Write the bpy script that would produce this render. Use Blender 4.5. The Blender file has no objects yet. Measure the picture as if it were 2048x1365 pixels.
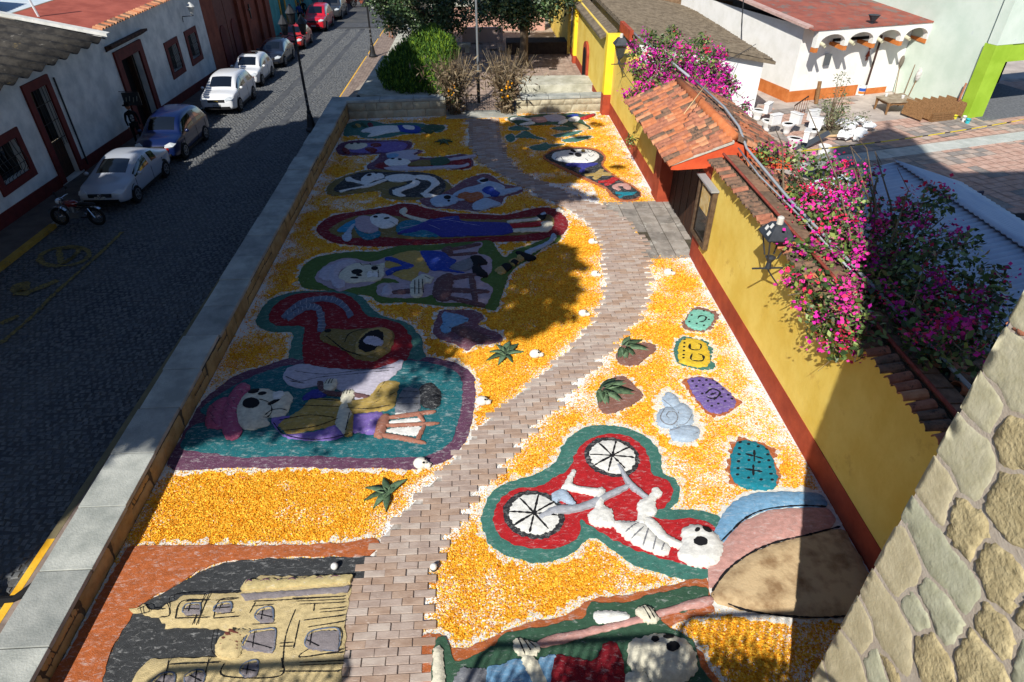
import bpy, math, random
import numpy as np
from math import sin, cos, pi, radians
from mathutils import Vector
from mathutils.geometry import delaunay_2d_cdt
rng = np.random.default_rng(7); random.seed(7)
S = bpy.context.scene
COL = S.collection
# ---------------------------------------------------------------- camera, sky, sun, exposure
HC, FP, PITCH, YAW = 10.0, 1293.0, radians(36.176), radians(3.1445)
cd = bpy.data.cameras.new('camera'); cam = bpy.data.objects.new('camera', cd); COL.objects.link(cam)
cam.location = (0, 0, HC); cam.rotation_euler = (pi/2 - PITCH, 0, -YAW)
cd.sensor_width = 36; cd.lens = FP/2048*36; cd.clip_end = 3000; cd.clip_start = .05
S.camera = cam
SAZ, SEL = radians(26.4), radians(41)          # light travels towards (sin, cos) of SAZ
W = bpy.data.worlds.new('World'); S.world = W; W.use_nodes = True
wn = W.node_tree; bg = wn.nodes['Background']
sky = wn.nodes.new('ShaderNodeTexSky'); sky.sky_type = 'NISHITA'; sky.sun_disc = False
sky.sun_elevation = SEL; sky.sun_rotation = SAZ + pi; sky.altitude = 1600; sky.ozone_density = 6
wn.links.new(sky.outputs[0], bg.inputs[0]); bg.inputs[1].default_value = .1
sd = bpy.data.lights.new('sun', 'SUN'); sun = bpy.data.objects.new('sun', sd); COL.objects.link(sun)
sd.energy = 5.0; sd.angle = radians(.53); sd.color = (1, .962, .895)
SUNV = Vector((sin(SAZ)*cos(SEL), cos(SAZ)*cos(SEL), -sin(SEL)))
sun.rotation_euler = SUNV.to_track_quat('-Z', 'Y').to_euler()
S.view_settings.view_transform = 'Standard'; S.view_settings.look = 'None'
S.view_settings.gamma = 1; S.view_settings.use_curve_mapping = False; S.view_settings.exposure = .38
# ---------------------------------------------------------------- turning points of the photograph into points of the place
_fw = np.array([sin(YAW)*cos(PITCH), cos(YAW)*cos(PITCH), -sin(PITCH)])
_rt = np.array([cos(YAW), -sin(YAW), 0]); _up = np.cross(_rt, _fw)
def ray(u, v): return _fw + _rt*((u-1024)/FP) - _up*((v-682.5)/FP)
O = np.array([0, 0, HC])
def G(u, v, z=0.): d = ray(u, v); return O + d*((z-HC)/d[2])
def PX(u, v, X): d = ray(u, v); return O + d*(X/d[0])
def PY(u, v, Y): d = ray(u, v); return O + d*(Y/d[1])
SSL = .033
def zs(y): return -.3 - SSL*(y-15)             # the street falls away from the church
def ST(u, v, h=0):
    d = ray(u, v); return O + d*((-.3+SSL*15+h-HC)/(d[2]+SSL*d[1]))
# ---------------------------------------------------------------- materials
def C(r, g, b, k=.82):
    f = lambda x: ((x/255+.055)/1.055)**2.4 if x > 10 else x/255/12.92
    return (f(r)*k, f(g)*k, f(b)*k, 1)
MATS = {}
def mat(name, col, col2=None, scale=3, detail=6, rough=.85, bump=0, bscale=40, speck=None, metal=0, lo=.38, hi=.62, stretch=(1,1,1), coat=0, obj=False):
    if name in MATS: return MATS[name]
    m = bpy.data.materials.new(name); m.use_nodes = True; nt = m.node_tree; N = nt.nodes; L = nt.links
    b = N['Principled BSDF']; b.inputs['Roughness'].default_value = rough; b.inputs['Metallic'].default_value = metal
    b.inputs['Base Color'].default_value = col
    b.inputs['Coat Weight'].default_value = coat; b.inputs['Coat Roughness'].default_value = .08
    b.inputs['Specular IOR Level'].default_value = .5 if rough < .6 else .25
    vec = None
    if col2 or bump or speck:
        if obj: g = N.new('ShaderNodeTexCoord').outputs['Object']
        else: g = N.new('ShaderNodeNewGeometry').outputs['Position']
        mp = N.new('ShaderNodeMapping'); mp.inputs['Scale'].default_value = stretch; L.new(g, mp.inputs[0]); vec = mp.outputs[0]
    out = None
    if col2:
        n = N.new('ShaderNodeTexNoise'); n.inputs['Scale'].default_value = scale; n.inputs['Detail'].default_value = detail; n.inputs['Roughness'].default_value = .62
        L.new(vec, n.inputs['Vector'])
        r = N.new('ShaderNodeValToRGB'); r.color_ramp.elements[0].position = lo; r.color_ramp.elements[1].position = hi
        r.color_ramp.elements[0].color = col; r.color_ramp.elements[1].color = col2
        L.new(n.outputs[0], r.inputs[0]); out = r.outputs[0]
    if speck:
        for sc_, th, cl in speck:
            n = N.new('ShaderNodeTexNoise'); n.inputs['Scale'].default_value = sc_; n.inputs['Detail'].default_value = 9; n.inputs['Roughness'].default_value = .72
            L.new(vec, n.inputs['Vector'])
            r = N.new('ShaderNodeValToRGB'); r.color_ramp.elements[0].position = th; r.color_ramp.elements[1].position = th+.09
            L.new(n.outputs[0], r.inputs[0])
            mx = N.new('ShaderNodeMix'); mx.data_type = 'RGBA'; L.new(r.outputs[0], mx.inputs[0])
            if out: L.new(out, mx.inputs[6])
            else: mx.inputs[6].default_value = col
            mx.inputs[7].default_value = cl; out = mx.outputs[2]
    if out: L.new(out, b.inputs['Base Color'])
    if bump:
        n = N.new('ShaderNodeTexNoise'); n.inputs['Scale'].default_value = bscale; n.inputs['Detail'].default_value = 6; L.new(vec, n.inputs['Vector'])
        bp = N.new('ShaderNodeBump'); bp.inputs['Strength'].default_value = min(1, bump); bp.inputs['Distance'].default_value = .02
        L.new(n.outputs[0], bp.inputs['Height']); L.new(bp.outputs[0], b.inputs['Normal'])
    MATS[name] = m; return m
def sand(name, r, g, b, w=.6, k=.8):
    """coloured sawdust and sand: grain, brushed streaks and white dust showing through"""
    c = C(r, g, b, k); d = tuple(x*.66 for x in c[:3])+(1,)
    m = mat(name, d, c, 9, 8, .95, .7, 55, lo=.3, hi=.62, stretch=(1, 1.5, 1))
    if m.get('dusty'): return m
    m['dusty'] = 1; N = m.node_tree.nodes; L = m.node_tree.links; b = N['Principled BSDF']; src = b.inputs['Base Color'].links[0].from_socket
    geo = N.new('ShaderNodeNewGeometry').outputs['Position']
    for sc_, th, wd, am, st in ((7, w-.07, .2, .55, (1, 2.6, 1)), (34, w, .1, .8, (1, 1.3, 1))):
        mp = N.new('ShaderNodeMapping'); mp.inputs['Scale'].default_value = st; mp.inputs['Rotation'].default_value = (0, 0, .35); L.new(geo, mp.inputs[0])
        n = N.new('ShaderNodeTexNoise'); n.inputs['Scale'].default_value = sc_; n.inputs['Detail'].default_value = 9; n.inputs['Roughness'].default_value = .7; n.inputs['Distortion'].default_value = .6; L.new(mp.outputs[0], n.inputs['Vector'])
        r = N.new('ShaderNodeMapRange'); r.inputs[1].default_value = th; r.inputs[2].default_value = th+wd; r.inputs[4].default_value = am; L.new(n.outputs[0], r.inputs[0])
        mx = N.new('ShaderNodeMix'); mx.data_type = 'RGBA'; L.new(r.outputs[0], mx.inputs[0]); L.new(src, mx.inputs[6]); mx.inputs[7].default_value = (.66, .66, .64, 1); src = mx.outputs[2]
    L.new(src, b.inputs['Base Color']); return m
WHITE = (.78, .77, .74, 1)
# ---------------------------------------------------------------- objects
def link(o, parent=None):
    COL.objects.link(o)
    if parent: o.parent = parent
    return o
def wloc(o):
    v = Vector((0, 0, 0))
    while o: v += o.location; o = o.parent
    return v
def tag(o, label=None, cat=None, group=None, kind=None):
    if label: o['label'] = label
    if cat: o['category'] = cat
    if group: o['group'] = group
    if kind: o['kind'] = kind
    return o
def thing(name, label, cat, loc=(0, 0, 0), group=None):
    o = bpy.data.objects.new(name, None); o.empty_display_size = .2; COL.objects.link(o); o.location = Vector([float(x) for x in loc])
    return tag(o, label, cat, group)
class MB:
    def __init__(s): s.v = []; s.f = []; s.mi = []
    def add(s, vs, fs, mi=0):
        n = len(s.v); s.v += [tuple(map(float, p)) for p in vs]; s.f += [tuple(i+n for i in f) for f in fs]; s.mi += [mi]*len(fs); return s
    def quad(s, a, b, c, d, mi=0): return s.add([a, b, c, d], [(0, 1, 2, 3)], mi)
    def box(s, x0, x1, y0, y1, z0, z1, mi=0):
        return s.add([(x0,y0,z0),(x1,y0,z0),(x1,y1,z0),(x0,y1,z0),(x0,y0,z1),(x1,y0,z1),(x1,y1,z1),(x0,y1,z1)],
                     [(3,2,1,0),(4,5,6,7),(0,1,5,4),(1,2,6,5),(2,3,7,6),(3,0,4,7)], mi)
    def obox(s, c, ax, ay, az, hx, hy, hz, mi=0):
        c = np.array(c, float); X = np.array(ax, float)*hx; Y = np.array(ay, float)*hy; Z = np.array(az, float)*hz
        vs = [c+i*X+j*Y+k*Z for k in (-1, 1) for i, j in ((-1,-1),(1,-1),(1,1),(-1,1))]
        return s.add(vs, [(3,2,1,0),(4,5,6,7),(0,1,5,4),(1,2,6,5),(2,3,7,6),(3,0,4,7)], mi)
    def prism(s, poly, vec, mi=0):
        n = len(poly); p = [np.array(q, float) for q in poly]; vec = np.array(vec, float)
        vs = p+[q+vec for q in p]
        fs = [tuple(range(n))[::-1], tuple(range(n, 2*n))]+[(i, (i+1) % n, n+(i+1) % n, n+i) for i in range(n)]
        return s.add(vs, fs, mi)
    def tube(s, pts, r, n=6, mi=0, cap=True):
        P = [Vector([float(x) for x in p]) for p in pts]; R = r if isinstance(r, (list, tuple)) else [r]*len(P)
        vs = []; fs = []; ref = None
        for i, p in enumerate(P):
            t = (P[min(i+1, len(P)-1)]-P[max(i-1, 0)]).normalized()
            if ref is None: ref = t.orthogonal().normalized()
            a = (ref-t*ref.dot(t))
            a = a.normalized() if a.length > 1e-6 else t.orthogonal().normalized()
            ref = a; b = t.cross(a)
            vs += [p+(a*cos(2*pi*k/n)+b*sin(2*pi*k/n))*R[i] for k in range(n)]
        for i in range(len(P)-1):
            fs += [(i*n+k, i*n+(k+1) % n, (i+1)*n+(k+1) % n, (i+1)*n+k) for k in range(n)]
        if cap: fs += [tuple(range(n))[::-1], tuple((len(P)-1)*n+k for k in range(n))]
        return s.add(vs, fs, mi)
    def lathe(s, prof, c=(0, 0, 0), n=14, mi=0, axis='z'):
        vs = []; fs = []; c = np.array(c, float)
        for r, z in prof:
            for k in range(n):
                a = 2*pi*k/n; p = (r*cos(a), r*sin(a), z)
                if axis == 'y': p = (p[0], p[2], p[1])
                if axis == 'x': p = (p[2], p[0], p[1])
                vs.append(c+np.array(p))
        for i in range(len(prof)-1):
            fs += [(i*n+k, i*n+(k+1) % n, (i+1)*n+(k+1) % n, (i+1)*n+k) for k in range(n)]
        fs += [tuple(range(n))[::-1], tuple((len(prof)-1)*n+k for k in range(n))]
        return s.add(vs, fs, mi)
    def ball(s, c, r, n=8, m=6, mi=0):
        rx, ry, rz = r if isinstance(r, (tuple, list)) else (r, r, r)
        vs = [(c[0]+rx*cos(2*pi*k/n)*sin(pi*(j)/m), c[1]+ry*sin(2*pi*k/n)*sin(pi*j/m), c[2]+rz*cos(pi*j/m)) for j in range(m+1) for k in range(n)]
        fs = [(j*n+k, (j+1)*n+k, (j+1)*n+(k+1) % n, j*n+(k+1) % n) for j in range(m) for k in range(n)]
        return s.add(vs, fs, mi)
    def build(s, name, mats, parent=None, smooth=False, label=None, kind=None, bevel=0, cat=None, group=None):
        me = bpy.data.meshes.new(name)
        off = wloc(parent) if parent else Vector((0, 0, 0))
        if not parent and s.v and kind is None:
            a = np.array(s.v); off = Vector(((a[:, 0].min()+a[:, 0].max())/2, (a[:, 1].min()+a[:, 1].max())/2, a[:, 2].min()))
        me.from_pydata([(x-off.x, y-off.y, z-off.z) for x, y, z in s.v], [], s.f)
        for m in (mats if isinstance(mats, (list, tuple)) else [mats]): me.materials.append(m)
        if any(s.mi): me.polygons.foreach_set('material_index', s.mi)
        if smooth: me.polygons.foreach_set('use_smooth', [True]*len(me.polygons))
        me.update(); o = bpy.data.objects.new(name, me); link(o, parent)
        if not parent: o.location = off
        if bevel:
            bv = o.modifiers.new('bevel', 'BEVEL'); bv.width = bevel; bv.segments = 2; bv.limit_method = 'ANGLE'
        return tag(o, label, cat, group, kind)
def fastmesh(name, quads, mats, parent=None, mi=None, kind=None, nv=4):
    """many loose faces at once: quads is an array (N, nv, 3)"""
    q = np.asarray(quads, dtype=np.float32); n = len(q)
    off = wloc(parent) if parent else Vector((0, 0, 0))
    q = q - np.array(off, dtype=np.float32)
    me = bpy.data.meshes.new(name); me.vertices.add(n*nv); me.vertices.foreach_set('co', q.reshape(-1))
    me.loops.add(n*nv); me.loops.foreach_set('vertex_index', np.arange(n*nv, dtype=np.int32))
    me.polygons.add(n); me.polygons.foreach_set('loop_start', np.arange(0, n*nv, nv, dtype=np.int32))
    for m in (mats if isinstance(mats, (list, tuple)) else [mats]): me.materials.append(m)
    if mi is not None: me.polygons.foreach_set('material_index', np.asarray(mi, dtype=np.int32))
    me.update(calc_edges=True); o = bpy.data.objects.new(name, me); link(o, parent)
    return tag(o, kind=kind)
def cards(P, size, asp=.55, up=.0, jit=.35):
    """leaf-shaped quads (folded rhombs seen as leaves) at points P with random facing"""
    n = len(P); d = rng.normal(size=(n, 3)); d[:, 2] *= .7; d /= np.linalg.norm(d, axis=1)[:, None]
    e = rng.normal(size=(n, 3)); e[:, 2] += up; e -= d*(e*d).sum(1)[:, None]; e /= np.linalg.norm(e, axis=1)[:, None]
    s = (size*(1+jit*rng.normal(size=n)).clip(.4, 1.8))[:, None]
    nrm = np.cross(d, e)
    return np.stack([P-d*s*.5, P+e*s*asp*.5+nrm*s*.08, P+d*s*.5, P-e*s*asp*.5+nrm*s*.08], axis=1)
def copy_tree(o, parent=None):
    c = o.copy(); COL.objects.link(c); c.parent = parent
    for ch in list(o.children): copy_tree(ch, c)
    return c
def inside(P, poly):
    P = np.asarray(P, float); q = np.asarray(poly, float); x, y = P[:, 0], P[:, 1]; r = np.zeros(len(P), bool)
    for (x0, y0), (x1, y1) in zip(q, np.roll(q, -1, 0)):
        c = (y0 > y) != (y1 > y)
        if y1 != y0: r ^= c & (x < (x1-x0)*(y-y0)/(y1-y0)+x0)
    return r
def dist(P, poly, closed=True):
    P = np.asarray(P, float); q = np.asarray(poly, float)
    a = q if closed else q[:-1]; b = np.roll(q, -1, 0) if closed else q[1:]
    D = np.full(len(P), 1e9)
    for p0, p1 in zip(a, b):
        d = p1-p0; L = (d*d).sum()+1e-12; t = (((P-p0)@d)/L).clip(0, 1)
        D = np.minimum(D, np.hypot(*(P-p0-t[:, None]*d).T))
    return D
def smooth_pts(p, closed=True, k=4):
    p = np.asarray(p, float); n = len(p); out = []
    if n < 3: return p
    for i in range(n if closed else n-1):
        if closed: a, b, c, d = p[i-1], p[i], p[(i+1) % n], p[(i+2) % n]
        else: a, b, c, d = p[max(i-1, 0)], p[i], p[i+1], p[min(i+2, n-1)]
        for t in np.arange(k)/k:
            out.append(.5*((2*b)+(c-a)*t+(2*a-5*b+4*c-d)*t*t+(3*b-a-3*c+d)*t**3))
    if not closed: out.append(p[-1])
    return np.array(out)
def resample(p, step, closed=True):
    q = np.vstack([p, p[:1]]) if closed else p
    s = np.r_[0, np.cumsum(np.hypot(*np.diff(q, axis=0).T))]
    n = max(int(s[-1]/step), 6); t = np.linspace(0, s[-1], n+1)
    if closed: t = t[:-1]
    return np.c_[np.interp(t, s, q[:, 0]), np.interp(t, s, q[:, 1])]
def px2g(px, z=0.03):
    a = np.array(px, float).reshape(-1, 2); return np.array([G(u, v, z)[:2] for u, v in a])
def ell(cx, cy, rx, ry, a=0, n=14):
    a = radians(a); r = []
    for k in range(n):
        t = 2*pi*k/n; x, y = rx*cos(t), ry*sin(t); r += [cx+x*cos(a)-y*sin(a), cy+x*sin(a)+y*cos(a)]
    return r
def relief(par, name, px, m, h=.04, z=.03, on=None, jit=.012, sm=True, rim=None, off=0, poly=None, label=None):
    """a raised shape of coloured sand lying on the floor; returns its height field"""
    p = px2g(px, z) if poly is None else np.array(poly)
    if sm: p = smooth_pts(p)
    ar = abs(.5*np.sum(p[:, 0]*np.roll(p[:, 1], -1)-p[:, 1]*np.roll(p[:, 0], -1)))
    per = np.hypot(*(np.roll(p, -1, 0)-p).T).sum(); w = 2*ar/per
    step = min(max(per/110, .018), .06 if name != 'lime_fringe' else .05)
    p = resample(p, step)
    t = np.roll(p, -1, 0)-np.roll(p, 1, 0); t /= np.hypot(*t.T)[:, None]+1e-9; nr = np.c_[t[:, 1], -t[:, 0]]
    sg = np.sum(p[:, 0]*np.roll(p[:, 1], -1)-p[:, 1]*np.roll(p[:, 0], -1))
    if sg < 0: nr = -nr
    jit = min(jit, w*.12 if name == 'lime_fringe' else w*.06)
    r = rng.normal(size=len(p)); r = (r+np.roll(r, 1))*.7
    base = p.copy()
    p = p+nr*(r*jit+off)[:, None]
    if rim is None: rim = max(min(w*.55, .17), .02)
    g = min(max(math.sqrt(ar)/14, .025), .2)
    lo, hi = p.min(0), p.max(0)
    xs, ys = np.meshgrid(np.arange(lo[0], hi[0], g), np.arange(lo[1], hi[1], g)); I = np.c_[xs.ravel(), ys.ravel()]
    I = I+rng.uniform(-.2, .2, I.shape)*g
    if len(I): I = I[inside(I, p)]
    if len(I): I = I[dist(I, p) > g*.55]
    n = len(p); V = [Vector(q) for q in p]+[Vector(q) for q in I]
    co, ed, fa, *_ = delaunay_2d_cdt(V, [(i, (i+1) % n) for i in range(n)], [], 1, 1e-6)
    co = np.array([(c.x, c.y) for c in co])
    def hf(P):
        P = np.asarray(P, float); d = dist(P, base); ins = inside(P, base); tt = (d/rim).clip(0, 1)
        return (on(P) if on else 0)+z+np.where(ins, h*(1-(1-tt)**2), 0) if not on else on(P)+z+np.where(ins, h*(1-(1-tt)**2), 0)
    zz = hf(co); zz = zz+rng.normal(size=len(co))*min(.0025, h*.04)
    vs = [(x, y, q) for (x, y), q in zip(co, zz)]; fs = [tuple(f) for f in fa]
    cnt = {}
    for f in fs:
        for a, b in zip(f, f[1:]+f[:1]): cnt[(min(a, b), max(a, b))] = cnt.get((min(a, b), max(a, b)), 0)+1 if (min(a, b), max(a, b)) in cnt else 1
    dz = z+.01 if not on else z+.012
    ex = {}
    for f in list(fs):
        for a, b in zip(f, f[1:]+f[:1]):
            if cnt[(min(a, b), max(a, b))] == 1:
                for q in (a, b):
                    if q not in ex: ex[q] = len(vs); vs.append((vs[q][0], vs[q][1], vs[q][2]-dz)); vs.append(vs[q])
                fs.append((ex[b]+1, ex[a]+1, ex[a], ex[b]))
    b = MB(); b.add(vs, fs); o = b.build(name, m, par, smooth=True, label=label)
    return hf
def lines(par, name, strokes, w, m, on=None, z=.012, jit=.15, label=None):
    """drawn ridges of dark sand following the surface below"""
    if len(strokes) == 2 or name == 'fine_drawing':
        for st in strokes: lines(par, 'drawn_line', [st], w, m, on, z, jit, label)
        return
    b = MB()
    for st in strokes:
        p = smooth_pts(px2g(st, .06), False, 5); p = resample(p, max(w*1.2, .02), False)
        t = np.gradient(p, axis=0); t /= np.hypot(*t.T)[:, None]+1e-9; nr = np.c_[-t[:, 1], t[:, 0]]
        ww = w*.5*(1+jit*2*rng.normal(size=len(p))).clip(.35, 1.7)
        ww[0] *= .5; ww[-1] *= .5
        A, B = p+nr*ww[:, None], p-nr*ww[:, None]
        hz = lambda q: (on(q) if on else np.zeros(len(q))+(z*.8+.008 if z > .04 else .068))
        zr = min(z, .012) if on else .012
        if on and z > .012: hz = lambda q: on(q)+z-.012
        za, zb, zc = hz(A)+.004, hz(B)+.004, hz(p)+zr
        n = len(p); vs = [(*a, q) for a, q in zip(A, za)]+[(*a, q) for a, q in zip(p, zc)]+[(*a, q) for a, q in zip(B, zb)]
        fs = []
        for i in range(n-1): fs += [(i, n+i, n+i+1, i+1), (n+i, 2*n+i, 2*n+i+1, n+i+1)]
        b.add(vs, fs)
    return b.build(name, m, par, smooth=True, label=label)
# ---------------------------------------------------------------- value noise for scattering
def vnoise(P, s, seed=0, oct=4):
    out = np.zeros(len(P)); amp = 1; tot = 0
    r = np.random.default_rng(seed+11)
    for o in range(oct):
        T = r.random((256, 256)); q = np.asarray(P)[:, :2]*s*2**o+1000; i = np.floor(q).astype(int); f = q-i; f = f*f*(3-2*f)
        a = lambda dx, dy: T[(i[:, 0]+dx) % 256, (i[:, 1]+dy) % 256]
        out += amp*((a(0,0)*(1-f[:,0])+a(1,0)*f[:,0])*(1-f[:,1])+(a(0,1)*(1-f[:,0])+a(1,1)*f[:,0])*f[:,1]); tot += amp; amp *= .6
    return out/tot
# ---------------------------------------------------------------- palette
M_plasterwhite = mat('white_plaster', C(205,208,205), C(238,238,232), 1.3, 8, .9, .25, 12, speck=[(5, .66, C(150,145,135))])
M_redado = mat('red_dado_paint', C(150,62,40,.9), C(172,76,48,.95), 2, 8, .75, .2, 14, speck=[(3, .64, C(186,104,76)), (24, .68, C(206,160,140))])
M_oxblood = mat('oxblood_paint', C(92,32,30), C(112,42,38), 3, 8, .7, .25, 14)
M_yellow = mat('ochre_wall_paint', C(226,192,84,.96), C(236,208,106,.98), .9, 9, .8, .3, 9, speck=[(1.6, .6, C(214,178,84,.96)), (7, .68, C(190,160,80)), (60, .74, C(150,130,80))])
M_sunlityellow = mat('sunlit_yellow_paint', C(240,205,40,.95), C(248,216,60,.95), 1, 8, .8, .2, 9)  # wall yellow with direct sun put into its colour, for the pilasters
M_orange_trim = mat('orange_lintel_paint', C(196,76,44,.95), C(212,92,54,.95), 2, 8, .7, .2, 10)
M_cope = mat('coping_concrete', C(150,154,148), C(188,190,182), 1.4, 9, .85, .5, 30, speck=[(3.5, .66, C(120,118,105)), (60, .74, C(90,88,80)), (1.7, .72, C(170,150,120))])
M_wallstone = mat('parapet_stone', C(150,125,82), C(186,160,110), 2.2, 9, .9, .6, 20, speck=[(6, .64, C(105,90,65))])
M_farstone = mat('far_wall_stone', C(165,155,130), C(198,188,160), 2, 9, .9, .6, 16, speck=[(6, .66, C(110,105,92))])
M_mortar = mat('joint_mortar', C(70,64,54), C(95,88,72), 6, 6, .95, .4, 30)
M_cobble = mat('street_cobble', C(88,93,101,.56), C(132,133,131,.6), 5.5, 3, .62, .3, 40, lo=.3, hi=.7, speck=[(.9, .6, C(84,86,90,.55))])
M_street = mat('street_bed', C(84,87,92,.52), C(112,112,110,.54), .5, 9, .85, .5, 30, speck=[(9, .6, C(136,128,112,.6))])
M_track = mat('smooth_street_strip', C(88,90,94,.62), C(106,108,110,.62), 2, 8, .75, .2, 30)
M_kerbyellow = mat('kerb_yellow_paint', C(225,165,30,.9), C(240,190,60,.9), 3, 8, .7, .3, 20, speck=[(9, .64, C(150,130,80))])
M_roadyellow = mat('worn_road_paint', C(128,110,54,.75), C(156,136,78,.75), 6, 8, .85, .3, 30, speck=[(14, .5, C(80,82,80,.55))])
M_paver = mat('sidewalk_paver', C(128,112,102), C(160,142,130), 3, 8, .9, .3, 20)
M_concrete = mat('plain_concrete', C(150,150,142), C(182,182,172), 1.5, 9, .9, .4, 20, speck=[(4, .66, C(118,116,108))])
M_clay = [mat('clay_tile_%s' % n, C(*a), C(*b), 6, 8, .85, .4, 30, speck=[(9, t, C(70,62,54))]) for n, a, b, t in
          (('warm', (180,106,70), (204,132,92), .62), ('dusky', (156,98,76), (186,124,96), .56), ('mossy', (104,88,74), (146,110,88), .52), ('pale', (190,128,92), (212,156,116), .62))]
M_oldtile = mat('old_grey_tile', C(104,92,76), C(136,122,102), 3, 9, .95, .6, 14, speck=[(7, .6, C(70,62,52)), (11, .68, C(150,120,90))])
M_pathbrick = [mat('path_brick_%s' % n, C(*a), C(*b), 5, 8, .9, .35, 40, speck=[(8, .6, C(206,190,178)), (30, .7, C(120,96,80))], stretch=(.6, 1.6, 1)) for n, a, b in
               (('rose', (164,144,132), (186,168,156)), ('pale', (176,158,146), (196,182,170)), ('earth', (162,136,118), (184,160,142)))]
M_metal_dark = mat('dark_painted_metal', C(26,27,30), rough=.5)
M_wood_dark = mat('dark_door_wood', C(48,30,22), C(78,50,34), 5, 8, .65, .5, 14, stretch=(4, 4, .5))
M_wood = mat('worn_brown_wood', C(118,86,54), C(152,114,76), 5, 8, .75, .4, 16, stretch=(3, 3, 3))
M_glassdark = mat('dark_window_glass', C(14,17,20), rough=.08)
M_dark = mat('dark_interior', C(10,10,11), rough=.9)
M_red_roof = mat('red_roof_coating', C(158,80,64), C(182,98,80), 1.2, 8, .8, .2, 16, speck=[(4, .68, C(130,80,66))])
M_white_roof = mat('white_roof_coating', C(190,204,212), C(218,226,230), .9, 8, .8, .2, 10, speck=[(2.5, .66, C(150,170,185))])
# ---------------------------------------------------------------- ground and street
b = MB(); b.box(-900, 900, -300, 900, -8, -6.5)
b.build('ground', mat('bare_earth', C(120,108,90), C(140,128,108), .05, 8), kind='structure')
def strip(name, x0, x1, y0, y1, h, m, n=8, kind='structure', parent=None):
    b = MB(); ys = np.linspace(y0, y1, n+1)
    for a, c in zip(ys, ys[1:]):
        b.quad((x0, a, zs(a)+h), (x1, a, zs(a)+h), (x1, c, zs(c)+h), (x0, c, zs(c)+h))
    return b.build(name, m, parent, kind=kind)
strip('street', -15.38, -8.12, -12, 92, 0, M_street)
def cobbles():
    px_, py_ = .165, .15
    xs = np.arange(-15.25, -8.2, px_); ys = np.arange(6, 66, py_)
    X, Y = np.meshgrid(xs, ys); X = X+((np.arange(len(ys)) % 2)*px_*.5)[:, None]; P = np.c_[X.ravel(), Y.ravel()]
    keep = np.ones(len(P), bool)
    for a, c in TR:
        xc = a+(c-a)*(P[:, 1]-33)/30.
        keep &= (abs(P[:, 0]-xc) > .2) | (P[:, 1] < 30)
    P = P[keep]
    P += rng.uniform(-.034, .034, P.shape); n = len(P)
    hx, hy = px_*rng.uniform(.3, .56, n), py_*rng.uniform(.3, .56, n); h = rng.uniform(.006, .028, n); z = zs(P[:, 1])
    tx, ty = rng.normal(size=n)*.05, rng.normal(size=n)*.06
    cor = []
    for i, j in ((-1,-1),(1,-1),(1,1),(-1,1)):
        jx, jy = rng.uniform(.7, 1.1, n), rng.uniform(.7, 1.1, n)
        cor.append((P[:, 0]+i*hx*jx, P[:, 1]+j*hy*jy, i*tx*hx*jx+j*ty*hy*jy))
    top = np.stack([np.c_[x+(P[:, 0]-x)*.28, y+(P[:, 1]-y)*.28, z+h+t] for x, y, t in cor], 1)
    bot = np.stack([np.c_[x, y, z-.004] for x, y, t in cor], 1)
    Q = [top]+[np.stack([bot[:, k], bot[:, (k+1) % 4], top[:, (k+1) % 4], top[:, k]], 1) for k in range(4)]
    fastmesh('cobblestones', np.concatenate(Q), M_cobble, kind='stuff')
TR = ((-11.72, -11.45), (-10.35, -10.15))
cobbles()
for a, c in TR:
    bq = MB()
    for y0 in np.arange(30, 65, 5):
        f = lambda y: a+(c-a)*(y-33)/30.
        bq.quad((f(y0)-.17, y0, zs(y0)+.006), (f(y0)+.17, y0, zs(y0)+.006), (f(y0+5)+.17, y0+5, zs(y0+5)+.006), (f(y0+5)-.17, y0+5, zs(y0+5)+.006))
    bq.build('road_strip', M_track, kind='structure')
bq = MB(); y0, y1 = 66.5, 69; bq.quad((-12.8, y0, zs(y0)+.03), (-8.2, y0+.2, zs(y0)+.03), (-8.2, y1+.2, zs(y1)+.03), (-12.8, y1, zs(y1)+.03))
bq.build('road_strip', M_track, kind='structure')
# left pavement and kerb, right kerb and pavement
def kerb(name, x0, x1, y0, y1, m, h=.14, label=None):
    b = MB(); ys = np.linspace(y0, y1, max(2, int((y1-y0)/4)+1))
    for a, c in zip(ys, ys[1:]):
        b.add([(x0,a,zs(a)-.1),(x1,a,zs(a)-.1),(x1,c,zs(c)-.1),(x0,c,zs(c)-.1),(x0,a,zs(a)+h),(x1,a,zs(a)+h),(x1,c,zs(c)+h),(x0,c,zs(c)+h)],
              [(4,5,6,7),(1,2,6,5),(3,0,4,7)]+([(0,1,5,4)] if a == y0 else []))
    return b.build(name, m, kind='structure')
strip('pavement', -17.2, -15.52, -12, 92, .14, mat('left_pavement', C(92,84,80), C(112,102,96), 2, 8, .9, .3, 20))
kerb('kerb', -15.52, -15.38, 22.3, 92, M_concrete); kerb('kerb', -15.55, -15.34, -12, 22.3, mat('dull_kerb_yellow', C(170,130,44,.8), C(190,154,70,.8), 3, 8, .8, .3, 20, speck=[(7, .56, C(110,100,76))]), .143)
kerb('kerb', -8.12, -7.98, -12, 7.9, M_kerbyellow, .12)
kerb('kerb', -8.12, -7.98, 7.9, 33.5, mat('shaded_kerb_yellow', C(120,110,84), C(140,128,96), 2, 8, .9, .3, 20), .12)  # yellow kerb with the tree shade put into its colour
strip('pavement', -7.98, -7.3, -12, 33.2, .115, M_paver)
for y0, y1 in ((33.5, 39.6), (39.9, 41.9), (41.9, 52.5), (53.6, 60.0), (61.5, 92)):
    kerb('kerb', -8.12, -7.96, y0, y1, M_kerbyellow if y0 != 33.5 else M_concrete, .12)
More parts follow.
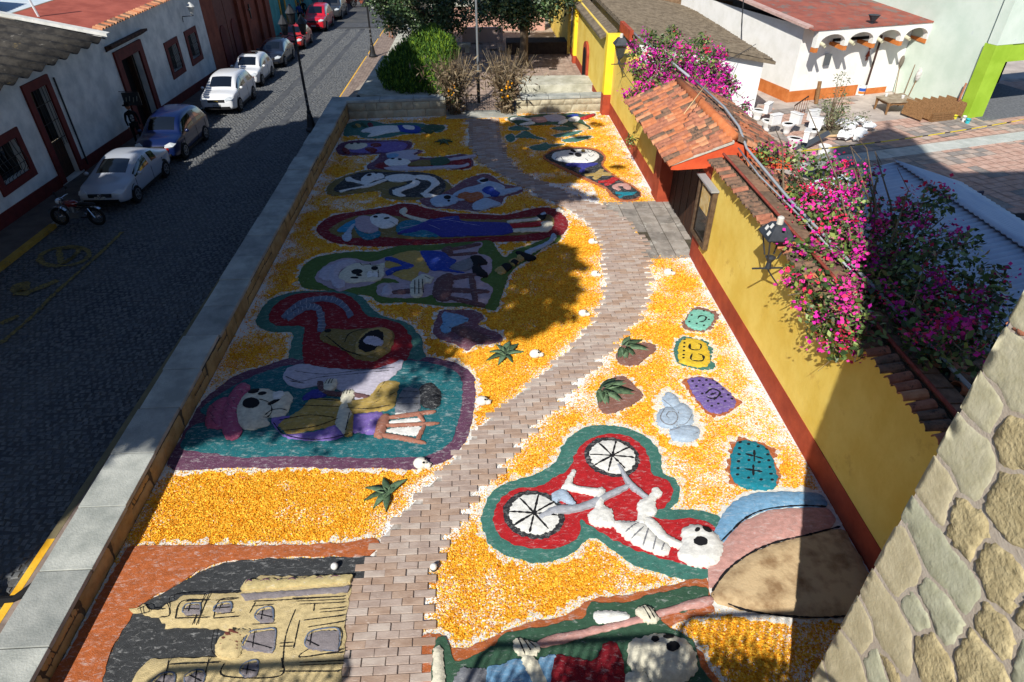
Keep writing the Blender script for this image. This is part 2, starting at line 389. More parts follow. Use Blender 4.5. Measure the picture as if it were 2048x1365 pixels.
def sidewalk_pavers():
    xs = np.arange(-7.94, -4.2, .21); ys = np.arange(33.2, 66, .24); X, Y = np.meshgrid(xs, ys); P = np.c_[X.ravel(), Y.ravel()]
    n = len(P); z = zs(P[:, 1])+.125+rng.uniform(0, .006, n); q = []
    for i, j in ((-1,-1),(1,-1),(1,1),(-1,1)): q.append(np.c_[P[:, 0]+i*.1, P[:, 1]+j*.114, z-SSL*j*.114])
    fastmesh('pavement_pavers', np.stack(q, 1), M_paver, kind='stuff')
strip('pavement', -7.97, -4.0, 33.2, 92, .115, M_mortar); sidewalk_pavers()
# painted road signs on the cobbles by the left kerb
def paint(strokes, w, name, label, cat='road marking'):
    b = MB()
    for st in strokes:
        p = np.array([ST(u, v)[:2] for u, v in np.array(st, float).reshape(-1, 2)]); p = smooth_pts(p, False, 4) if len(p) > 2 else p
        p = resample(p, .12, False); t = np.gradient(p, axis=0); t /= np.hypot(*t.T)[:, None]+1e-9; n = np.c_[-t[:, 1], t[:, 0]]
        ww = w*.5*(1+.25*rng.normal(size=len(p)))[:, None]; A, B = p+n*ww, p-n*ww
        hz = .042
        m = len(p); b.add([(x, y, zs(y)+hz) for x, y in A]+[(x, y, zs(y)+hz) for x, y in B], [(i, m+i, m+i+1, i+1) for i in range(m-1)])
    return b.build(name, M_roadyellow, label=label, cat=cat)
paint([[2,690,60,640,110,590,160,545,205,505,245,466]], .13, 'painted_line', 'worn yellow line painted along the cobbles beside the parked motorcycle')
paint([ell(130,515,50,19,-6,18)+ell(130,515,50,19,-6,18)[:2], [118,500,160,499,128,530,118,500], [128,530,152,512]], .16, 'painted_circle', 'worn yellow painted circle with a symbol inside on the cobbles')
paint([[116,563,88,575,62,585], [62,585,44,590,30,575,50,570,46,587]], .28, 'painted_arrow', 'worn yellow painted arrow on the cobbles below the circle')
paint([[2,650,20,642,38,634]], .2, 'painted_mark', 'short worn yellow painted stroke at the left edge of the street')
# ---------------------------------------------------------------- courtyard floor and its carpet of petals
XP = lambda y: -6.75+.0185*(y-5)
ZP = lambda y: .5+.0133*(y-6)
XW = 6.66
b = MB(); b.box(-7.4, 7.4, -4, 33.6, -.6, -.004); b.build('courtyard_floor', M_concrete, kind='structure')
PL = np.array([937,240,945,290,962,322,1000,346,1050,374,1105,402,1150,424,1186,452,1206,490,1216,540,1212,590,1194,640,1150,690,1090,745,1022,800,962,852,930,890,880,950,812,1020,768,1070,738,1110,712,1150,696,1200,684,1260,673,1310,658,1365,650,1420], float).reshape(-1, 2)
PR = np.array([988,238,996,275,1006,312,1030,342,1085,366,1140,392,1196,412,1226,428,1260,450,1284,490,1289,540,1290,590,1275,632,1226,682,1180,730,1120,792,1062,850,1010,912,968,962,930,1002,892,1060,866,1110,852,1160,844,1210,839,1265,833,1310,829,1365,826,1420], float).reshape(-1, 2)
PATH = np.vstack([[G(u, v, .04)[:2] for u, v in PL], [G(u, v, .04)[:2] for u, v in PR[::-1]]])
PAVE = np.array([G(u, v)[:2] for u, v in ((1190,414),(1312,404),(1352,405),(1392,470),(1378,512),(1288,513),(1286,480),(1258,445))])
def bare(P):
    P = np.asarray(P); x, y = P[:, 0], P[:, 1]
    dp = np.where(inside(P, PATH), 0, dist(P, PATH)); dw = np.minimum(x-np.array([XP(t) for t in y]), XW-x); dw = np.minimum(dw, (32.5+.07*(x+6)-y).clip(0))
    xl = np.interp(y, PATH[:len(PL), 1][::-1], PATH[:len(PL), 0][::-1])
    base = np.where((x > xl+.8) & (y < 18.5), .22, np.where((x > xl) & (y >= 18.5), .16, .06))
    base = base+np.where((x < -4) & (y > 10), .12, 0)+np.where((x > 2.2) & (y < 13) , .08, 0)+np.where((x > 0) & (x < 4.5) & (y > 20.5) & (y < 24) & (y > 25.6-.9*x), .5, 0)
    v = base+.75*np.exp(-dp/.22)+.6*np.exp(-dw.clip(0)/.3)
    return v+(vnoise(P, .8, 1)-.5)*.95+(vnoise(P, 3.0, 2, 3)-.5)*.8
def carpet():
    g = .11; xs = np.arange(-6.8, 6.75, g); ys = np.arange(3.2, 33.4, g); X, Y = np.meshgrid(xs, ys); P = np.c_[X.ravel(), Y.ravel()]
    v = bare(P); nx, ny = len(xs), len(ys); i = (np.arange(ny-1)[:, None]*nx+np.arange(nx-1)).ravel()
    me = bpy.data.meshes.new('petal_ground'); me.from_pydata(np.c_[P, np.full(len(P), .003)].tolist(), [], np.c_[i, i+1, i+nx+1, i+nx].tolist())
    at = me.attributes.new('bare', 'FLOAT', 'POINT'); at.data.foreach_set('value', v.astype(np.float32))
    m = bpy.data.materials.new('petals_and_lime'); m.use_nodes = True; N = m.node_tree.nodes; L = m.node_tree.links; bs = N['Principled BSDF']; bs.inputs['Roughness'].default_value = .95
    bs.inputs['Specular IOR Level'].default_value = .1
    a = N.new('ShaderNodeAttribute'); a.attribute_name = 'bare'; geo = N.new('ShaderNodeNewGeometry').outputs['Position']
    f = N.new('ShaderNodeTexNoise'); f.inputs['Scale'].default_value = 21; f.inputs['Detail'].default_value = 5; f.inputs['Roughness'].default_value = .7; L.new(geo, f.inputs['Vector'])
    s1 = N.new('ShaderNodeMath'); s1.operation = 'MULTIPLY_ADD'; L.new(a.outputs['Fac'], s1.inputs[0]); s1.inputs[1].default_value = .34; L.new(f.outputs[0], s1.inputs[2])
    r = N.new('ShaderNodeMapRange'); r.inputs[1].default_value = .63; r.inputs[2].default_value = .7; L.new(s1.outputs[0], r.inputs[0])
    vo = N.new('ShaderNodeTexVoronoi'); vo.inputs['Scale'].default_value = 34; L.new(geo, vo.inputs['Vector'])
    sp = N.new('ShaderNodeSeparateColor'); L.new(vo.outputs['Color'], sp.inputs[0])
    cr = N.new('ShaderNodeValToRGB'); e = cr.color_ramp.elements; e[0].color = C(212,128,24,.9); e[1].color = C(250,210,84,.92); e.new(.5).color = C(238,170,38,.9); L.new(sp.outputs[0], cr.inputs[0])
    mx = N.new('ShaderNodeMix'); mx.data_type = 'RGBA'; L.new(r.outputs[0], mx.inputs[0]); L.new(cr.outputs[0], mx.inputs[6]); mx.inputs[7].default_value = WHITE
    L.new(mx.outputs[2], bs.inputs['Base Color'])
    bp = N.new('ShaderNodeBump'); bp.inputs['Strength'].default_value = .8; bp.inputs['Distance'].default_value = .02; L.new(vo.outputs['Distance'], bp.inputs['Height']); L.new(bp.outputs[0], bs.inputs['Normal'])
    me.materials.append(m); o = bpy.data.objects.new('petal_ground', me); link(o); tag(o, kind='structure')
carpet()
M_petals = [mat('petal_%s' % n, C(*c, .9), rough=.9) for n, c in (('orange', (238,166,34)), ('gold', (248,200,66)), ('deep', (206,122,20)), ('lime_dust', (235,233,226)))]
def petals():
    out = []; mi = []
    for y0, y1, dens, sz in ((4, 9, 2300, .034), (9, 14, 1500, .038), (14, 22, 620, .05), (22, 33, 260, .066)):
        n = int(dens*13.2*(y1-y0)); P = np.c_[rng.uniform(-6.7, 6.6, n), rng.uniform(y0, y1, n)]
        v = bare(P)+rng.normal(size=n)*.25
        ok = ~inside(P, PATH) & ~inside(P, PAVE) & (P[:, 0] > XP(P[:, 1])); wh = v > .62
        ok &= (~wh) | (rng.random(n) < .22)
        P, wh = P[ok], wh[ok]; n = len(P)
        Q = cards(np.c_[P, rng.uniform(.008, .02, n)], sz, .62)
        Q[:, :, 2] = Q[:, :, 2].clip(.0045, .035)
        out.append(Q); mi.append(np.where(wh, 3, rng.choice(3, n, p=(.42, .42, .16))))
    fastmesh('marigold_petals', np.concatenate(out), M_petals, mi=np.concatenate(mi), kind='stuff')
petals()
# curving brick path
pt = thing('brick_path', 'curving path of pale rose bricks winding through the petal carpet', 'path', (0, 15, 0))
b = MB(); b.add([(x, y, .008) for x, y in PATH], [tuple(range(len(PATH)))])
L_ = PATH[:len(PL)]; R_ = PATH[len(PL):][::-1]
b = MB()
ys = np.linspace(4.4, 32.2, 90)
xl = np.interp(ys, L_[::-1, 1], L_[::-1, 0]); xr = np.interp(ys, R_[::-1, 1], R_[::-1, 0])
for i in range(len(ys)-1): b.quad((xl[i], ys[i], .012), (xr[i], ys[i], .012), (xr[i+1], ys[i+1], .012), (xl[i+1], ys[i+1], .012))
b.build('path_bed', mat('lime_dusted_bed', C(150,140,130), C(214,208,200), 5, 8, .95, .3, 30), pt)
def path_bricks():
    rows = []; y = 4.5; k = 0; BL, BW = .37, .142
    while y < 32.1:
        xl = np.interp(y+BW/2, L_[::-1, 1], L_[::-1, 0]); xr = np.interp(y+BW/2, R_[::-1, 1], R_[::-1, 0])
        x = math.floor(xl/BL)*BL+(k % 2)*BL*.5+rng.uniform(-.03, .03)
        while x < xr-.06:
            if x+BL*.6 > xl: rows.append((x+BL/2+rng.normal()*.004, y+BW/2, rng.normal()*.012, rng.uniform(.045, .058)))
            x += BL
        y += BW; k += 1
    protos = []
    for i in range(3):
        for j in range(2):
            b = MB(); w, d, c = BL*.5-.006, BW*.5-.004, .006
            b.add([(-w,-d,-.05),(w,-d,-.05),(w,d,-.05),(-w,d,-.05),(-w,-d,-c),(w,-d,-c),(w,d,-c),(-w,d,-c),(-w+c,-d+c,0),(w-c,-d+c,0),(w-c,d-c,rng.normal()*.002),(-w+c,d-c,0)],
                  [(8,9,10,11)]+[(a, (a+1) % 4, 4+(a+1) % 4, 4+a) for a in range(4)]+[(4+a, 4+(a+1) % 4, 8+(a+1) % 4, 8+a) for a in range(4)])
            o = b.build('brick', M_pathbrick[i], kind='x'); protos.append(o.data); bpy.data.objects.remove(o)
    rest = [MB(), MB(), MB()]
    for n, (x, y, a, z) in enumerate(rows):
        me = protos[rng.integers(6)]
        if n < 300:
            o = bpy.data.objects.new('brick', me); link(o, pt); o.location = Vector((x, y, z))-pt.location; o.rotation_euler = (rng.normal()*.008, rng.normal()*.008, a)
        else:
            vs = [(v.co.x*cos(a)-v.co.y*sin(a)+x, v.co.x*sin(a)+v.co.y*cos(a)+y, v.co.z+z) for v in me.vertices]
            rest[0].add(vs, [tuple(p.vertices) for p in me.polygons], rng.integers(3))
    rest[0].build('path_bricks', M_pathbrick, pt, kind='stuff')
path_bricks()
# grey paving in front of the gatehouse door
pv = thing('door_paving', 'grey stone paving in front of the gatehouse door, dusted with lime', 'paving', (*PAVE.mean(0), 0))
M_grey_paver = [mat('grey_paver_%d' % i, C(124+12*i,118+11*i,110+10*i), C(156+12*i,150+11*i,142+10*i), 2.5, 8, .9, .4, 20, speck=[(2, .56, C(190,186,176))]) for i in range(3)]
b = MB(); b.add([(x, y, .008) for x, y in PAVE], [tuple(range(len(PAVE)))]); b.build('paving_bed', M_mortar, pv)
k = 0
for iy, y in enumerate(np.arange(17.8, 22.4, .62)):
    for x in np.arange(4.0, 7.3, .56):
        c = np.array([[x+.27, y+.3]])
        if inside(c, PAVE)[0]:
            b = MB(); b.prism([(x+.012, y+.012, 0), (x+.548, y+.012, 0), (x+.548, y+.608, 0), (x+.012, y+.608, 0)], (0, 0, .02+.004*rng.random())); b.build('paving_stone', M_grey_paver[k*7 % 3], pv); k += 1
# ---------------------------------------------------------------- stone shapes on any plane
def slab(par, name, poly, mapf, h, m, rough=0., sm=False, jit=.008, rim=.03, g=None, flat=False):
    p = np.array(poly, float)
    if sm: p = smooth_pts(p, True, 3)
    p = resample(p, max(.04, np.ptp(p, 0).max()/12)); n = len(p); p = p+rng.normal(size=p.shape)*jit
    ar = abs(.5*np.sum(p[:, 0]*np.roll(p[:, 1], -1)-p[:, 1]*np.roll(p[:, 0], -1)))
    g = g or max(math.sqrt(ar)/5, .05); lo, hi = p.min(0), p.max(0)
    xs, ys = np.meshgrid(np.arange(lo[0], hi[0], g), np.arange(lo[1], hi[1], g)); I = np.c_[xs.ravel(), ys.ravel()]+rng.uniform(-.25, .25, (xs.size, 2))*g
    if len(I): I = I[inside(I, p)]
    if len(I): I = I[dist(I, p) > rim]
    c = p.mean(0); inner = p+(c-p)*(rim/np.hypot(*(c-p).T)[:, None].clip(rim*1.5))
    V = [Vector(q) for q in p]+[Vector(q) for q in inner]+[Vector(q) for q in I]
    co, ed, fa, *_ = delaunay_2d_cdt(V, [(i, (i+1) % n) for i in range(n)], [], 1, 1e-6)
    co = np.array([(q.x, q.y) for q in co]); d = dist(co, p)
    z = h*(d/rim).clip(0, 1)**.6+rng.normal(size=len(co))*rough*(d > rim*.5)
    b = MB(); b.add([mapf(x, y, q) for (x, y), q in zip(co, z)], [tuple(f) for f in fa]); return b.build(name, m, par, smooth=not flat)
# ---------------------------------------------------------------- low wall on the street side
lw = thing('parapet_wall', 'low stone wall with pale concrete coping slabs between street and carpet', 'wall', (-7.1, 19, 0))
b = MB()
ys = np.linspace(3.0, 33.6, 9)
for a, c in zip(ys, ys[1:]):
    xa, xc, za, zc = XP(a), XP(c), ZP(a)-.1, ZP(c)-.1; zb = -2.2
    b.add([(xa-.8,a,zb),(xa,a,zb),(xc,c,zb),(xc-.8,c,zb),(xa-.8,a,za),(xa,a,za),(xc,c,zc),(xc-.8,c,zc)], [(4,5,6,7),(1,2,6,5),(3,0,4,7),(0,1,5,4),(2,3,7,6)])
b.build('wall_core', M_mortar, lw)
y = 4.22; k = 0
M_copes = [M_cope, mat('coping_concrete_dark', C(136,140,136), C(170,172,166), 1.4, 9, .85, .5, 30, speck=[(3.5, .64, C(112,110,98)), (60, .74, C(90,88,80))])]
while y < 33.4:
    y1 = min(y+1.328, 33.55); b = MB(); a, c = y+.008, y1-.008; sh = rng.normal()*.012; dz = rng.normal()*.006
    xa, xc = XP(a)+.02+sh, XP(c)+.02+sh; za, zc = ZP(a)+dz, ZP(c)+dz
    b.add([(xa-.86,a,za-.098),(xa,a,za-.098),(xc,c,zc-.098),(xc-.86,c,zc-.098),(xa-.86,a,za),(xa,a,za),(xc,c,zc),(xc-.86,c,zc)], [(3,2,1,0),(4,5,6,7),(0,1,5,4),(1,2,6,5),(2,3,7,6),(3,0,4,7)])
    b.build('coping_slab', M_copes[k % 3 == 1], lw, bevel=.012); y = y1; k += 1
y = 3.6
while y < 32.3:
    wd = rng.uniform(.55, 1.15); y1 = min(y+wd, 32.4); sk = rng.normal()*.06; zt = lambda q: ZP(q)-.125
    zm = rng.uniform(.45, .65)
    for (lo_, hi_) in (((0, 1),) if rng.random() < .55 else ((0, zm), (zm+.03, 1))):
        P = [(y+.012, .02+lo_*zt(y)), (y1-.012, .02+lo_*zt(y1)), (y1-.012+sk*hi_, max(hi_*zt(y1), .05)), (y+.012+sk*hi_, max(hi_*zt(y), .05))]
        slab(lw, 'wall_stone', P, lambda a, q, h: (XP(a)+h-.002, a, q), .02, M_wallstone, .003, g=.3, rim=.02)
    y = y1
# ---------------------------------------------------------------- far wall with its gate gap
def farwall(x0, x1, ya, yb, label):
    f = lambda x: ya+(yb-ya)*(x-x0)/(x1-x0); H = .86 if x0 < 0 else .76
    t = thing('far_wall', label, 'wall', ((x0+x1)/2, f((x0+x1)/2), 0))
    b = MB(); b.add([(x0,ya,-.6),(x1,yb,-.6),(x1,yb+.55,-.6),(x0,ya+.55,-.6),(x0,ya,H-.1),(x1,yb,H-.1),(x1,yb+.55,H-.1),(x0,ya+.55,H-.1)], [(4,5,6,7),(0,1,5,4),(1,2,6,5),(2,3,7,6),(3,0,4,7)]); b.build('wall_core', mat('pale_joint', C(150,140,118), C(172,162,138), 6, 6, .95, .4, 30), t)
    x = x0
    while x < x1-.05:
        xe = min(x+1.62, x1)
        if x1-xe < .5: xe = x1
        b = MB(); a, c = x+.008, xe-.008; b.add([(a,f(a)-.03,H-.097),(c,f(c)-.03,H-.097),(c,f(c)+.6,H-.097),(a,f(a)+.6,H-.097),(a,f(a)-.03,H+.03),(c,f(c)-.03,H+.03),(c,f(c)+.6,H+.03),(a,f(a)+.6,H+.03)], [(3,2,1,0),(4,5,6,7),(0,1,5,4),(1,2,6,5),(2,3,7,6),(3,0,4,7)])
        b.build('coping_slab', M_cope, t, bevel=.02); x = xe
    for z0, z1, wd in ((.01, .36, 1.0), (.385, H-.13, .8)):
        x = x0
        while x < x1-.02:
            xe = min(x+wd*rng.uniform(.6, 1.3), x1)
            if x1-xe < .3: xe = x1
            s = rng.normal()*.05
            slab(t, 'wall_stone', [(x+.014, z0), (xe-.014, z0), (xe-.014+s*(xe < x1), z1), (x+.014+s*(x > x0), z1)], lambda a, q, h: (a, f(a)-h+.002, q), .022, M_farstone, .004, g=.3, rim=.02); x = xe
farwall(-6.3, -1.48, 32.62, 32.9, 'low stone wall with coping closing the carpet, left of the gate')
farwall(2.04, 6.64, 33.03, 33.28, 'low stone wall with coping closing the carpet, right of the gate')
b = MB(); b.prism([(-1.48, 32.35, 0), (2.04, 32.45, 0), (2.04, 33.6, 0), (-1.48, 33.5, 0)], (0, 0, .03)); b.build('gate_threshold', M_concrete, kind='structure')
gt = thing('metal_gate', 'low dark metal gate of thin bars standing between two dry stalk bundles', 'gate', (.6, 33.35, .03))
for x0, x1, h, y in ((-.45, 1.02, .86, 33.3), (1.1, 1.95, .72, 33.4)):
    b = MB(); b.tube([(x0, y, .05), (x0, y, h-.05), (x0+.05, y, h), (x1-.05, y, h), (x1, y, h-.05), (x1, y, .05)], .02); b.tube([(x0, y, .12), (x1, y, .12)], .015); b.build('gate_frame', M_metal_dark, gt)
    for x in np.arange(x0+.11, x1-.03, .115):
        b = MB(); b.tube([(x, y, .12), (x, y, h)], .009, 4); b.build('gate_bar', M_metal_dark, gt)
# ---------------------------------------------------------------- church behind and beside the camera (its shade falls on the place)
M_towerplaster = mat('tower_plaster', C(198,182,162), C(216,202,184), 2.2, 9, .9, .35, 30, speck=[(2.2, .6, C(214,182,166)), (9, .68, C(226,218,208))], stretch=(1, 1, 1.6))
M_ashlar = [mat('tower_stone_%s' % n, C(*a), C(*b_), 5, 9, .9, bp, 24, speck=[(13, .68, C(*s))]) for n, a, b_, bp, s in
    (('smooth', (204,196,160), (222,214,182), .3, (222,214,176)), ('sandy', (206,192,154), (226,212,174), .35, (224,208,166)), ('greenish', (194,192,160), (212,210,180), .35, (150,146,112)), ('rough', (190,172,128), (214,196,150), .8, (120,98,60)))]
XT = 4.11
tw = thing('church_tower', 'church tower corner of sandy irregular stones set in pinkish plaster', 'tower', (5.9, 1, 0))
b = MB(); b.box(XT, 7.7, -6, 3.94, -1, 23); b.build('tower_wall', M_towerplaster, tw)
b = MB(); b.lathe([(1.5, 23), (1.5, 24), (1.1, 25.4), (.4, 26.4), (.12, 26.8), (.1, 27.8)], (5.9, 2.2, 0), 12); b.build('dome', M_towerplaster, tw)
STN = [((735,0,678,95,700,128,790,185,790,-60),0,0),((660,145,790,238,790,480,620,312,600,272),0,0),((572,302,600,292,682,402,670,440,626,515,518,410),0,0),((513,427,640,560,652,640,592,738,445,562),0,0),
 ((440,577,502,650,520,702,470,820,373,692),1,0),((690,502,740,476,800,478,800,640,712,626,668,572),3,1),((690,665,760,676,800,700,800,885,722,862,640,762),3,1),((535,755,582,778,625,830,570,930,510,862),3,1),
 ((368,712,460,850,600,1050,596,1090,555,1120,470,1000,328,782),2,0),((318,832,358,838,390,960,366,1030,310,1050,243,952),1,0),((240,970,302,1080,375,1190,340,1310,200,1062),1,0),((385,1072,437,1150,400,1195,348,1117),2,.4),
 ((455,1050,500,1082,540,1162,490,1215,413,1072),2,.7),((640,920,690,950,740,1000,715,1110,655,1062,605,952),3,1),((600,1130,642,1117,692,1180,707,1282,640,1232),3,1),((193,1067,235,1152,205,1243,128,1164),1,0),
 ((124,1172,180,1262,228,1375,104,1375,74,1270),1,0),((70,1278,100,1375,22,1375),1,0),((398,1212,442,1205,505,1310,500,1380,440,1380,402,1262),3,.8),((590,1218,650,1268,705,1380,560,1380,546,1290),3,1),
 ((755,1288,790,1280,790,1380,732,1356),2,.6),((752,1122,800,1100,800,1170,756,1160),3,1),((230,1312,268,1288,298,1375,238,1375),2,.3),((286,1292,322,1332,326,1372,296,1342),3,.6)]
SP = []
for pl, mi_, ro in STN:
    q = np.array(pl, float).reshape(-1, 2)/1.696+(1600, 560); SP.append(resample(np.array([PX(u, v, XT)[1:] for u, v in q]), .06))
grow = [np.zeros(len(p)) for p in SP]
for it in range(14):                        # let every stone grow until the joints between neighbours are thin
    for i, p in enumerate(SP):
        t = np.roll(p, -1, 0)-np.roll(p, 1, 0); t /= np.hypot(*t.T)[:, None]+1e-9; n = np.c_[t[:, 1], -t[:, 0]]
        if np.sum(p[:, 0]*np.roll(p[:, 1], -1)-p[:, 1]*np.roll(p[:, 0], -1)) < 0: n = -n
        c = p+n*.012; ok = (grow[i] < (.14 if STN[i][2] < .8 else .09)) & (c[:, 0] < 3.95)
        for j, o in enumerate(SP):
            if j != i and np.hypot(*(o.mean(0)-p.mean(0))) < 2: ok &= (dist(c, o) > .034) & ~inside(c, o)
        SP[i] = np.where(ok[:, None], c, p); grow[i] += ok*.012
for P, (pl, mi_, ro) in zip(SP, STN):
    slab(tw, 'tower_stone', P, lambda a, z, h: (XT-h+.002, min(a, 3.965), z), .007+.016*ro, M_ashlar[mi_], .0006+.005*ro, jit=.004+.006*ro, rim=.018+.014*ro, g=.07 if ro > .5 else None)
for pl in ((672,118,708,142,704,158,667,135),(712,144,800,204,800,226,708,161)):
    q = np.array(pl, float).reshape(-1, 2)/1.696+(1600, 560); P = [PX(u, v, XT)[1:] for u, v in q]
    slab(tw, 'brick', P, lambda a, z, h: (XT-h+.002, min(a, 3.96), z), .02, M_clay[1], .002, g=.2, rim=.01)
for z in np.arange(0, 22.4, .62):           # courses outside the part in view, packed the same way
    y = 3.9 if z > 7.55 else min(1.85+.05*rng.random(), 3.9)-(.9 if z > 5 else 0)
    while y > -5:
        wd = rng.uniform(.5, 1.2); e_ = rng.normal(size=4)*.025
        slab(tw, 'tower_stone', [(y, z+e_[0]), (y-wd+.05, z+e_[1]), (y-wd+.05+e_[2], z+.56), (y+e_[3], z+.57)], lambda a, q, h: (XT-h+.002, min(a, 3.93), q), .012, M_ashlar[rng.integers(3)], .002, g=.6, rim=.02); y -= wd
ch = thing('church', 'plastered church body behind the tower, mostly out of view', 'church', (0, -8, 0))
b = MB(); b.box(7.72, 13, -12, 3.5, -1, 20.2); b.build('side_wall', M_towerplaster, ch)
b = MB(); b.box(-8.5, 4.1, -14, -.3, -1, 4.55); b.build('front_wall', M_towerplaster, ch)
b = MB(); b.box(-8.6, 4.1, -.6, -.2, 4.56, 4.7); b.build('cornice', M_concrete, ch)
rl = thing('roof_railing', 'dark metal railing on the church terrace below the camera', 'railing', (-3, -.3, 4.7))
for x0, x1, h, y in ((-7.9, -4.95, .82, -.3), (-2.95, .05, .9, -.28), (.2, 2.3, 1.12, -.22)):
    b = MB(); b.tube([(x0, y, 4.7), (x0, y, 4.7+h-.15), (x0+.12, y, 4.7+h), (x1-.12, y, 4.7+h), (x1, y, 4.7+h-.15), (x1, y, 4.7)], .05, 6); b.tube([(x0, y, 4.85), (x1, y, 4.85)], .03); b.build('rail_frame', M_metal_dark, rl)
    for x in np.arange(x0+.14, x1, .16):
        b = MB(); b.tube([(x, y, 4.85), (x, y, 4.7+h)], .014, 4); b.build('rail_bar', M_metal_dark, rl)
M_leaf = [mat('leaf_%s' % n, C(*c, .8), rough=.55) for n, c in (('mid', (72,98,46)), ('deep', (44,68,32)), ('light', (112,132,62)))]
M_bark = mat('tree_bark', C(96,82,66), C(136,120,98), 5, 8, .95, .8, 16, stretch=(1, 1, .3))
for k, (x, y, r, h) in enumerate(((-7.2, -.6, .6, .55), (-5.9, -.6, .7, .6), (-2.1, -.6, .55, .6), (-1.1, -.6, .6, .75), (.3, -.55, .6, .8), (1.3, -.6, .6, .7))):
    t = thing('potted_plant', 'leafy potted plant %s on the church terrace' % ('at the far left of the railing', 'second from the left of the railing', 'behind the middle of the railing', 'right of the railing middle', 'near the right end of the railing', 'at the right end of the railing')[k], 'plant', (x, y, 4.7), 'potted plants behind the roof railing')
    b = MB(); b.lathe([(.16, 4.71), (.22, 5.0), (.24, 5.02), (.2, 5.0)], (x, y, 0), 10); b.build('pot', M_clay[0], t)
    n = 1300; P = rng.normal(size=(n, 3))*[r*.62, r*.25, h*.34]+[x, y, 4.75+h*.55]; P = P[(P[:, 2] < 4.75+1.1*h) & (P[:, 2] > 4.72)]
    fastmesh('foliage', cards(P, .1), M_leaf, t, mi=rng.integers(0, 3, len(P)))
# ---------------------------------------------------------------- great laurel out of the frame to the left: only its shade is seen
def laurel():
    t = thing('laurel_tree', 'great broad laurel tree beside the church, seen only by its shade', 'tree', (-12.6, -1.5, 0))
    reg = [[(470,236),(500,228),(536,221),(565,213),(622,207),(668,190),(700,186),(738,178),(748,140),(790,92),(842,84),(872,112),(893,190),(890,215),(960,236),(1010,244),(1060,226),(1105,218),(1130,222),(1170,252),(1150,268),(1120,285),(1178,308),(1130,322),(1190,345),(1150,372),(1210,398),(1130,412),(1118,445),(1125,462),(1148,480),(1178,492),(1168,512),(1190,535),(1165,560),(1180,585),(1150,620),(1165,640),(1110,660),(1060,690),(985,700),(900,690),(850,705),(825,745),(760,750),(640,850),(560,860),(480,880),(420,905),(345,900),(310,900),(255,870),(180,980),(100,1100),(30,1120),(-60,1190),(-200,1050),(-200,500),(300,340)]]
    reg.append([(884,150),(940,141),(985,144),(1010,138),(1112,134),(1118,110),(1105,60),(900,60),(880,90)])
    out = []; poly = np.array([G(u, v)[:2] for u, v in reg[0]]); poly2 = np.array([G(u, v)[:2] for u, v in reg[1]])
    lo, hi = poly.min(0), poly.max(0); lo = np.maximum(lo, (-22, 2)); n = 110000
    P = np.c_[rng.uniform(lo[0], hi[0], n), rng.uniform(lo[1], hi[1], n)]; P = P[inside(P, poly)]
    d = dist(P, poly); cl = vnoise(P, .55, 5); cf = vnoise(P, 1.7, 9, 3)
    P = P[(d > .12+.25*rng.random(len(P))) & ((d > .55) | (cf > .40)) & (cf > .07)]
    d2 = dist(P, poly)
    z = 10.6+5*vnoise(P, .16, 3, 3)+rng.uniform(0, 1.8, len(P))+1.2*vnoise(P, .5, 4)
    Q2 = np.c_[rng.uniform(-6, 9, 26000), rng.uniform(36, 60, 26000)]; Q2 = Q2[inside(Q2, poly2)]; Q2 = Q2[rng.random(len(Q2)) < .93]; P = np.r_[P, Q2]; z = np.r_[z, rng.uniform(11, 14, len(Q2))]
    S3 = np.array(SUNV); W3 = np.c_[P, np.zeros(len(P))]-S3*((z)/(-S3[2]))[:, None]
    i2 = rng.choice(np.flatnonzero(W3[:, 0] < -11), 30000); W4 = W3[i2]-S3*rng.uniform(2, 5, 30000)[:, None]
    fastmesh('crown', cards(W4, .55, .7), M_leaf, t, mi=rng.choice(3, len(W4)))  # upper layer of crown cards, added to block skylight over the street
    fastmesh('crown', cards(W3, .42, .7), M_leaf, t, mi=rng.choice(3, len(W3), p=(.5, .35, .15)))
    # dappled hanging sprays over the middle of the carpet
    dp = []
    for (u, v, r, k) in ((640,830,.75,330),(690,850,.5,150),(840,715,.5,150),(1040,655,.35,80),(1235,335,.3,40),(240,905,.55,170),(300,860,.6,220),(820,790,.5,130),(870,700,.6,160),(900,735,.4,60),(1190,250,.35,50),(1165,275,.4,60),(560,845,.6,160)):
        c = G(u, v); q = np.c_[rng.normal(c[0], r*.5, k), rng.normal(c[1], r*.5, k)]; zz = rng.uniform(11, 13, k)
        dp.append(np.c_[q, np.zeros(k)]-S3*(zz/(-S3[2]))[:, None])
    fastmesh('hanging_spray', cards(np.concatenate(dp), .24, .6), M_leaf, t, mi=rng.choice(3, sum(len(x) for x in dp)))
    b = MB(); base = np.array([-12.6, -1.5, -.3]); top = np.array([-12.2, 1.5, 8.5])
    b.tube([base, base+(top-base)*.3+(0, -.2, 0), base+(top-base)*.65+(.1, 0, 0), top], [.8, .6, .55, .45], 10)
    idx = rng.choice(len(W3), 46)
    for i in idx:
        e = W3[i]; s = base+(top-base)*rng.uniform(.7, 1); m = (s+e)*.5+(0, 0, .5)
        b.tube([s, m, e], [.16, .09, .03], 5)
    b.build('trunk', M_bark, t, smooth=True)
laurel()
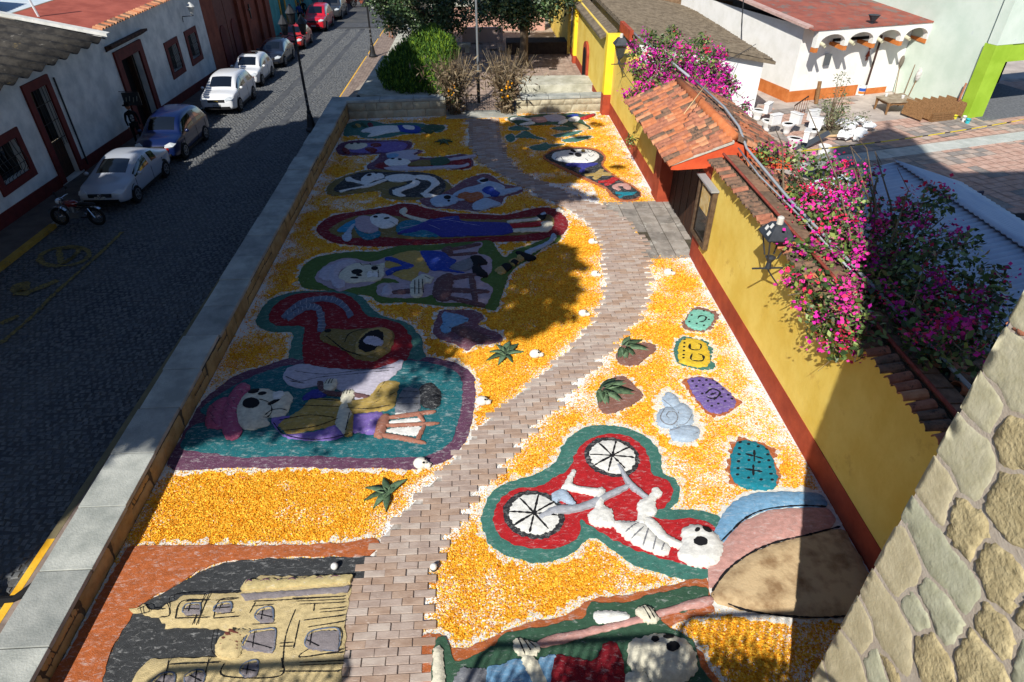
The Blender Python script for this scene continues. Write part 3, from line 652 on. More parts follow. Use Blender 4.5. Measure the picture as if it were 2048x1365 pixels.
# ---------------------------------------------------------------- yellow wall on the right
yw = thing('yellow_wall', 'long ochre yellow wall with a red dado and tiled coping beside the carpet', 'wall', (7, 12, 0))
def wallseg(par, y0, y1, h, x0=XW, x1=XW+.55, dado=.62, names=('wall_panel', 'dado')):
    b = MB(); b.box(x0, x1, y0, y1, 0, h); b.build(names[0], M_yellow, par)
    b = MB(); b.box(x0-.012, x0+.2, y0, y1-.002, -.2, dado); b.build(names[1], M_redado, par)
wallseg(yw, 3.2, 17.3, 3.32); wallseg(yw, 22.9, 33.6, 3.3)
b = MB(); b.box(XW, XW+.55, 17.3, 17.98, 0, 3.2); b.build('door_jamb', M_redado, yw)
b = MB(); b.box(XW-.1, XW+.55, 22.05, 22.9, 0, 3.2); b.build('door_jamb', M_redado, yw)
b = MB(); b.box(XW+.05, XW+.5, 17.98, 22.05, 2.75, 3.2); b.build('lintel', M_orange_trim, yw)
# tile edge, red cement line and flat bricks along the wall top
def tile_mesh(name, L=.42, r=.115, th=.016, n=6, flare=.86):
    b = MB(); vs = []
    for j, (t, rr) in enumerate(((0, r), (L, r*flare))):
        for rad in (rr, rr-th):
            for k in range(n+1):
                a = pi*k/n; vs.append((t, -rad*cos(a), rad*sin(a)*.95))
    m = n+1; fs = []
    for k in range(n):
        fs += [(k, k+1, 2*m+k+1, 2*m+k), (m+k, 3*m+k, 3*m+k+1, m+k+1), (k, m+k, m+k+1, k+1), (2*m+k, 2*m+k+1, 3*m+k+1, 3*m+k)]
    fs += [(0, 2*m, 3*m, m), (n, m+n, 3*m+n, 2*m+n)]
    b.add(vs, fs); return b
TILE = []
for m in M_clay:
    o = tile_mesh('tile').build('tile', m, kind='x'); o.data.name = 'clay_tile'; TILE.append(o.data); bpy.data.objects.remove(o)
def put_tile(par, p, d, roll=0., sc=1., name='roof_tile', w=None):
    """lay one barrel tile at p running down along d"""
    d = Vector(d).normalized(); side = Vector((0, 0, 1)).cross(d).normalized(); up = d.cross(side)
    o = bpy.data.objects.new(name, TILE[int(rng.choice(4, p=w if w is not None else (.4, .27, .18, .15)))]); link(o, par)
    from mathutils import Matrix
    Mx = Matrix((d, side, up)).transposed(); o.rotation_euler = Mx.to_euler(); o.location = Vector([float(t) for t in p])-wloc(par); o.scale = (sc, sc, sc); return o
k = 0
for y in np.arange(3.6, 17.2, .225):
    put_tile(yw, (XW+.12+rng.normal()*.012, y, 3.44+rng.normal()*.006), (-1, rng.normal()*.05, -.12), sc=.92, name='coping_tile', w=(.04, .22, .72, .02))
b = MB(); b.box(XW+.02, XW+.4, 3.2, 17.25, 3.32, 3.43); b.build('tile_bed', M_mortar, yw)
b = MB(); b.tube([(XW+.2, 3.3, 3.56), (XW+.21, 10, 3.565), (XW+.2, 17.3, 3.57)], .035, 6); b.build('red_cement_line', mat('red_cement', C(140,62,50), C(164,84,68), 8, 8, .9, .4, 30), yw)
M_flatbrick = [mat('roof_brick_%d' % i, C(104+i*14,84+i*8,68+i*5), C(136+i*14,112+i*8,92+i*5), 6, 9, .95, .5, 24, speck=[(10, .62, C(160,152,140))]) for i in range(3)]
for i, y in enumerate(np.arange(3.3, 17.2, .36)):
    b = MB(); z = 3.5; b.add([(XW+.24,y,z-.05),(XW+.6,y,z-.05),(XW+.6,y+.342,z-.05),(XW+.24,y+.342,z-.05),(XW+.25,y+.01,z+.03+rng.normal()*.006),(XW+.59,y+.01,z+.02),(XW+.59,y+.332,z+.02),(XW+.25,y+.332,z+.03)], [(4,5,6,7),(0,1,5,4),(1,2,6,5),(2,3,7,6),(3,0,4,7)])
    b.build('coping_brick', M_flatbrick[rng.integers(3)], yw)
b = MB(); b.box(XW+.2, XW+.62, 3.3, 17.2, 3.3, 3.45); b.build('brick_bed', M_mortar, yw)
# lean-to tile roof behind the wall, falling to the patio
lr = thing('lean_to_roof', 'sloping old clay tile roof behind the yellow wall under the flowers', 'roof', (8, 10, 3))
b = MB(); b.add([(7.28, 3.4, 3.36), (9.2, 3.4, 2.6), (9.2, 17.4, 2.6), (7.28, 17.4, 3.36), (7.28, 3.4, 2.9), (9.2, 3.4, 2.3), (9.2, 17.4, 2.3), (7.28, 17.4, 2.9)], [(0,1,2,3),(4,7,6,5),(0,4,5,1),(2,6,7,3),(1,5,6,2),(0,3,7,4)]); b.build('roof_deck', M_mortar, lr)
cnt = 0
for y in np.arange(3.6, 17.4, .34):
    for j in range(5):
        if y < 6: continue
        x = 7.34+j*.37; z = 3.42-(x-7.28)*.396+.03; put_tile(lr, (x+rng.normal()*.02, y+rng.normal()*.012, z), (1, rng.normal()*.03, -.37), sc=1.18, w=(.25, .3, .35, .1))
b = MB(); b.box(9.0, 9.25, 3.4, 17.4, 0, 2.3); b.build('back_wall', M_plasterwhite, lr)
# ---------------------------------------------------------------- gatehouse roof over the wall door
gh = thing('gatehouse', 'small gatehouse with an orange clay tile roof over the wooden door', 'gatehouse', (7.2, 20.5, 0))
GY0, GY1 = 17.55, 23.75
EL, RG, ER = (5.52, 3.2), (7.2, 3.86), (9.15, 3.12)
b = MB()
for y0, y1 in ((GY0, GY1),):
    P = [(EL[0], EL[1]-.17), (EL[0], EL[1]-.02), (RG[0], RG[1]-.06), (ER[0], ER[1]-.02), (ER[0], ER[1]-.17), (RG[0]+.3, 3.1), (EL[0]+.2, 3.02)]
    b.prism([(x, y0, z) for x, z in P], (0, y1-y0, 0))
b.build('roof_slab', M_orange_trim, gh)
b = MB(); b.prism([(EL[0]-.02, GY0-.03, EL[1]-.05), (EL[0]-.02, GY0-.03, EL[1]+.02), (RG[0], GY0-.03, RG[1]-.02), (RG[0], GY0-.03, RG[1]-.09)], (0, .1, 0)); b.build('mortar_edge', mat('pale_mortar', C(190,182,168), C(210,204,190), 8, 8, .95, .5, 30), gh)
def roofside(e, w, cols, pitch, rows, sc):
    d = Vector((e[0]-RG[0], 0, e[1]-RG[1])); Ls = d.length; d.normalize()
    for i in range(cols):
        y = GY0+.12+i*pitch; wob = rng.normal()*.02
        for j in range(rows):
            s = .06+j*(Ls-.12)/rows+rng.normal()*.015
            p = (RG[0]+d.x*s, y+wob+rng.normal()*.012, RG[1]+.015+d.z*s+rng.normal()*.008)
            put_tile(gh, p, (d.x, rng.normal()*.035, d.z-.03), sc=sc*rng.uniform(.95, 1.06), w=w)
roofside(EL, (.32, .32, .24, .12), 22, .283, 6, 1.14); roofside(ER, (.2, .34, .4, .06), 22, .283, 6, 1.25)
b = MB()
for i in range(14):
    y = GY0+.1+i*.445; vs = []
b.tube([(RG[0], GY0+.1, RG[1]+.05), (RG[0]+.01, 20.5, RG[1]+.06), (RG[0], GY1-.2, RG[1]+.05)], .15, 10); b.build('ridge', mat('ridge_clay', C(190,106,62), C(210,128,80), 3, 8, .85, .4, 30), gh, smooth=True)
dl = thing('wooden_door', 'dark weathered wooden door set back under the gatehouse roof', 'door', (7.05, 20, 0))
for i, y in enumerate(np.arange(18.02, 22.0, .34)):
    b = MB(); b.box(7.02+(i % 2)*.012, 7.1, y, y+.33, .03, 2.74); b.build('door_plank', M_wood_dark, dl)
b = MB(); b.box(6.74, 6.86, 18.0, 18.18, .03, 2.72); b.build('door_post', M_wood_dark, dl)
nb = thing('notice_case', 'glazed brown notice case hanging on the yellow wall beside the door', 'notice board', (6.55, 17.2, 1))
ya, yb_ = PX(1390,420,6.58)[1], PX(1418,420,6.58)[1]
y0, y1 = 16.55, 17.85; z0, z1 = .95, 2.75
b = MB()
b.box(6.5, 6.645, y0, y0+.1, z0, z1); b.box(6.5, 6.645, y1-.1, y1, z0, z1); b.box(6.5, 6.645, y0+.1, y1-.1, z0, z0+.1); b.box(6.5, 6.645, y0+.1, y1-.1, z1-.1, z1); b.build('frame', mat('case_wood', C(84,66,50), C(110,90,70), 6, 8, .6), nb)
b = MB(); b.box(6.55, 6.6, y0+.1, y1-.1, z0+.1, z1-.1); b.build('pane', M_glassdark, nb)
b = MB(); b.box(6.535, 6.549, y0+.3, y1-.3, z0+.95, z1-.2); b.build('paper', mat('yellowed_paper', C(196,160,90), C(220,200,150), 4, 6), nb)
b = MB(); b.box(6.42, 6.645, y0-.05, y1+.05, z1, z1+.05); b.build('rain_cover', mat('grey_tin', C(170,172,172), rough=.5), nb)
# ---------------------------------------------------------------- wall lanterns
M_lantern = mat('lantern_metal', C(44,48,54), C(60,64,70), 6, 5, .55)
M_lampglass = mat('lantern_glass', C(60,66,70), rough=.15)
def lantern(y, z, label, stickers=False):
    t = thing('wall_lantern', label, 'lantern', (XW, y, z), 'lanterns on the yellow wall')
    x = XW-.36
    b = MB(); b.tube([(XW-.02, y, z-.45), (x-.35, y, z-.45)], .022, 5); b.tube([(XW-.02, y, z-.9), (XW-.25, y, z-.62), (x, y, z-.47)], .018, 5); b.build('bracket', M_lantern, t)
    b = MB(); b.lathe([(.07, z-.45), (.05, z-.3), (.09, z-.22), (.12, z-.18), (.06, z-.15)], (x, y, 0), 8); b.build('stem', M_lantern, t)
    for i, j in ((-1,-1),(1,-1),(1,1),(-1,1)):
        b = MB(); b.tube([(x+i*.1, y+j*.1, z-.16), (x+i*.22, y+j*.22, z+.34)], .018, 4); b.build('post', M_lantern, t)
    b = MB(); lo, hi = .09, .2; b.add([(x+i*r, y+j*r, zz) for r, zz in ((lo, z-.15), (hi, z+.33)) for i, j in ((-1,-1),(1,-1),(1,1),(-1,1))], [(k, (k+1) % 4, 4+(k+1) % 4, 4+k) for k in range(4)])
    if not stickers: b.build('glass', M_lampglass, t)
    b = MB(); b.add([(x+i*r, y+j*r, zz) for r, zz in ((.29, z+.34), (.29, z+.37), (.13, z+.62)) for i, j in ((-1,-1),(1,-1),(1,1),(-1,1))], [(k, (k+1) % 4, 4+(k+1) % 4, 4+k) for k in range(4)]+[(4+k, 4+(k+1) % 4, 8+(k+1) % 4, 8+k) for k in range(4)]+[(3,2,1,0),(8,9,10,11)]); b.build('hood', M_lantern, t)
    b = MB(); b.lathe([(.07, z+.62), (.07, z+.76), (.05, z+.78)], (x, y, 0), 10); b.build('cap', mat('pale_plastic', C(220,214,200), rough=.5), t)
    if stickers:
        for a, q in ((-.14, .46), (.1, .5), (-.02, .58)):
            f = (.37+.31*0); 
            zq = z+q; r = .29-(q-.37)*.16/.25+.004
            b = MB(); b.obox((x-r, y+a*.8, zq), (0, 1, 0), (.48, 0, .88), (-.88, 0, .48), .045, .05, .003); b.build('sticker', mat('white_sticker', C(225,225,220)), t)
lantern(12.1, 3.35, 'open black wall lantern with white stickers among the near flowers', True)
lantern(29.6, 3.55, 'black glazed wall lantern by the bright yellow pilaster')
# conduits along the wall top
M_conduit = mat('grey_conduit', C(168,174,178), rough=.45)
def pipe(pts, r, label, name='conduit_pipe', m=None, cat='pipe'):
    b = MB(); b.tube(pts, r, 6); return b.build(name, m or M_conduit, smooth=True, label=label, cat=cat)
pipe([(7.75, 23.4, 3.95), (7.85, 20.5, 3.9), (7.6, 18.4, 3.95), (7.45, 17.2, 3.74), (7.4, 14, 3.62), (7.42, 11.4, 3.6), (7.4, 7, 3.6)], .036, 'thick pale grey conduit running along the gatehouse roof and wall top')
pipe([(7.25, 17.3, 3.72), (7.24, 15.6, 3.6), (7.3, 13, 3.6), (7.28, 10.6, 3.6)], .022, 'thin grey conduit running beside the thicker pipe on the wall top')
pipe([(7.2, 32, 4.0), (7.3, 29, 4.0), (7.6, 26.5, 3.95), (7.7, 24, 3.95)], .045, 'pale grey conduit crossing towards the far lantern')
pipe([PX(1368,228,6.3), PX(1416,164,7.4)], .014, 'thin straight cane lying across the gatehouse tiles', 'cane', mat('dry_cane', C(222,190,140)), 'cane')
# ---------------------------------------------------------------- left side houses along the street (wall plane X = -17)
XH = -17.0
def holed(par, name, y0, y1, z0f, z1, holes, m, th=.35, x=XH, dark=True):
    """wall with real openings: holes are (y0, y1, z0, z1)"""
    ys = sorted({y0, y1, *[h[0] for h in holes], *[h[1] for h in holes]}); zs_ = sorted({z0f, z1, *[h[2] for h in holes], *[h[3] for h in holes]})
    b = MB()
    for a, c in zip(ys, ys[1:]):
        for d, e in zip(zs_, zs_[1:]):
            if not any(h[0] <= a+1e-6 and c <= h[1]+1e-6 and h[2] <= d+1e-6 and e <= h[3]+1e-6 for h in holes): b.quad((x, a, d), (x, c, d), (x, c, e), (x, a, e))
    for h in holes:
        for p, q in (((h[0], h[2]), (h[0], h[3])), ((h[1], h[3]), (h[1], h[2])), ((h[0], h[3]), (h[1], h[3])), ((h[1], h[2]), (h[0], h[2]))):
            b.quad((x, *p), (x, *q), (x-th, *q), (x-th, *p))
    b.quad((x-th-.02, y0, z0f), (x-th-.02, y0, z1), (x, y0, z1), (x, y0, z0f)); b.quad((x, y1, z0f), (x, y1, z1), (x-th-.02, y1, z1), (x-th-.02, y1, z0f)); b.quad((x, y0, z1), (x, y1, z1), (x-6, y1, z1), (x-6, y0, z1))
    b.quad((x-6, y0, z0f), (x-6, y0, z1), (x, y0, z1), (x, y0, z0f))
    return b.build(name, m, par)
def frame(par, h, w, m, name='window_frame', proud=.06, sill=True, x=XH):
    y0, y1, z0, z1 = h; b = MB()
    b.box(x+.001, x+proud, y0-w, y0, z0-(w if sill else 0), z1+w); b.box(x+.001, x+proud, y1, y1+w, z0-(w if sill else 0), z1+w); b.box(x+.001, x+proud, y0, y1, z1, z1+w)
    if sill: b.box(x+.001, x+proud, y0, y1, z0-w, z0)
    return b.build(name, m, par)
def window(par, h, w=.3, bars=7, m=None):
    f = frame(par, h, w, m or M_oxblood); y0, y1, z0, z1 = h
    b = MB(); b.box(XH-.3, XH-.28, y0, y1, z0, z1); b.build('pane', M_glassdark, f)
    b = MB()
    for y in np.linspace(y0+.08, y1-.08, bars): b.tube([(XH+.02, y, z0), (XH+.02, y, z0+.1), (XH+.16, y, z0+.25), (XH+.18, y, z0+.5), (XH+.05, y, z0+.95), (XH+.02, y, z1)], .012, 4)
    for z in (z0+.4, z1-.5): b.tube([(XH+.1, y0, z), (XH+.1, y1, z)], .012, 4)
    b.build('window_grille', M_metal_dark, f); return f
h1 = thing('white_house', 'long white house with oxblood dado, doors and grilled windows on the street', 'house', (-17.2, 30, -1.2))
W1, D2, D3 = (23.0, 24.62, .78, 2.0), (26.4, 27.6, -.45, 3.1), (33.95, 36.1, -1.0, 2.55)
W4, W5 = (39.5, 40.85, .65, 1.95), (42.6, 43.95, .65, 1.95)
holed(h1, 'wall', 11, 46.0, -2, 3.86, [W1, D2, D3, W4, W5], M_plasterwhite)
b = MB(); b.box(-17.3, -17.001, 32.5, 46.0, 3.86, 4.08); b.build('upper_wall', M_plasterwhite, h1)
for a, c in ((11, 26.1), (27.9, 33.6), (36.5, 46)):
    b = MB()
    for t0, t1 in zip(np.linspace(a, c, 6), np.linspace(a, c, 6)[1:]):
        za, zc = zs(t0)+.62, zs(t1)+.62; b.add([(XH+.03,t0,-2.2),(XH+.03,t1,-2.2),(XH+.03,t1,zc),(XH+.03,t0,za),(XH+.002,t1,zc),(XH+.002,t0,za)], [(0,1,2,3),(3,2,4,5)])
    b.build('dado', M_oxblood, h1)
for w in (W1, W4, W5): window(h1, w)
f = frame(h1, D2, .32, M_oxblood, 'door_frame', .08, False); b = MB(); b.box(XH-.25, XH-.2, D2[0], D2[1], -.5, 1.0); b.build('door', M_wood_dark, f)
b = MB(); b.box(XH-.3, XH-.28, D2[0], D2[1], 1.0, 3.1); b.build('pane', M_glassdark, f)
b = MB()
for y in np.linspace(D2[0]+.1, D2[1]-.1, 6): b.tube([(XH+.02, y, .8), (XH+.02, y, 3.1)], .012, 4)
for z in (1.1, 1.8, 2.5): b.tube([(XH+.02, D2[0], z), (XH+.02, D2[1], z)], .014, 4)
b.build('door_grille', M_metal_dark, f)
f = frame(h1, D3, .45, M_oxblood, 'door_frame', .1, False)
b = MB(); b.prism([(XH+.01, 33.0, 3.12), (XH+.34, 33.0, 3.3), (XH+.34, 33.0, 3.4), (XH+.01, 33.0, 3.36)], (0, 4.1, 0)); b.build('cornice', mat('mossy_cornice', C(60,42,38), C(92,70,60), 5, 8, .95, .4, 20), f)
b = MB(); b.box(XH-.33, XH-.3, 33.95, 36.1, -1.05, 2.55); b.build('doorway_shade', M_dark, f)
b = MB(); b.box(XH-.3, XH-.02, 35.3, 35.36, -1.0, 2.5); b.build('door_leaf', M_wood_dark, f)
b = MB(); b.tube([(XH+.06, 28.25, 3.2), (XH+.06, 28.25, -.4)], .035, 6); b.build('downpipe', M_metal_dark, h1)
for i in range(46):       # eave of small clay tiles over the far half
    y = 32.75+i*.29; put_tile(h1, (-17.05, y, 4.2), (1, 0, -.2), sc=1.0, name='eave_tile', w=(.2, .2, .3, .3))
b = MB(); b.add([(-17.1, 32.6, 4.17), (-17.1, 46.2, 4.17), (-20.6, 46.2, 4.75), (-20.6, 32.6, 4.75)], [(0,1,2,3)]); b.add([(-20.6, 31.5, 4.78), (-20.6, 46.2, 4.78), (-30, 46.2, 5.6), (-30, 31.5, 5.6)], [(0,1,2,3)], 1); b.build('roof', [M_red_roof, M_white_roof], h1)
b = MB(); b.tube([(-19.6, 33.4, 4.5), (-19.9, 33.3, 6.6)], .05, 6); b.build('vent_pipe', mat('white_pipe', C(225,228,230), rough=.5), h1)
b = MB(); b.tube([(-19.7, 38.4, 4.5), (-19.8, 38.3, 6.0)], .03, 6); b.build('vent_pipe', M_metal_dark, h1)
M_sheet = mat('weathered_dark_sheet', C(44,42,40), C(74,70,64), 2.5, 9, .8, .5, 14, speck=[(3, .62, C(150,146,138)), (1.2, .62, C(130,112,70))])
def corrugated(name, p0, ux, vy, nu, nv, amp, pitch, m, parent=None, **kw):
    """wavy sheet: waves across u, running along v"""
    p0, ux, vy = (np.array(q, float) for q in (p0, ux, vy)); n = np.cross(ux, vy); n /= np.linalg.norm(n)*(1 if n[2] > 0 else -1)
    L = np.linalg.norm(ux); k = int(L/pitch*8); b = MB(); vs = []
    for j in range(nv+1):
        for i in range(k+1): vs.append(p0+ux*i/k+vy*j/nv+n*amp*math.sin(i/8*2*pi))
    fs = [(j*(k+1)+i, j*(k+1)+i+1, (j+1)*(k+1)+i+1, (j+1)*(k+1)+i) for j in range(nv) for i in range(k)]
    b.add(vs, fs); o = b.build(name, m, parent, smooth=True, **kw); md = o.modifiers.new('t', 'SOLIDIFY'); md.thickness = .015; return o
corrugated('corrugated_roof', (-16.3, 11, 3.82), (0, 21.1, .1), (-6.5, 0, 1.35), 0, 3, .085, .93, M_sheet, h1)
b = MB(); b.box(-22.8, -16.28, 32.15, 32.42, 3.95, 4.02); b.add([(-16.25,32.1,3.95),(-16.25,32.45,3.95),(-22.8,32.45,5.3),(-22.8,32.1,5.3),(-16.25,32.1,4.08),(-16.25,32.45,4.08),(-22.8,32.45,5.43),(-22.8,32.1,5.43)], [(4,5,6,7),(0,1,5,4),(3,0,4,7)]); b.build('roof_edge', mat('pale_rusty_edge', C(205,205,198), C(228,226,220), 3, 8, .8, speck=[(3, .62, C(170,120,80))]), h1)
corrugated('corrugated_roof', (-20.5, 26, 5.6), (-1, 8.5, .05), (-8, 0, .7), 0, 2, .05, .3, mat('grey_sheet', C(150,152,152), C(176,178,178), 1, 8, .6), h1)
hs = thing('hanging_sign', 'small dark hanging sign beside the oxblood doorway of the white house', 'sign', (-16.6, 32.9, .9))
b = MB(); b.box(-16.9, -16.1, 32.88, 32.93, .75, 1.35); b.build('board', M_metal_dark, hs); b = MB(); b.tube([(-17, 32.9, 1.4), (-16.1, 32.9, 1.4)], .015, 4); b.build('bracket', M_metal_dark, hs)
b = MB()
for k in range(4): b.obox((-16.75+k*.17, 32.872, 1.02+.05*(k % 2)), (1, 0, 0), (0, 1, 0), (.25, 0, .97), .018, .004, .12)
b.build('lettering', mat('pale_sign_paint', C(150,150,140)), hs)
# lamp on the white house
wl = thing('wall_lantern', 'white glass wall lamp on an iron bracket high on the white house', 'lantern', (-16.7, 42.7, 3.3))
b = MB(); b.tube([(-17, 42.7, 2.7), (-16.95, 42.7, 3.0), (-16.3, 42.7, 3.05)], .025, 5); b.build('bracket', M_metal_dark, wl)
b = MB(); b.lathe([(.08, 3.1), (.2, 3.5), (.24, 3.52), (.05, 3.75)], (-16.35, 42.7, 0), 8); b.build('lamp_head', mat('milky_glass', C(205,205,200), rough=.3), wl)
# brown house with carved doors, then teal and yellow fronts
M_brownwall = mat('terracotta_wall', C(128,66,48), C(150,82,60), 1.6, 9, .85, .3, 12, speck=[(3, .66, C(160,104,80))])
h2 = thing('terracotta_house', 'terracotta brown house with tall carved double doors and a metal cross', 'house', (-17.2, 53, -1.6))
DD = [(48.1, 50.4, -1.4, 3.6), (51.0, 53.4, -1.4, 3.4)]
holed(h2, 'wall', 46.02, 61.5, -3, 5.0, [(48.2, 53.2, -1.5, 3.5)], M_brownwall, .5)
b = MB(); b.box(-17.4, -17.34, 48.2, 53.2, -1.6, 3.5); b.build('door_backing', M_oxblood, h2)
for y0 in (48.25, 50.75):
    d = MB(); d.box(-17.3, -17.22, y0, y0+2.4, -1.5, 3.45); do = d.build('door', mat('carved_red_wood', C(96,42,34), C(120,58,46), 4, 8, .6, .4, 12), h2)
    b = MB(); c = y0+1.2
    b.prism([(-17.215, c-.55, -1.3), (-17.215, c+.55, -1.3), (-17.215, c+.55, .8)]+[(-17.215, c+.55*cos(a), .8+.55*sin(a)) for a in np.linspace(.3, pi-.3, 6)]+[(-17.215, c-.55, .8)], (.05, 0, 0)); b.build('arched_panel', M_oxblood, do)
b = MB(); b.box(-16.98, -16.7, 47.6, 51.0, 3.6, 3.85); b.build('ledge', M_oxblood, h2)
b = MB(); b.obox((-16.95, 55.6, 1.2), (1,0,0), (0,1,0), (0,0,1), .03, .06, .5); b.obox((-16.95, 55.6, 1.35), (1,0,0), (0,1,0), (0,0,1), .031, .3, .06); b.build('metal_cross', M_metal_dark, h2)
for y in (54.2, 57.5, 59.6):
    b = MB(); b.box(-16.99, -16.8, y, y+.3, -2.2, 4.8); b.build('pilaster', M_brownwall, h2)
M_teal = mat('teal_wall', C(70,142,138), C(92,164,158), 1.2, 8, .85, .3, 12)
h3 = thing('teal_house', 'teal house with yellow door surrounds far along the street', 'house', (-17.2, 70, -2))
holed(h3, 'wall', 61.52, 78, -4, 5, [(64.6, 66.2, -2, 1.6), (70.6, 72.2, -2.3, 1.5)], M_teal, .4)
for h in ((64.6, 66.2, -2.4, 1.6), (70.6, 72.2, -2.6, 1.5)):
    f = frame(h3, h, .3, mat('ochre_trim', C(196,150,60), C(214,170,80), 2, 6), 'door_frame', .08, False); b = MB(); b.box(XH-.38, XH-.3, h[0], h[1], h[2], h[3]); b.build('door', M_wood_dark, f)
h4 = thing('shaded_house', 'house in deep shade closing the far left of the street', 'house', (-17, 86, -2))
b = MB(); b.box(-24, -16.4, 78.05, 96, -4, 5); b.build('wall', mat('grey_blue_wall', C(120,130,136), C(140,150,154), 1, 8), h4)
b = MB(); b.box(-16.38, -12.5, 84, 96, -4, 1.6); b.build('porch_wall', M_brownwall, h4)
# ---------------------------------------------------------------- plaza behind the far wall
b = MB(); b.add([(-7.4, 33.5, -.05), (16, 33.7, -.05), (16, 92, -.4), (-3.8, 92, -.6), (-3.8, 60, -.3)], [(0,1,2,3,4)]); b.build('plaza', mat('plaza_stone', C(148,134,120), C(176,162,146), 1.5, 9, .9, .4, 20, speck=[(3, .64, C(110,100,90))]), kind='structure')
def plaza_slabs():
    q = []; xs = np.arange(-2.4, 6.4, .5); ys = np.arange(33.7, 50, .5)
    for y in ys:
        for x in xs:
            if rng.random() < .98: q.append([(x+.012, y+.012, -.03+rng.random()*.006), (x+.488, y+.012, -.03), (x+.488, y+.488, -.03+rng.random()*.006), (x+.012, y+.488, -.03)])
    fastmesh('plaza_slabs', np.array(q), mat('plaza_slab', C(150,128,114), C(186,164,148), 2.2, 8, .9, .3, 24), kind='stuff')
plaza_slabs()
M_pale = mat('pale_old_stone', C(170,168,150), C(204,202,186), 1.6, 9, .95, .5, 18, speck=[(4, .6, C(130,130,110)), (12, .68, C(110,108,96))])
st = thing('stone_platform', 'pale stepped stone platform behind the right far wall', 'platform', (4.5, 36.5, 0))
for x0, x1, y0, y1, z in ((2.35, 6.5, 34.2, 35.6, .28), (2.45, 6.5, 36.6, 38.6, .45), (2.35, 6.5, 35.6, 36.6, .12)):
    b = MB(); b.box(x0, x1, y0, y1, -.1, z); b.build('step', M_pale, st, bevel=.03)
pb = thing('street_planter', 'long pale stone planter beside the street pavement under the conifer', 'planter', (-4.5, 42, -.4))
b = MB(); b.prism([(-6.2, 35.4, -1.3), (-1.6, 34.2, -1.3), (-1.6, 44, -1.3), (-5.8, 44, -1.3)], (0, 0, 1.75)); b.build('planter_wall', M_pale, pb)
b = MB(); b.prism([(-5.9, 44.05, -1.6), (-3.9, 44.05, -1.6), (-3.9, 64, -2.2), (-5.9, 64, -2.2)], (0, 0, 1.5)); b.build('planter_wall', M_pale, pb)
bn = thing('plaza_planter', 'dark low brick planter in the shade around the plaza tree', 'planter', (3.5, 48, 0))
b = MB(); b.box(2.2, 6.2, 46.0, 47.6, -.1, .7); b.build('planter_wall', mat('dark_brick', C(58,52,50), C(76,68,64), 4, 8, .9, .4, 20), bn)
bn2 = thing('plaza_bench', 'dark stone bench in the shade left of the flagpole', 'bench', (-1, 47, 0))
b = MB(); b.box(-2.4, -.2, 46.6, 47.3, .35, .5); b.build('seat', M_pale, bn2); 
for x in (-2.2, -.6):
    b = MB(); b.box(x, x+.3, 46.7, 47.2, -.1, .349); b.build('leg', M_pale, bn2)
kw_ = thing('kiosk_wall', 'low rose coloured wall closing the plaza under the trees', 'wall', (2, 56, 0))
b = MB(); b.box(-3.2, 5.6, 55, 55.6, -.4, 1.5); b.build('wall_panel', mat('rose_wall', C(196,150,132), C(214,170,152), 1.2, 8, .9, .3, 14), kw_); b = MB(); b.box(-3.3, 5.7, 54.9, 55.7, 1.502, 1.7); b.build('coping', M_pale, kw_)
b = MB(); b.box(-.8, 2.1, 50.0, 50.3, -.3, .9); b.build('panel', mat('pale_rose_panel', C(206,176,162), C(220,194,182), 1.2, 8), kw_)
# yellow facade going on beyond the far wall
yf = thing('yellow_facade', 'ochre yellow facade with bright pilasters and an arched red door beyond the far wall', 'house', (6.8, 42, 0))
b = MB(); b.box(6.45, 7.0, 33.65, 46, -.3, 3.55); b.build('wall_panel', M_yellow, yf)
b = MB(); b.box(6.2, 6.4, 46.02, 58, -.3, 3.4); b.build('wall_panel', M_yellow, yf)
b = MB(); b.box(6.42, 6.448, 33.65, 46, -.3, .42); b.build('dado', M_redado, yf)
for y in (32.55, 43.4):
    b = MB(); b.box(6.26 if y > 40 else 6.3, 7.0, y, y+.5, 1.0 if y < 40 else .42, 3.7); b.build('pilaster', M_sunlityellow, yf)
    b = MB(); b.box(6.24 if y > 40 else 6.28, 7.0, y-.02, y+.52, -.2, 1.0 if y < 40 else .42); b.build('pilaster_base', M_redado, yf)
b = MB(); b.prism([(6.44, 38.4, -.1), (6.44, 40.0, -.1), (6.44, 40.0, 1.5)]+[(6.44, 39.2+.8*cos(a), 1.5+.6*sin(a)) for a in np.linspace(.2, pi-.2, 8)]+[(6.44, 38.4, 1.5)], (-.12, 0, 0)); f = b.build('arch_surround', M_redado, yf)
b = MB(); b.prism([(6.315, 38.75, -.1), (6.315, 39.65, -.1), (6.315, 39.65, 1.4)]+[(6.315, 39.2+.45*cos(a), 1.4+.4*sin(a)) for a in np.linspace(.2, pi-.2, 8)]+[(6.315, 38.75, 1.4)], (-.03, 0, 0)); b.build('door', M_dark, f)
b = MB(); b.prism([(6.15, 33.7, 3.3), (6.15, 33.7, 3.4), (6.95, 33.7, 3.7), (6.95, 33.7, 3.6)], (0, 10, 0)); b.build('eave', M_oldtile, yf)
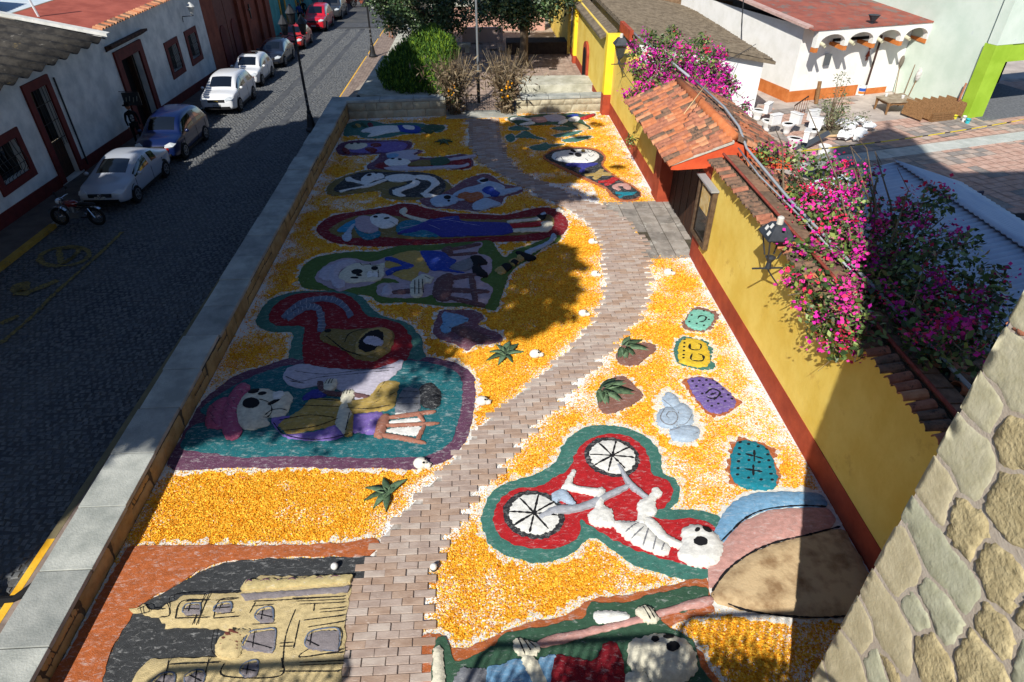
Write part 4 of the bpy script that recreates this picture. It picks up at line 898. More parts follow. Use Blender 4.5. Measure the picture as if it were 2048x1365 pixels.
# ---------------------------------------------------------------- grey roofed building with white gable, behind the far flowers
gb = thing('grey_roof_house', 'house with a broad weathered grey brown tile roof and white end wall', 'house', (10.5, 38, 0))
RA = [(7.15, 31.3, 3.95), (14.05, 31.3, 2.72), (14.05, 46, 2.72), (7.15, 46, 3.95)]
b = MB(); b.add(RA+[(x, y, z-.14) for x, y, z in RA], [(0,1,2,3),(7,6,5,4),(0,4,5,1),(1,5,6,2),(2,6,7,3),(3,7,4,0)]); b.build('roof', M_oldtile, gb)
rows = MB()
for y in np.arange(31.4, 46, .3):
    for x in np.arange(7.2, 13.9, .42):
        z = 3.95-(x-7.15)*.1783; dz = rng.uniform(.01, .05); rows.add([(x, y+.02, z+dz), (x+.44, y+.02, z-.0783+dz*.6), (x+.44, y+.15, z-.02+dz), (x, y+.15, z+.055+dz), (x+.44, y+.28, z-.0783+dz*.6), (x, y+.28, z+dz)], [(0,1,2,3),(3,2,4,5),(0,3,5)])
rows.build('roof_tiles', M_oldtile, gb, kind='stuff')
b = MB(); b.prism([(7.6, 31.6, 0), (13.6, 31.6, 0), (13.6, 31.6, 2.62), (7.6, 31.6, 3.68)], (0, 14, 0)); b.build('wall', mat('bright_white_wall', C(232,233,230), C(246,246,242), 1.2, 8, .9, .2, 12, speck=[(4, .7, C(190,190,184))]), gb)
b = MB(); b.box(7.02, 7.2, 31.3, 33.6, 3.7, 4.12); b.build('red_parapet', M_redado, gb)
bb = thing('brown_roof_house', 'house with a brown tile roof and pink ridge behind the grey roof', 'house', (12, 52, 0))
b = MB(); b.add([(7, 46.3, 3.6), (17, 46.3, 3.0), (17, 60, 3.9), (7, 60, 4.6), (7, 46.3, -1), (17, 46.3, -1)], [(0,1,2,3),(4,5,1,0)]); b.build('roof', mat('brown_tile_far', C(120,94,70), C(150,122,94), 6, 9, .95, .6, 10), bb)
b = MB(); b.tube([(7.2, 46.4, 3.72), (14, 46.4, 3.32)], .1, 6); b.build('ridge', mat('pink_ridge', C(190,140,140), C(206,160,158), 3, 6), bb)
db = thing('balcony_house', 'dim house with a small iron balcony and flower pots behind the white building', 'house', (18, 50, 0))
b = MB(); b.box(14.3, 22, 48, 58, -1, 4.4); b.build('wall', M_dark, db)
b = MB(); b.box(15.3, 16.9, 47.6, 47.99, .2, 2.3); b.build('doorway_panel', mat('cream_panel', C(206,196,166), C(220,212,186), 2, 6), db)
b = MB(); b.add([(14.2, 46.6, 2.9), (20, 46.6, 2.3), (20, 48, 3.1), (14.2, 48, 3.7)], [(0,1,2,3)]); b.build('awning', M_oldtile, db)
b = MB()
for x in np.arange(14.4, 17.2, .16): b.tube([(x, 41, .9), (x+.03*sin(x*9), 41, 1.5), (x, 41, 2.0)], .018, 4)
for z in (.9, 2.0, 1.45): b.tube([(14.4, 41, z), (17.2, 41, z)], .022, 4)
b.build('balcony_rail', M_metal_dark, db)
b = MB(); b.box(14.3, 17.0, 41.1, 47.5, .6, .8); b.build('balcony_floor', M_concrete, db)
# ---------------------------------------------------------------- patio on the right, turned a little
A15 = radians(14.5); PO = np.array([16.45, 34.25]); EXV = np.array([cos(A15), sin(A15)]); EYV = np.array([-sin(A15), cos(A15)])
def PT(a, c, z=0): q = PO+EXV*a+EYV*c; return (q[0], q[1], z)
b = MB(); b.add([(7.3, 3.4, -.02), (60, 3.4, -.02), (60, 60, -.02), (14.2, 60, -.02), (14.2, 33.4, -.02), (7.3, 33.4, -.02)], [(0,1,2,3,4,5)])
b.build('patio', mat('patio_bed', C(172,160,150), C(200,188,176), 1.2, 9, .9, .3, 16, speck=[(2, .62, C(196,188,178))]), kind='structure')
def patio_tiles():
    q = []; mi = []
    for a in np.arange(-6, 16, .52):
        for c in np.arange(-18.5, -.2, .4):
            p = PT(a+.26, c+.2)
            if p[0] < 12.2 or p[1] < 14 or -8.3 < c+.2 < -7.35: continue
            far = vnoise(np.array([[a, c]]), .16, 3, 2)[0]
            if c > -4.5 and far > .42: continue
            z = rng.uniform(-.004, .004)
            q.append([PT(a+.012, c+.012, z), PT(a+.508, c+.012, z), PT(a+.508, c+.388, z), PT(a+.012, c+.388, z)]); mi.append(0 if vnoise(np.array([[a*2.2, c*2.2]]), .3, 8, 2)[0] < .52 else (1 if rng.random() < .62 else 2))
    fastmesh('patio_tiles', np.array(q), [mat('patio_tile_%d' % i, C(*x), C(*y), 2.4, 8, .88, .3, 24, speck=[(5, .64, C(180,168,156))]) for i, (x, y) in enumerate((((186,148,130), (208,174,156)), ((138,130,124), (164,154,146)), ((174,154,140), (196,178,164))))], mi=mi, kind='stuff')
patio_tiles()
b = MB()
for a in np.arange(-6, 16, 1.35): b.prism([PT(a+.01, -8.25, -.018), PT(a+1.34, -8.25, -.018), PT(a+1.34, -7.4, -.018), PT(a+.01, -7.4, -.018)], (0, 0, .026))
b.build('pale_stone_band', mat('pale_band', C(176,180,172), C(204,206,198), 1.4, 9, .9, .3, 20, speck=[(4, .66, C(140,140,130))]), kind='structure')
M_bw = mat('patio_white_wall', C(236,234,226), C(248,246,240), 1.4, 8, .9, .2, 12, speck=[(2.6, .68, C(206,198,178))])
M_odado = mat('orange_dado', C(186,104,48,.9), C(206,124,66,.9), 2.4, 8, .85, .2, 14, speck=[(6, .66, C(226,206,190))])
wb = thing('white_arcade_house', 'white patio building with a scalloped lintel on orange brackets', 'house', (*PT(3, 2)[:2], 0))
Hh = 3.15
# side wall, back wall and a deep scalloped lintel carried by brackets
b = MB(); b.quad(PT(0, 0), PT(0, 12), PT(0, 12, Hh+.5), PT(0, 0, Hh+.5)); b.quad(PT(0, 0), PT(6.9, 0), PT(6.9, 0, Hh+.5), PT(0, 0, Hh+.5)); b.build('wall', M_bw, wb)
b = MB(); b.prism([PT(-.01, -.012, -.1), PT(4.4, -.012, -.1), PT(4.4, -.012, .55), PT(-.01, -.012, .55)], tuple(np.r_[EYV*.01, 0])); b.prism([PT(5.0, -.012, -.1), PT(6.4, -.012, -.1), PT(6.4, -.012, .3), PT(5.0, -.012, .3)], tuple(np.r_[EYV*.01, 0])); b.prism([PT(-.012, -.01, -.1), PT(-.012, 6, -.1), PT(-.012, 6, .62), PT(-.012, -.01, .62)], tuple(np.r_[-EXV*.01, 0])); b.build('dado', M_odado, wb)
zt = Hh+.55; arch = []
nA = 4; wA = 1.72; outline = [(0, zt)]
bot = []
for i in range(nA):
    a0 = i*wA; bot += [(a0, Hh-.28), (a0+.22, Hh-.28)]+[(a0+wA/2+.11+(wA/2-.11)*(-cos(t)), Hh-.12+.42*sin(t)) for t in np.linspace(.25, pi-.25, 9)]
bot += [(nA*wA, Hh-.28), (nA*wA+.22, Hh-.28), (nA*wA+.22, zt), (0, zt)]
b = MB(); b.prism([PT(a, -1.05, z) for a, z in bot], tuple(np.r_[EYV*.28, 0])); b.build('lintel', M_bw, wb)
for i in range(nA+1):
    a = i*wA; b = MB(); b.prism([PT(a, -1.03, Hh-.281), PT(a, -1.03, Hh-.5), PT(a, -.02, Hh-.42) if i else PT(a, -.75, Hh-.5), PT(a, -.02, Hh-.281) if i else PT(a, -.75, Hh-.281)], tuple(np.r_[EXV*.22, 0])); b.build('bracket', M_orange_trim if False else mat('orange_bracket', C(200,116,54), C(214,132,70), 2, 6, .85), wb)
    if i < nA:
        p = np.array(PT(a+.3, -1.0, Hh-.1)); b = MB(); b.tube([p+np.r_[EYV*.05, .04], p+np.r_[-EYV*.35, -.05]], .085, 10, cap=False); b.tube([p+np.r_[EYV*.05, .04], p+np.r_[-EYV*.33, -.05]], .06, 10); b.build('spout', mat('cream_pipe', C(206,200,170), rough=.7), wb)
b = MB(); q = [PT(-.35, -1.1, zt+.02), PT(7.3, -1.1, zt+.02), PT(7.3, 12, zt+1.0), PT(-.35, 12, zt+1.0)]; b.add(q+[(x, y, z-.06) for x, y, z in q], [(0,1,2,3),(0,4,5,1),(3,7,4,0),(7,6,5,4)]); b.build('roof', mat('patched_red_roof', C(142,82,70), C(172,98,80), 1.1, 9, .9, .4, 12, speck=[(1.6, .52, C(128,112,104)), (9, .7, C(214,206,196))]), wb)
b = MB(); q = [PT(-.5, -.7, zt+.0), PT(-.1, -.7, zt+.0), PT(-.1, 12, zt+.95), PT(-.5, 12, zt+.95)]; b.add(q+[(x, y, z+.12) for x, y, z in q], [(4,5,6,7),(0,1,5,4),(3,0,4,7)]); b.build('roof_edge', mat('rosy_edge', C(186,150,140), C(206,176,164), 5, 8, .9, .4, 20), wb)
b = MB(); b.prism([PT(1.62, -.06, 1.75), PT(1.95, -.06, 1.75), PT(1.95, -.06, 2.3), PT(1.62, -.06, 2.3)], tuple(np.r_[-EYV*.12, 0])); b.build('wall_box', mat('grey_box', C(90,94,96), rough=.6), wb)
for a0, a1 in ((1.9, 2.5), (3.0, 4.2)):
    b = MB(); b.prism([PT(a0, -.015, 2.85), PT(a1, -.015, 2.85), PT(a1, -.015, 3.0), PT(a0, -.015, 3.0)], tuple(np.r_[EYV*.01, 0])); b.build('vent_slot', M_dark, wb)
b = MB(); b.tube([PT(4.85, -.12, 0), PT(4.85, -.12, 3.0)], .055, 8); b.build('brown_pipe', mat('brown_pipe', C(74,52,46), rough=.6), wb)
b = MB(); pz = lambda a, z: PT(a, -.02, z)
b.ball(PT(4.42, -.03, 2.37), .055, 8, 6); b.prism([pz(4.42, 2.3), pz(4.56, 1.98), pz(4.48, 1.98), pz(4.48, 1.78), pz(4.44, 1.78), pz(4.44, 1.98), pz(4.40, 1.98), pz(4.40, 1.78), pz(4.36, 1.78), pz(4.36, 1.98), pz(4.28, 1.98)], tuple(np.r_[-EYV*.02, 0])); b.build('restroom_figure', mat('rust_sign', C(150,66,40)), wb)
cm = thing('security_camera', 'small black lamp on a stem on the patio roof edge', 'lamp', PT(3.3, -.9, zt))
b = MB(); b.tube([PT(3.3, -.8, zt), PT(3.3, -.8, zt+.25)], .05, 8); b.lathe([(.1, zt+.15), (.26, zt+.42), (.3, zt+.45)], PT(3.3, -.8), 10); b.build('lamp_head', M_lantern, cm)
# pale green wall and bright green portal
gw = thing('pale_green_wall', 'tall pale green plaster wall standing at right angles to the white building', 'wall', (*PT(7.3, -2)[:2], 0))
b = MB(); b.prism([PT(6.92, 6, -.1), PT(6.92, -4.4, -.1), PT(6.92, -4.4, 6.5), PT(6.92, 6, 6.5)], tuple(np.r_[EXV*.4, 0])); b.build('wall_panel', mat('pale_green_plaster', C(206,222,206), C(222,234,220), .8, 9, .9, .2, 10, speck=[(1.6, .64, C(196,206,208))]), gw)
gp_ = thing('green_portal', 'bright lime green portal frame around a dark opening', 'portal', (*PT(7.6, -4.5)[:2], 0))
M_lime = mat('lime_green_paint', C(142,176,46,.95), C(156,190,58,.95), 1.4, 8, .75, .15, 14)
b = MB(); b.prism([PT(6.75, -5.05, -.05), PT(7.75, -5.05, -.05), PT(7.75, -5.05, 3.35), PT(6.75, -5.05, 3.35)], tuple(np.r_[EYV*.62, 0])); b.build('post', M_lime, gp_)
b = MB(); b.prism([PT(7.76, -5.0, 2.55), PT(14, -5.0, 2.55), PT(14, -5.0, 3.35), PT(7.76, -5.0, 3.35)], tuple(np.r_[EYV*.6, 0])); b.build('beam', M_lime, gp_)
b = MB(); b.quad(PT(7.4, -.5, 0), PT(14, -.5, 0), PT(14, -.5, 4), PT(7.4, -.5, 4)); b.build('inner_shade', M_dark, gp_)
b = MB(); b.prism([PT(6.75, -5.06, 3.36), PT(14, -5.06, 3.36), PT(14, -5.06, 6.4), PT(6.75, -5.06, 6.4)], tuple(np.r_[EYV*.5, 0])); b.build('upper_wall', MATS['pale_green_plaster'], gp_)
b = MB(); b.prism([PT(7.2, -5.6, -.01), PT(14, -5.6, -.01), PT(14, -.6, -.01), PT(7.8, -.6, -.01)], (0, 0, .02)); b.build('grey_mat_floor', mat('grey_carpet', C(96,98,100), C(124,126,128), 8, 6, .95, .6, 40), kind='structure')
# blue-white corrugated roof over the patio
M_zinc = mat('zinc_sheet', C(190,202,216), C(210,218,226), 1.2, 9, .5, .2, 12, speck=[(3, .7, C(120,110,104))], metal=.0)
zr = thing('zinc_roof', 'pale zinc corrugated roof over the patio beside the flowers', 'roof', (12.5, 13, 2.8))
corrugated('roof_sheet', (12.45, 18.0, 2.95), (.1, -13.0, .0), (-2.9, -.2, -.55), 0, 4, .018, .2, M_zinc, zr)
corrugated('roof_sheet', (12.35, 18.0, 3.02), (.1, -13.0, .0), (1.9, -.6, -.5), 0, 4, .018, .2, M_zinc, zr)
for x, y in ((9.8, 17.2), (14, 16.6), (14, 6)):
    b = MB(); b.tube([(x, y, 0), (x, y, 2.4)], .05, 6); b.build('post', M_metal_dark, zr)
b = MB(); b.box(14.0, 17.5, 11.0, 15.6, 2.3, 2.36); o = b.build('dark_awning', mat('black_awning', C(24,20,20), rough=.8), label='dark brown flat awning beside the zinc roof', cat='awning')
sb = thing('dark_board', 'dark square board standing on the patio above the awning', 'board', (14.8, 18.6, 0))
b = MB(); b.prism([(14.35, 17.4, 1.0), (15.5, 17.7, 1.0), (15.5, 17.9, 2.0), (14.35, 17.6, 2.0)], (0, .06, 0)); b.build('panel', mat('board_blue', C(52,50,72), rough=.7), sb); b = MB(); b.tube([(14.9, 17.62, 0), (14.9, 17.7, 1.0)], .04, 6); b.build('post', M_metal_dark, sb)
# ---------------------------------------------------------------- figures of coloured sand on the carpet
D = dict(brick_red=sand('sand_brick_red', 124,70,58,.66),
 white=sand('sand_white', 244,243,236,.75,.86), bone=sand('sand_bone', 236,230,206,.75,.84), lilacw=sand('sand_pale_lilac', 206,200,214,.62), palemauve=sand('sand_pale_mauve', 196,176,186,.62),
 teal=sand('sand_teal', 70,128,116,.62), green=sand('sand_moss_green', 92,122,58,.66), dgreen=sand('sand_dark_green', 62,98,76,.64), sea=sand('sand_sea_teal', 30,112,120,.6),
 red=sand('sand_red', 196,36,42,.62), wine=sand('sand_wine', 120,30,44,.6), crimson=sand('sand_crimson', 140,24,38,.62), mauve=sand('sand_mauve', 128,84,98,.6), plum=sand('sand_plum', 110,70,96,.6), maroonp=sand('sand_dull_purple', 104,60,92,.6),
 blue=sand('sand_royal_blue', 44,76,176,.64), navy=sand('sand_indigo', 62,66,156,.66), sky=sand('sand_sky_blue', 128,178,216,.6), pblue=sand('sand_pale_blue', 186,206,226,.64), cyan=sand('sand_cyan', 40,150,190,.6), tealblue=sand('sand_petrol', 20,124,150,.6),
 black=sand('sand_black', 48,50,54,.6), ink=mat('sand_ink', C(26,26,30), rough=.95), brown=sand('sand_brown', 150,106,92,.62), wood=sand('sand_wood', 172,116,96,.62), rust=sand('sand_rust', 192,106,58,.6), dkwood=sand('sand_dark_wood', 112,80,82,.62),
 pink=sand('sand_pink', 214,162,152,.6), rose=sand('sand_rose', 190,96,130,.62), purple=sand('sand_purple', 142,116,196,.62), violet=sand('sand_violet', 126,104,176,.6), cream=sand('sand_cream', 216,196,140,.62), tan=sand('sand_tan', 222,200,148,.66), ochre=sand('sand_ochre', 198,168,92,.62), mustard=sand('sand_mustard', 190,160,90,.6),
 grey=sand('sand_grey', 138,140,146,.62), lgrey=sand('sand_light_grey', 180,184,192,.62), yellow=sand('sand_yellow', 240,204,60,.66), mint=sand('sand_mint', 132,206,188,.62), tealp=sand('sand_peacock', 30,140,160,.64), windowmauve=sand('sand_window_mauve', 150,142,144,.66), mound=mat('sand_mound', C(150,120,86,.8), C(204,178,138,.85), 2.6, 9, .95, .5, 20, lo=.34, hi=.56), goatred=sand('sand_goat_red', 150,28,40,.62), horn=sand('sand_horn', 112,126,150,.62), olive=sand('sand_olive', 140,120,66,.62), agave=mat('agave_green', C(84,112,84), C(120,146,110), 10, 6, .8, .3, 30), agaved=mat('agave_dark_green', C(60,84,62), C(92,116,84), 10, 6, .8, .3, 30), orange=sand('sand_orange', 214,120,50,.66), black2=sand('sand_soft_black', 66,68,70,.62))
FIG = 'sand sculpture'
def F(label, u, v, name='sand_sculpture'): p = G(u, v, 0); return thing(name, label, FIG, (p[0], p[1], 0))
def A(par, name, col, px, h=.02, z=.03, fr=0., on=None, **k):
    h *= .68
    if on is None and z != .03: z = max(z, .052) if name in ('ground','inner_ground','red_ground','black_sky') else z+.016
    if fr: relief(par, 'lime_fringe', px, D['white'], .004, .012, jit=.05, off=fr, rim=.05)
    return relief(par, name, px, D[col] if isinstance(col, str) else col, h, z, on, **k)
def eyes(par, on, *els, col='ink', name='eye_socket', z=.008):
    for e in els: relief(par, name, ell(*e) if len(e) < 8 else list(e), D[col], .004, z, on, jit=.004)
# 1 reclining lady with feathers, teal ground
t = F('teal sand figure of a reclining white lady with a blue skirt, far left corner', 790, 258)
A(t, 'ground', 'teal', (688,272,692,252,700,246,720,241,750,243,772,248,800,246,840,247,862,252,884,250,890,256,880,264,858,263,835,267,808,268,780,274,750,277,725,275,714,270), fr=.1)
for c, e in (('wine',(741,250,6,4,30)),('dgreen',(727,250,7,3,30)),('ochre',(716,251,6,3,20)),('dgreen',(709,253,6,3,10))): A(t, 'feather', c, ell(*e), .01, .05)
A(t, 'body', 'white', (722,263,735,256,760,252,795,252,800,262,775,266,750,272,735,273,742,266), .04, .05); A(t, 'skirt', 'blue', (795,252,812,250,838,253,838,264,812,264,796,260), .03, .06); A(t, 'apron', 'white', (806,251,826,252,828,259,812,258), .01, .09)
A(t, 'fan', 'dgreen', (842,258,855,250,872,249,888,256,868,262,858,266), .02, .05); lines(t, 'drawing', [(734,262,737,263),(842,258,885,256),(846,256,870,250),(848,260,868,263)], .05, D['mustard'])
# 2 skull with purple collar
t = F('purple sand figure with a skull face and wine border near the far left corner', 748, 295)
A(t, 'ground', 'maroonp', (672,298,684,286,715,281,760,281,800,281,822,284,824,292,815,300,790,306,755,308,725,310,700,311,680,309), fr=.09)
A(t, 'cloak', 'violet', (690,300,705,291,730,287,770,284,800,284,815,289,806,300,780,304,750,304,715,306), .03, .05)
h = A(t, 'skull', 'bone', (690,292,700,287,720,286,734,288,732,294,718,299,700,299,692,297), .05, .07); eyes(t, h, (704,292,3.5,1.8), (717,291,3.5,1.8))
for e in ((752,290,11,4,0),(742,299,12,4,5),(692,301,8,4,30)): A(t, 'red_flower', 'wine', ell(*e), .02, .085)
# 3 reclining figure with ribbon
t = F('pale sand figure with blue head ribbon, ochre top and green skirt in a wine border', 835, 322)
A(t, 'ground', 'plum', (734,336,738,328,752,320,762,308,780,304,808,299,838,300,846,304,826,312,860,316,900,312,930,309,946,322,944,334,922,339,900,338,880,336,850,340,800,341,760,340), fr=.09)
A(t, 'red_ground', 'crimson', (750,334,760,326,800,322,860,330,930,314,942,328,930,337,900,336,840,338,780,338), .012, .045)
A(t, 'ribbon', 'lilacw', (772,308,800,302,822,300,836,302,826,308,840,316,820,320,790,318), .03, .06); A(t, 'blue_bow', 'sky', ell(786,311,12,4,-4), .02, .09)
h = A(t, 'skull', 'white', (770,322,785,317,810,318,822,324,812,330,785,332,772,328), .05, .07); eyes(t, h, (786,322,4,2), (800,324,4,1.8))
A(t, 'arm', 'lilacw', (768,336,790,332,812,330,820,334,860,333,890,331,925,330,935,326,938,330,920,335,880,336,830,339,790,340), .03, .06)
A(t, 'blouse', 'olive', (816,330,832,322,858,320,862,330,840,332), .04, .07); A(t, 'skirt', 'dgreen', (860,320,880,314,894,316,900,324,885,330,862,330), .04, .07); A(t, 'leg', 'lilacw', (894,318,930,312,950,309,948,314,905,321), .03, .06)
# 4 white skeleton on black
t = F('white dancing skeleton on a black ground with olive rim on the left of the carpet', 770, 370)
A(t, 'rim', 'olive', (652,384,658,370,680,356,720,343,760,339,800,343,850,347,885,358,904,376,890,392,860,398,800,400,764,394,760,382,720,386,690,390,665,391), fr=.06)
A(t, 'ground', 'black', (667,378,680,366,700,351,740,343,780,345,830,344,870,350,888,362,890,378,880,390,846,394,800,394,778,388,782,376,800,372,815,366,790,362,760,366,735,373,700,382,676,384), .01, .045)
h = A(t, 'skull', 'white', (722,358,735,348,752,346,766,349,768,356,750,361,740,366,728,365), .05, .06); eyes(t, h, (739,355,5,2.4,-10), (753,351,3,2), col='ink')
A(t, 'ribcage', 'white', (770,355,790,349,818,349,834,355,815,362,785,363), .05, .06)
for p in ((680,381,730,371,768,358,780,358,760,366,735,374,700,379,684,384),(690,357,700,354,708,359,735,366,742,368,735,371,705,364,694,363),(828,352,845,350,865,354,880,366,868,376,852,388,842,390,850,382,862,370,858,362,835,358),(815,358,838,362,834,372,808,381,795,390,786,388,788,380,815,370,826,362),(785,380,800,386,812,392,795,392),(842,386,862,388,872,392,850,394)): A(t, 'bone', 'white', p, .04, .055)
lines(t, 'ribs', [(786,351,783,362),(797,350,795,362),(808,350,807,362),(819,351,818,361)], .035, D['lgrey'], None, .1)
# 5 guitar skeleton
t = F('pale blue skeleton holding a brown guitar on a mauve ground by the path', 940, 392)
A(t, 'ground', 'mauve', (838,398,848,392,900,378,930,360,968,348,990,356,1005,368,1030,372,1046,378,1040,386,1010,394,1000,410,960,422,930,420,905,418,870,416,848,410), fr=.08)
h = A(t, 'skull', 'pblue', (860,402,868,394,888,389,905,391,918,398,912,406,890,412,870,412), .06, .05); eyes(t, h, (895,400,7,4), (898,407,3,2), col='ink')
for p in ((905,390,930,376,950,372,970,366,1000,372,1012,378,1040,374,1042,379,1008,390,985,392,960,396,930,392),(955,362,966,355,975,361,996,366,1010,374,1000,378,970,368),(950,404,970,396,990,402,1002,408,985,414,960,420,945,416),(915,396,930,393,932,399,918,401)): A(t, 'limb', 'pblue', p, .04, .05)
A(t, 'guitar', 'rust', (916,390,930,384,942,386,958,384,967,392,955,400,940,402,930,398,918,396), .03, .09); A(t, 'shorts', 'blue', (964,380,975,373,985,374,990,380,1000,386,992,391,975,388), .03, .09); A(t, 'shoe', 'ink', (960,361,974,357,976,362,966,364), .02, .08)
# 6 lady in blue dress
t = F('long sand lady in an indigo dress and feathered hat inside a crimson border', 880, 455)
A(t, 'ground', 'crimson', (634,464,640,448,665,432,720,422,775,414,800,408,830,409,850,416,900,426,960,428,1010,430,1065,418,1095,415,1120,424,1136,445,1128,466,1105,478,1050,482,980,484,900,486,830,490,760,493,700,490,660,482), fr=.09)
A(t, 'inner_ground', 'olive', (660,458,690,440,730,430,790,432,830,440,900,438,1000,440,1060,434,1100,430,1108,445,1098,460,1040,470,960,474,880,478,820,478,760,474,700,476,670,470), .008, .045)
for c, p in (('cyan',(674,462,690,448,708,440,716,446,700,454,690,464)),('pblue',(695,460,703,449,712,448,703,462,702,478,690,482,684,474)),('tealblue',(708,450,720,462,740,468,758,462,760,472,742,478,728,478,714,466))): A(t, 'feather', c, p, .03, .055)
A(t, 'hat', 'palemauve', (710,440,722,432,742,434,748,446,758,458,745,466,725,464,712,456), .05, .06)
h = A(t, 'skull', 'white', (738,438,748,430,770,428,785,434,796,440,792,450,775,456,755,454,742,448), .06, .07); eyes(t, h, (757,432,5,2.2,-5), (752,440,4.5,2), (774,443,6,1.6,-8)); lines(t, 'teeth', [(780,446,792,452)], .03, D['grey'], h)
A(t, 'arm', 'bone', (800,420,810,415,815,422,812,428,840,436,858,440,850,446,820,436,800,426), .04, .06); A(t, 'sleeve', 'tealblue', (792,458,802,444,826,440,848,444,862,438,870,442,850,456,880,472,850,474,820,472,800,468), .05, .06)
A(t, 'dress', 'navy', (846,444,870,438,915,432,924,442,970,444,1014,446,1024,456,1022,466,980,470,930,472,884,473,860,466,830,462), .05, .07); A(t, 'shawl', 'navy', (795,466,820,456,850,444,868,442,850,456,830,464), .02, .1)
for p in ((1018,441,1060,437,1078,434,1082,440,1060,442,1020,446),(1024,458,1075,455,1085,450,1080,446,1096,442,1106,448,1098,462,1078,463,1030,464)): A(t, 'leg', 'bone', p, .04, .06)
A(t, 'red_petticoat', 'red', (1020,448,1060,445,1085,443,1078,452,1040,455,1024,456), .02, .055); A(t, 'shoe', 'ink', (1074,432,1090,426,1091,434,1084,439), .03, .09); A(t, 'shoe_top', 'pblue', (1080,429,1089,424,1092,428,1084,432), .02, .1)
lines(t, 'drawing', [(850,448,910,440),(880,440,960,455),(800,460,850,452,880,462)], .03, D['lilacw'], None, .13)
# 7 seated musician with white hat, green border, with machete
t = F('seated sand skeleton with pale hat, blue trousers and stool inside a moss green border', 800, 548)
A(t, 'ground', 'green', (598,560,604,536,625,518,665,508,715,503,755,503,800,492,860,490,920,485,960,480,980,480,995,500,1010,515,1030,500,1065,488,1085,480,1094,472,1110,466,1122,470,1118,482,1095,492,1075,505,1058,520,1035,532,1018,550,1008,575,1000,600,990,620,960,614,900,613,850,608,800,604,760,606,740,592,700,588,680,582,640,580,610,576), fr=.1)
A(t, 'inner_ground', 'palemauve', (630,558,640,540,668,522,700,516,740,524,775,514,820,504,880,500,920,494,958,484,965,490,955,505,980,515,982,545,960,560,985,575,978,600,965,612,930,606,880,604,865,590,850,594,800,596,756,590,760,568,800,566,770,556,740,570,700,576,680,582,650,572), .008, .045)
A(t, 'hat_crown', 'lilacw', (638,552,644,538,660,530,672,530,664,545,662,560,650,562), .05, .055); A(t, 'hat_brim', 'lilacw', (658,545,672,526,700,519,712,524,700,530,682,540,676,556,690,562,688,574,676,577,664,568), .06, .07)
h = A(t, 'skull', 'bone', (676,556,684,542,700,530,720,527,745,530,762,530,768,540,766,555,752,562,730,563,710,566,690,564), .06, .06)
eyes(t, h, (715,550,11,5,-3), (719,557,6,2), (710,562,8,1.8), (750,543,7,4)); lines(t, 'drawing', [(720,527,726,534,740,530),(757,543,757,558),(732,548,757,548),(740,528,744,534,760,534)], .025, D['ink'], h)
for p in ((736,552,744,549,745,560,736,561),(746,552,755,551,756,560,746,560)): A(t, 'tooth', 'white', p, .01, .012, on=h)
A(t, 'neck', 'bone', (756,530,768,526,770,534,760,538), .04, .06)
A(t, 'torso', 'ochre', (768,530,785,512,815,503,838,503,848,520,858,538,855,546,840,542,835,552,840,562,812,560,785,548,800,540,780,538), .05, .055); A(t, 'neckerchief', 'blue', (770,518,782,514,815,526,828,531,818,538,795,540,776,549,772,543,785,535,805,531), .03, .1)
A(t, 'trousers', 'blue', (840,503,870,502,890,506,900,516,912,520,908,528,900,538,930,545,905,544,880,541,862,540,850,520), .06, .06)
A(t, 'boot', 'grey', (900,532,918,524,938,516,946,521,944,534,930,542,910,540), .04, .06); A(t, 'boot_sole', 'ink', (940,514,958,511,972,521,974,528,960,532,976,548,968,554,950,548,944,536,948,528), .05, .07)
A(t, 'hand', 'bone', (842,550,856,550,866,556,862,566,850,566,846,575,844,590,832,594,822,590,820,578,824,562), .05, .07); lines(t, 'fingers', [(845,562,847,590),(838,562,838,592),(830,564,830,592),(850,556,862,562),(822,580,845,581)], .025, D['ink'], None, .14)
A(t, 'cup', 'lilacw', (764,590,768,574,776,568,782,574,784,590), .05, .06); A(t, 'cup_handle', 'dkwood', (784,582,820,578,820,586,786,588), .03, .06)
A(t, 'stool_seat', 'dkwood', (866,578,872,560,890,548,904,548,906,560,902,590,895,602,876,600,866,590), .06, .065)
for p in ((904,552,950,546,950,552,905,560),(905,576,972,580,972,586,905,584),(900,592,965,606,962,612,898,598),(938,556,948,554,956,600,946,602),(884,498,900,492,906,500,902,512,890,508),(905,496,955,486,958,491,910,500),(904,508,950,504,950,508,906,512)): A(t, 'stool_leg', 'dkwood', p, .04, .06)
t = F('sand machete with a pale blade and banded ochre handle beside the crimson border', 1060, 500)
A(t, 'blade', 'pblue', (1050,502,1080,490,1098,480,1104,468,1110,468,1112,478,1095,490,1066,505,1060,510), .04, .055)
for p in ((990,540,1003,532,1012,542,1002,549),(1018,522,1030,516,1040,522,1028,531),(1034,512,1044,507,1052,516,1040,522)): A(t, 'handle_band', 'mustard', p, .04, .055)
for p in ((1003,531,1014,526,1024,534,1012,542),(1032,504,1042,503,1072,514,1060,520,1042,516),(1020,524,1028,518,1038,523,1030,530)): A(t, 'dark_band', 'ink', p, .045, .06)
# 8 axe
t = F('sand axe with a pale blade on a dull purple ground below the green figure', 930, 655)
A(t, 'ground', 'mauve', (866,664,872,640,882,622,905,620,950,622,968,636,955,650,1000,668,1004,682,978,688,950,690,935,702,915,690,880,678), fr=.09)
A(t, 'blade', 'sky', (880,656,886,645,884,630,895,625,938,638,905,655,900,664,888,666), .03, .045); A(t, 'handle', 'dkwood', (902,658,925,652,960,666,985,680,960,684,930,676), .04, .045)
lines(t, 'drawing', [(884,650,905,658),(888,646,935,640)], .02, D['ink'])
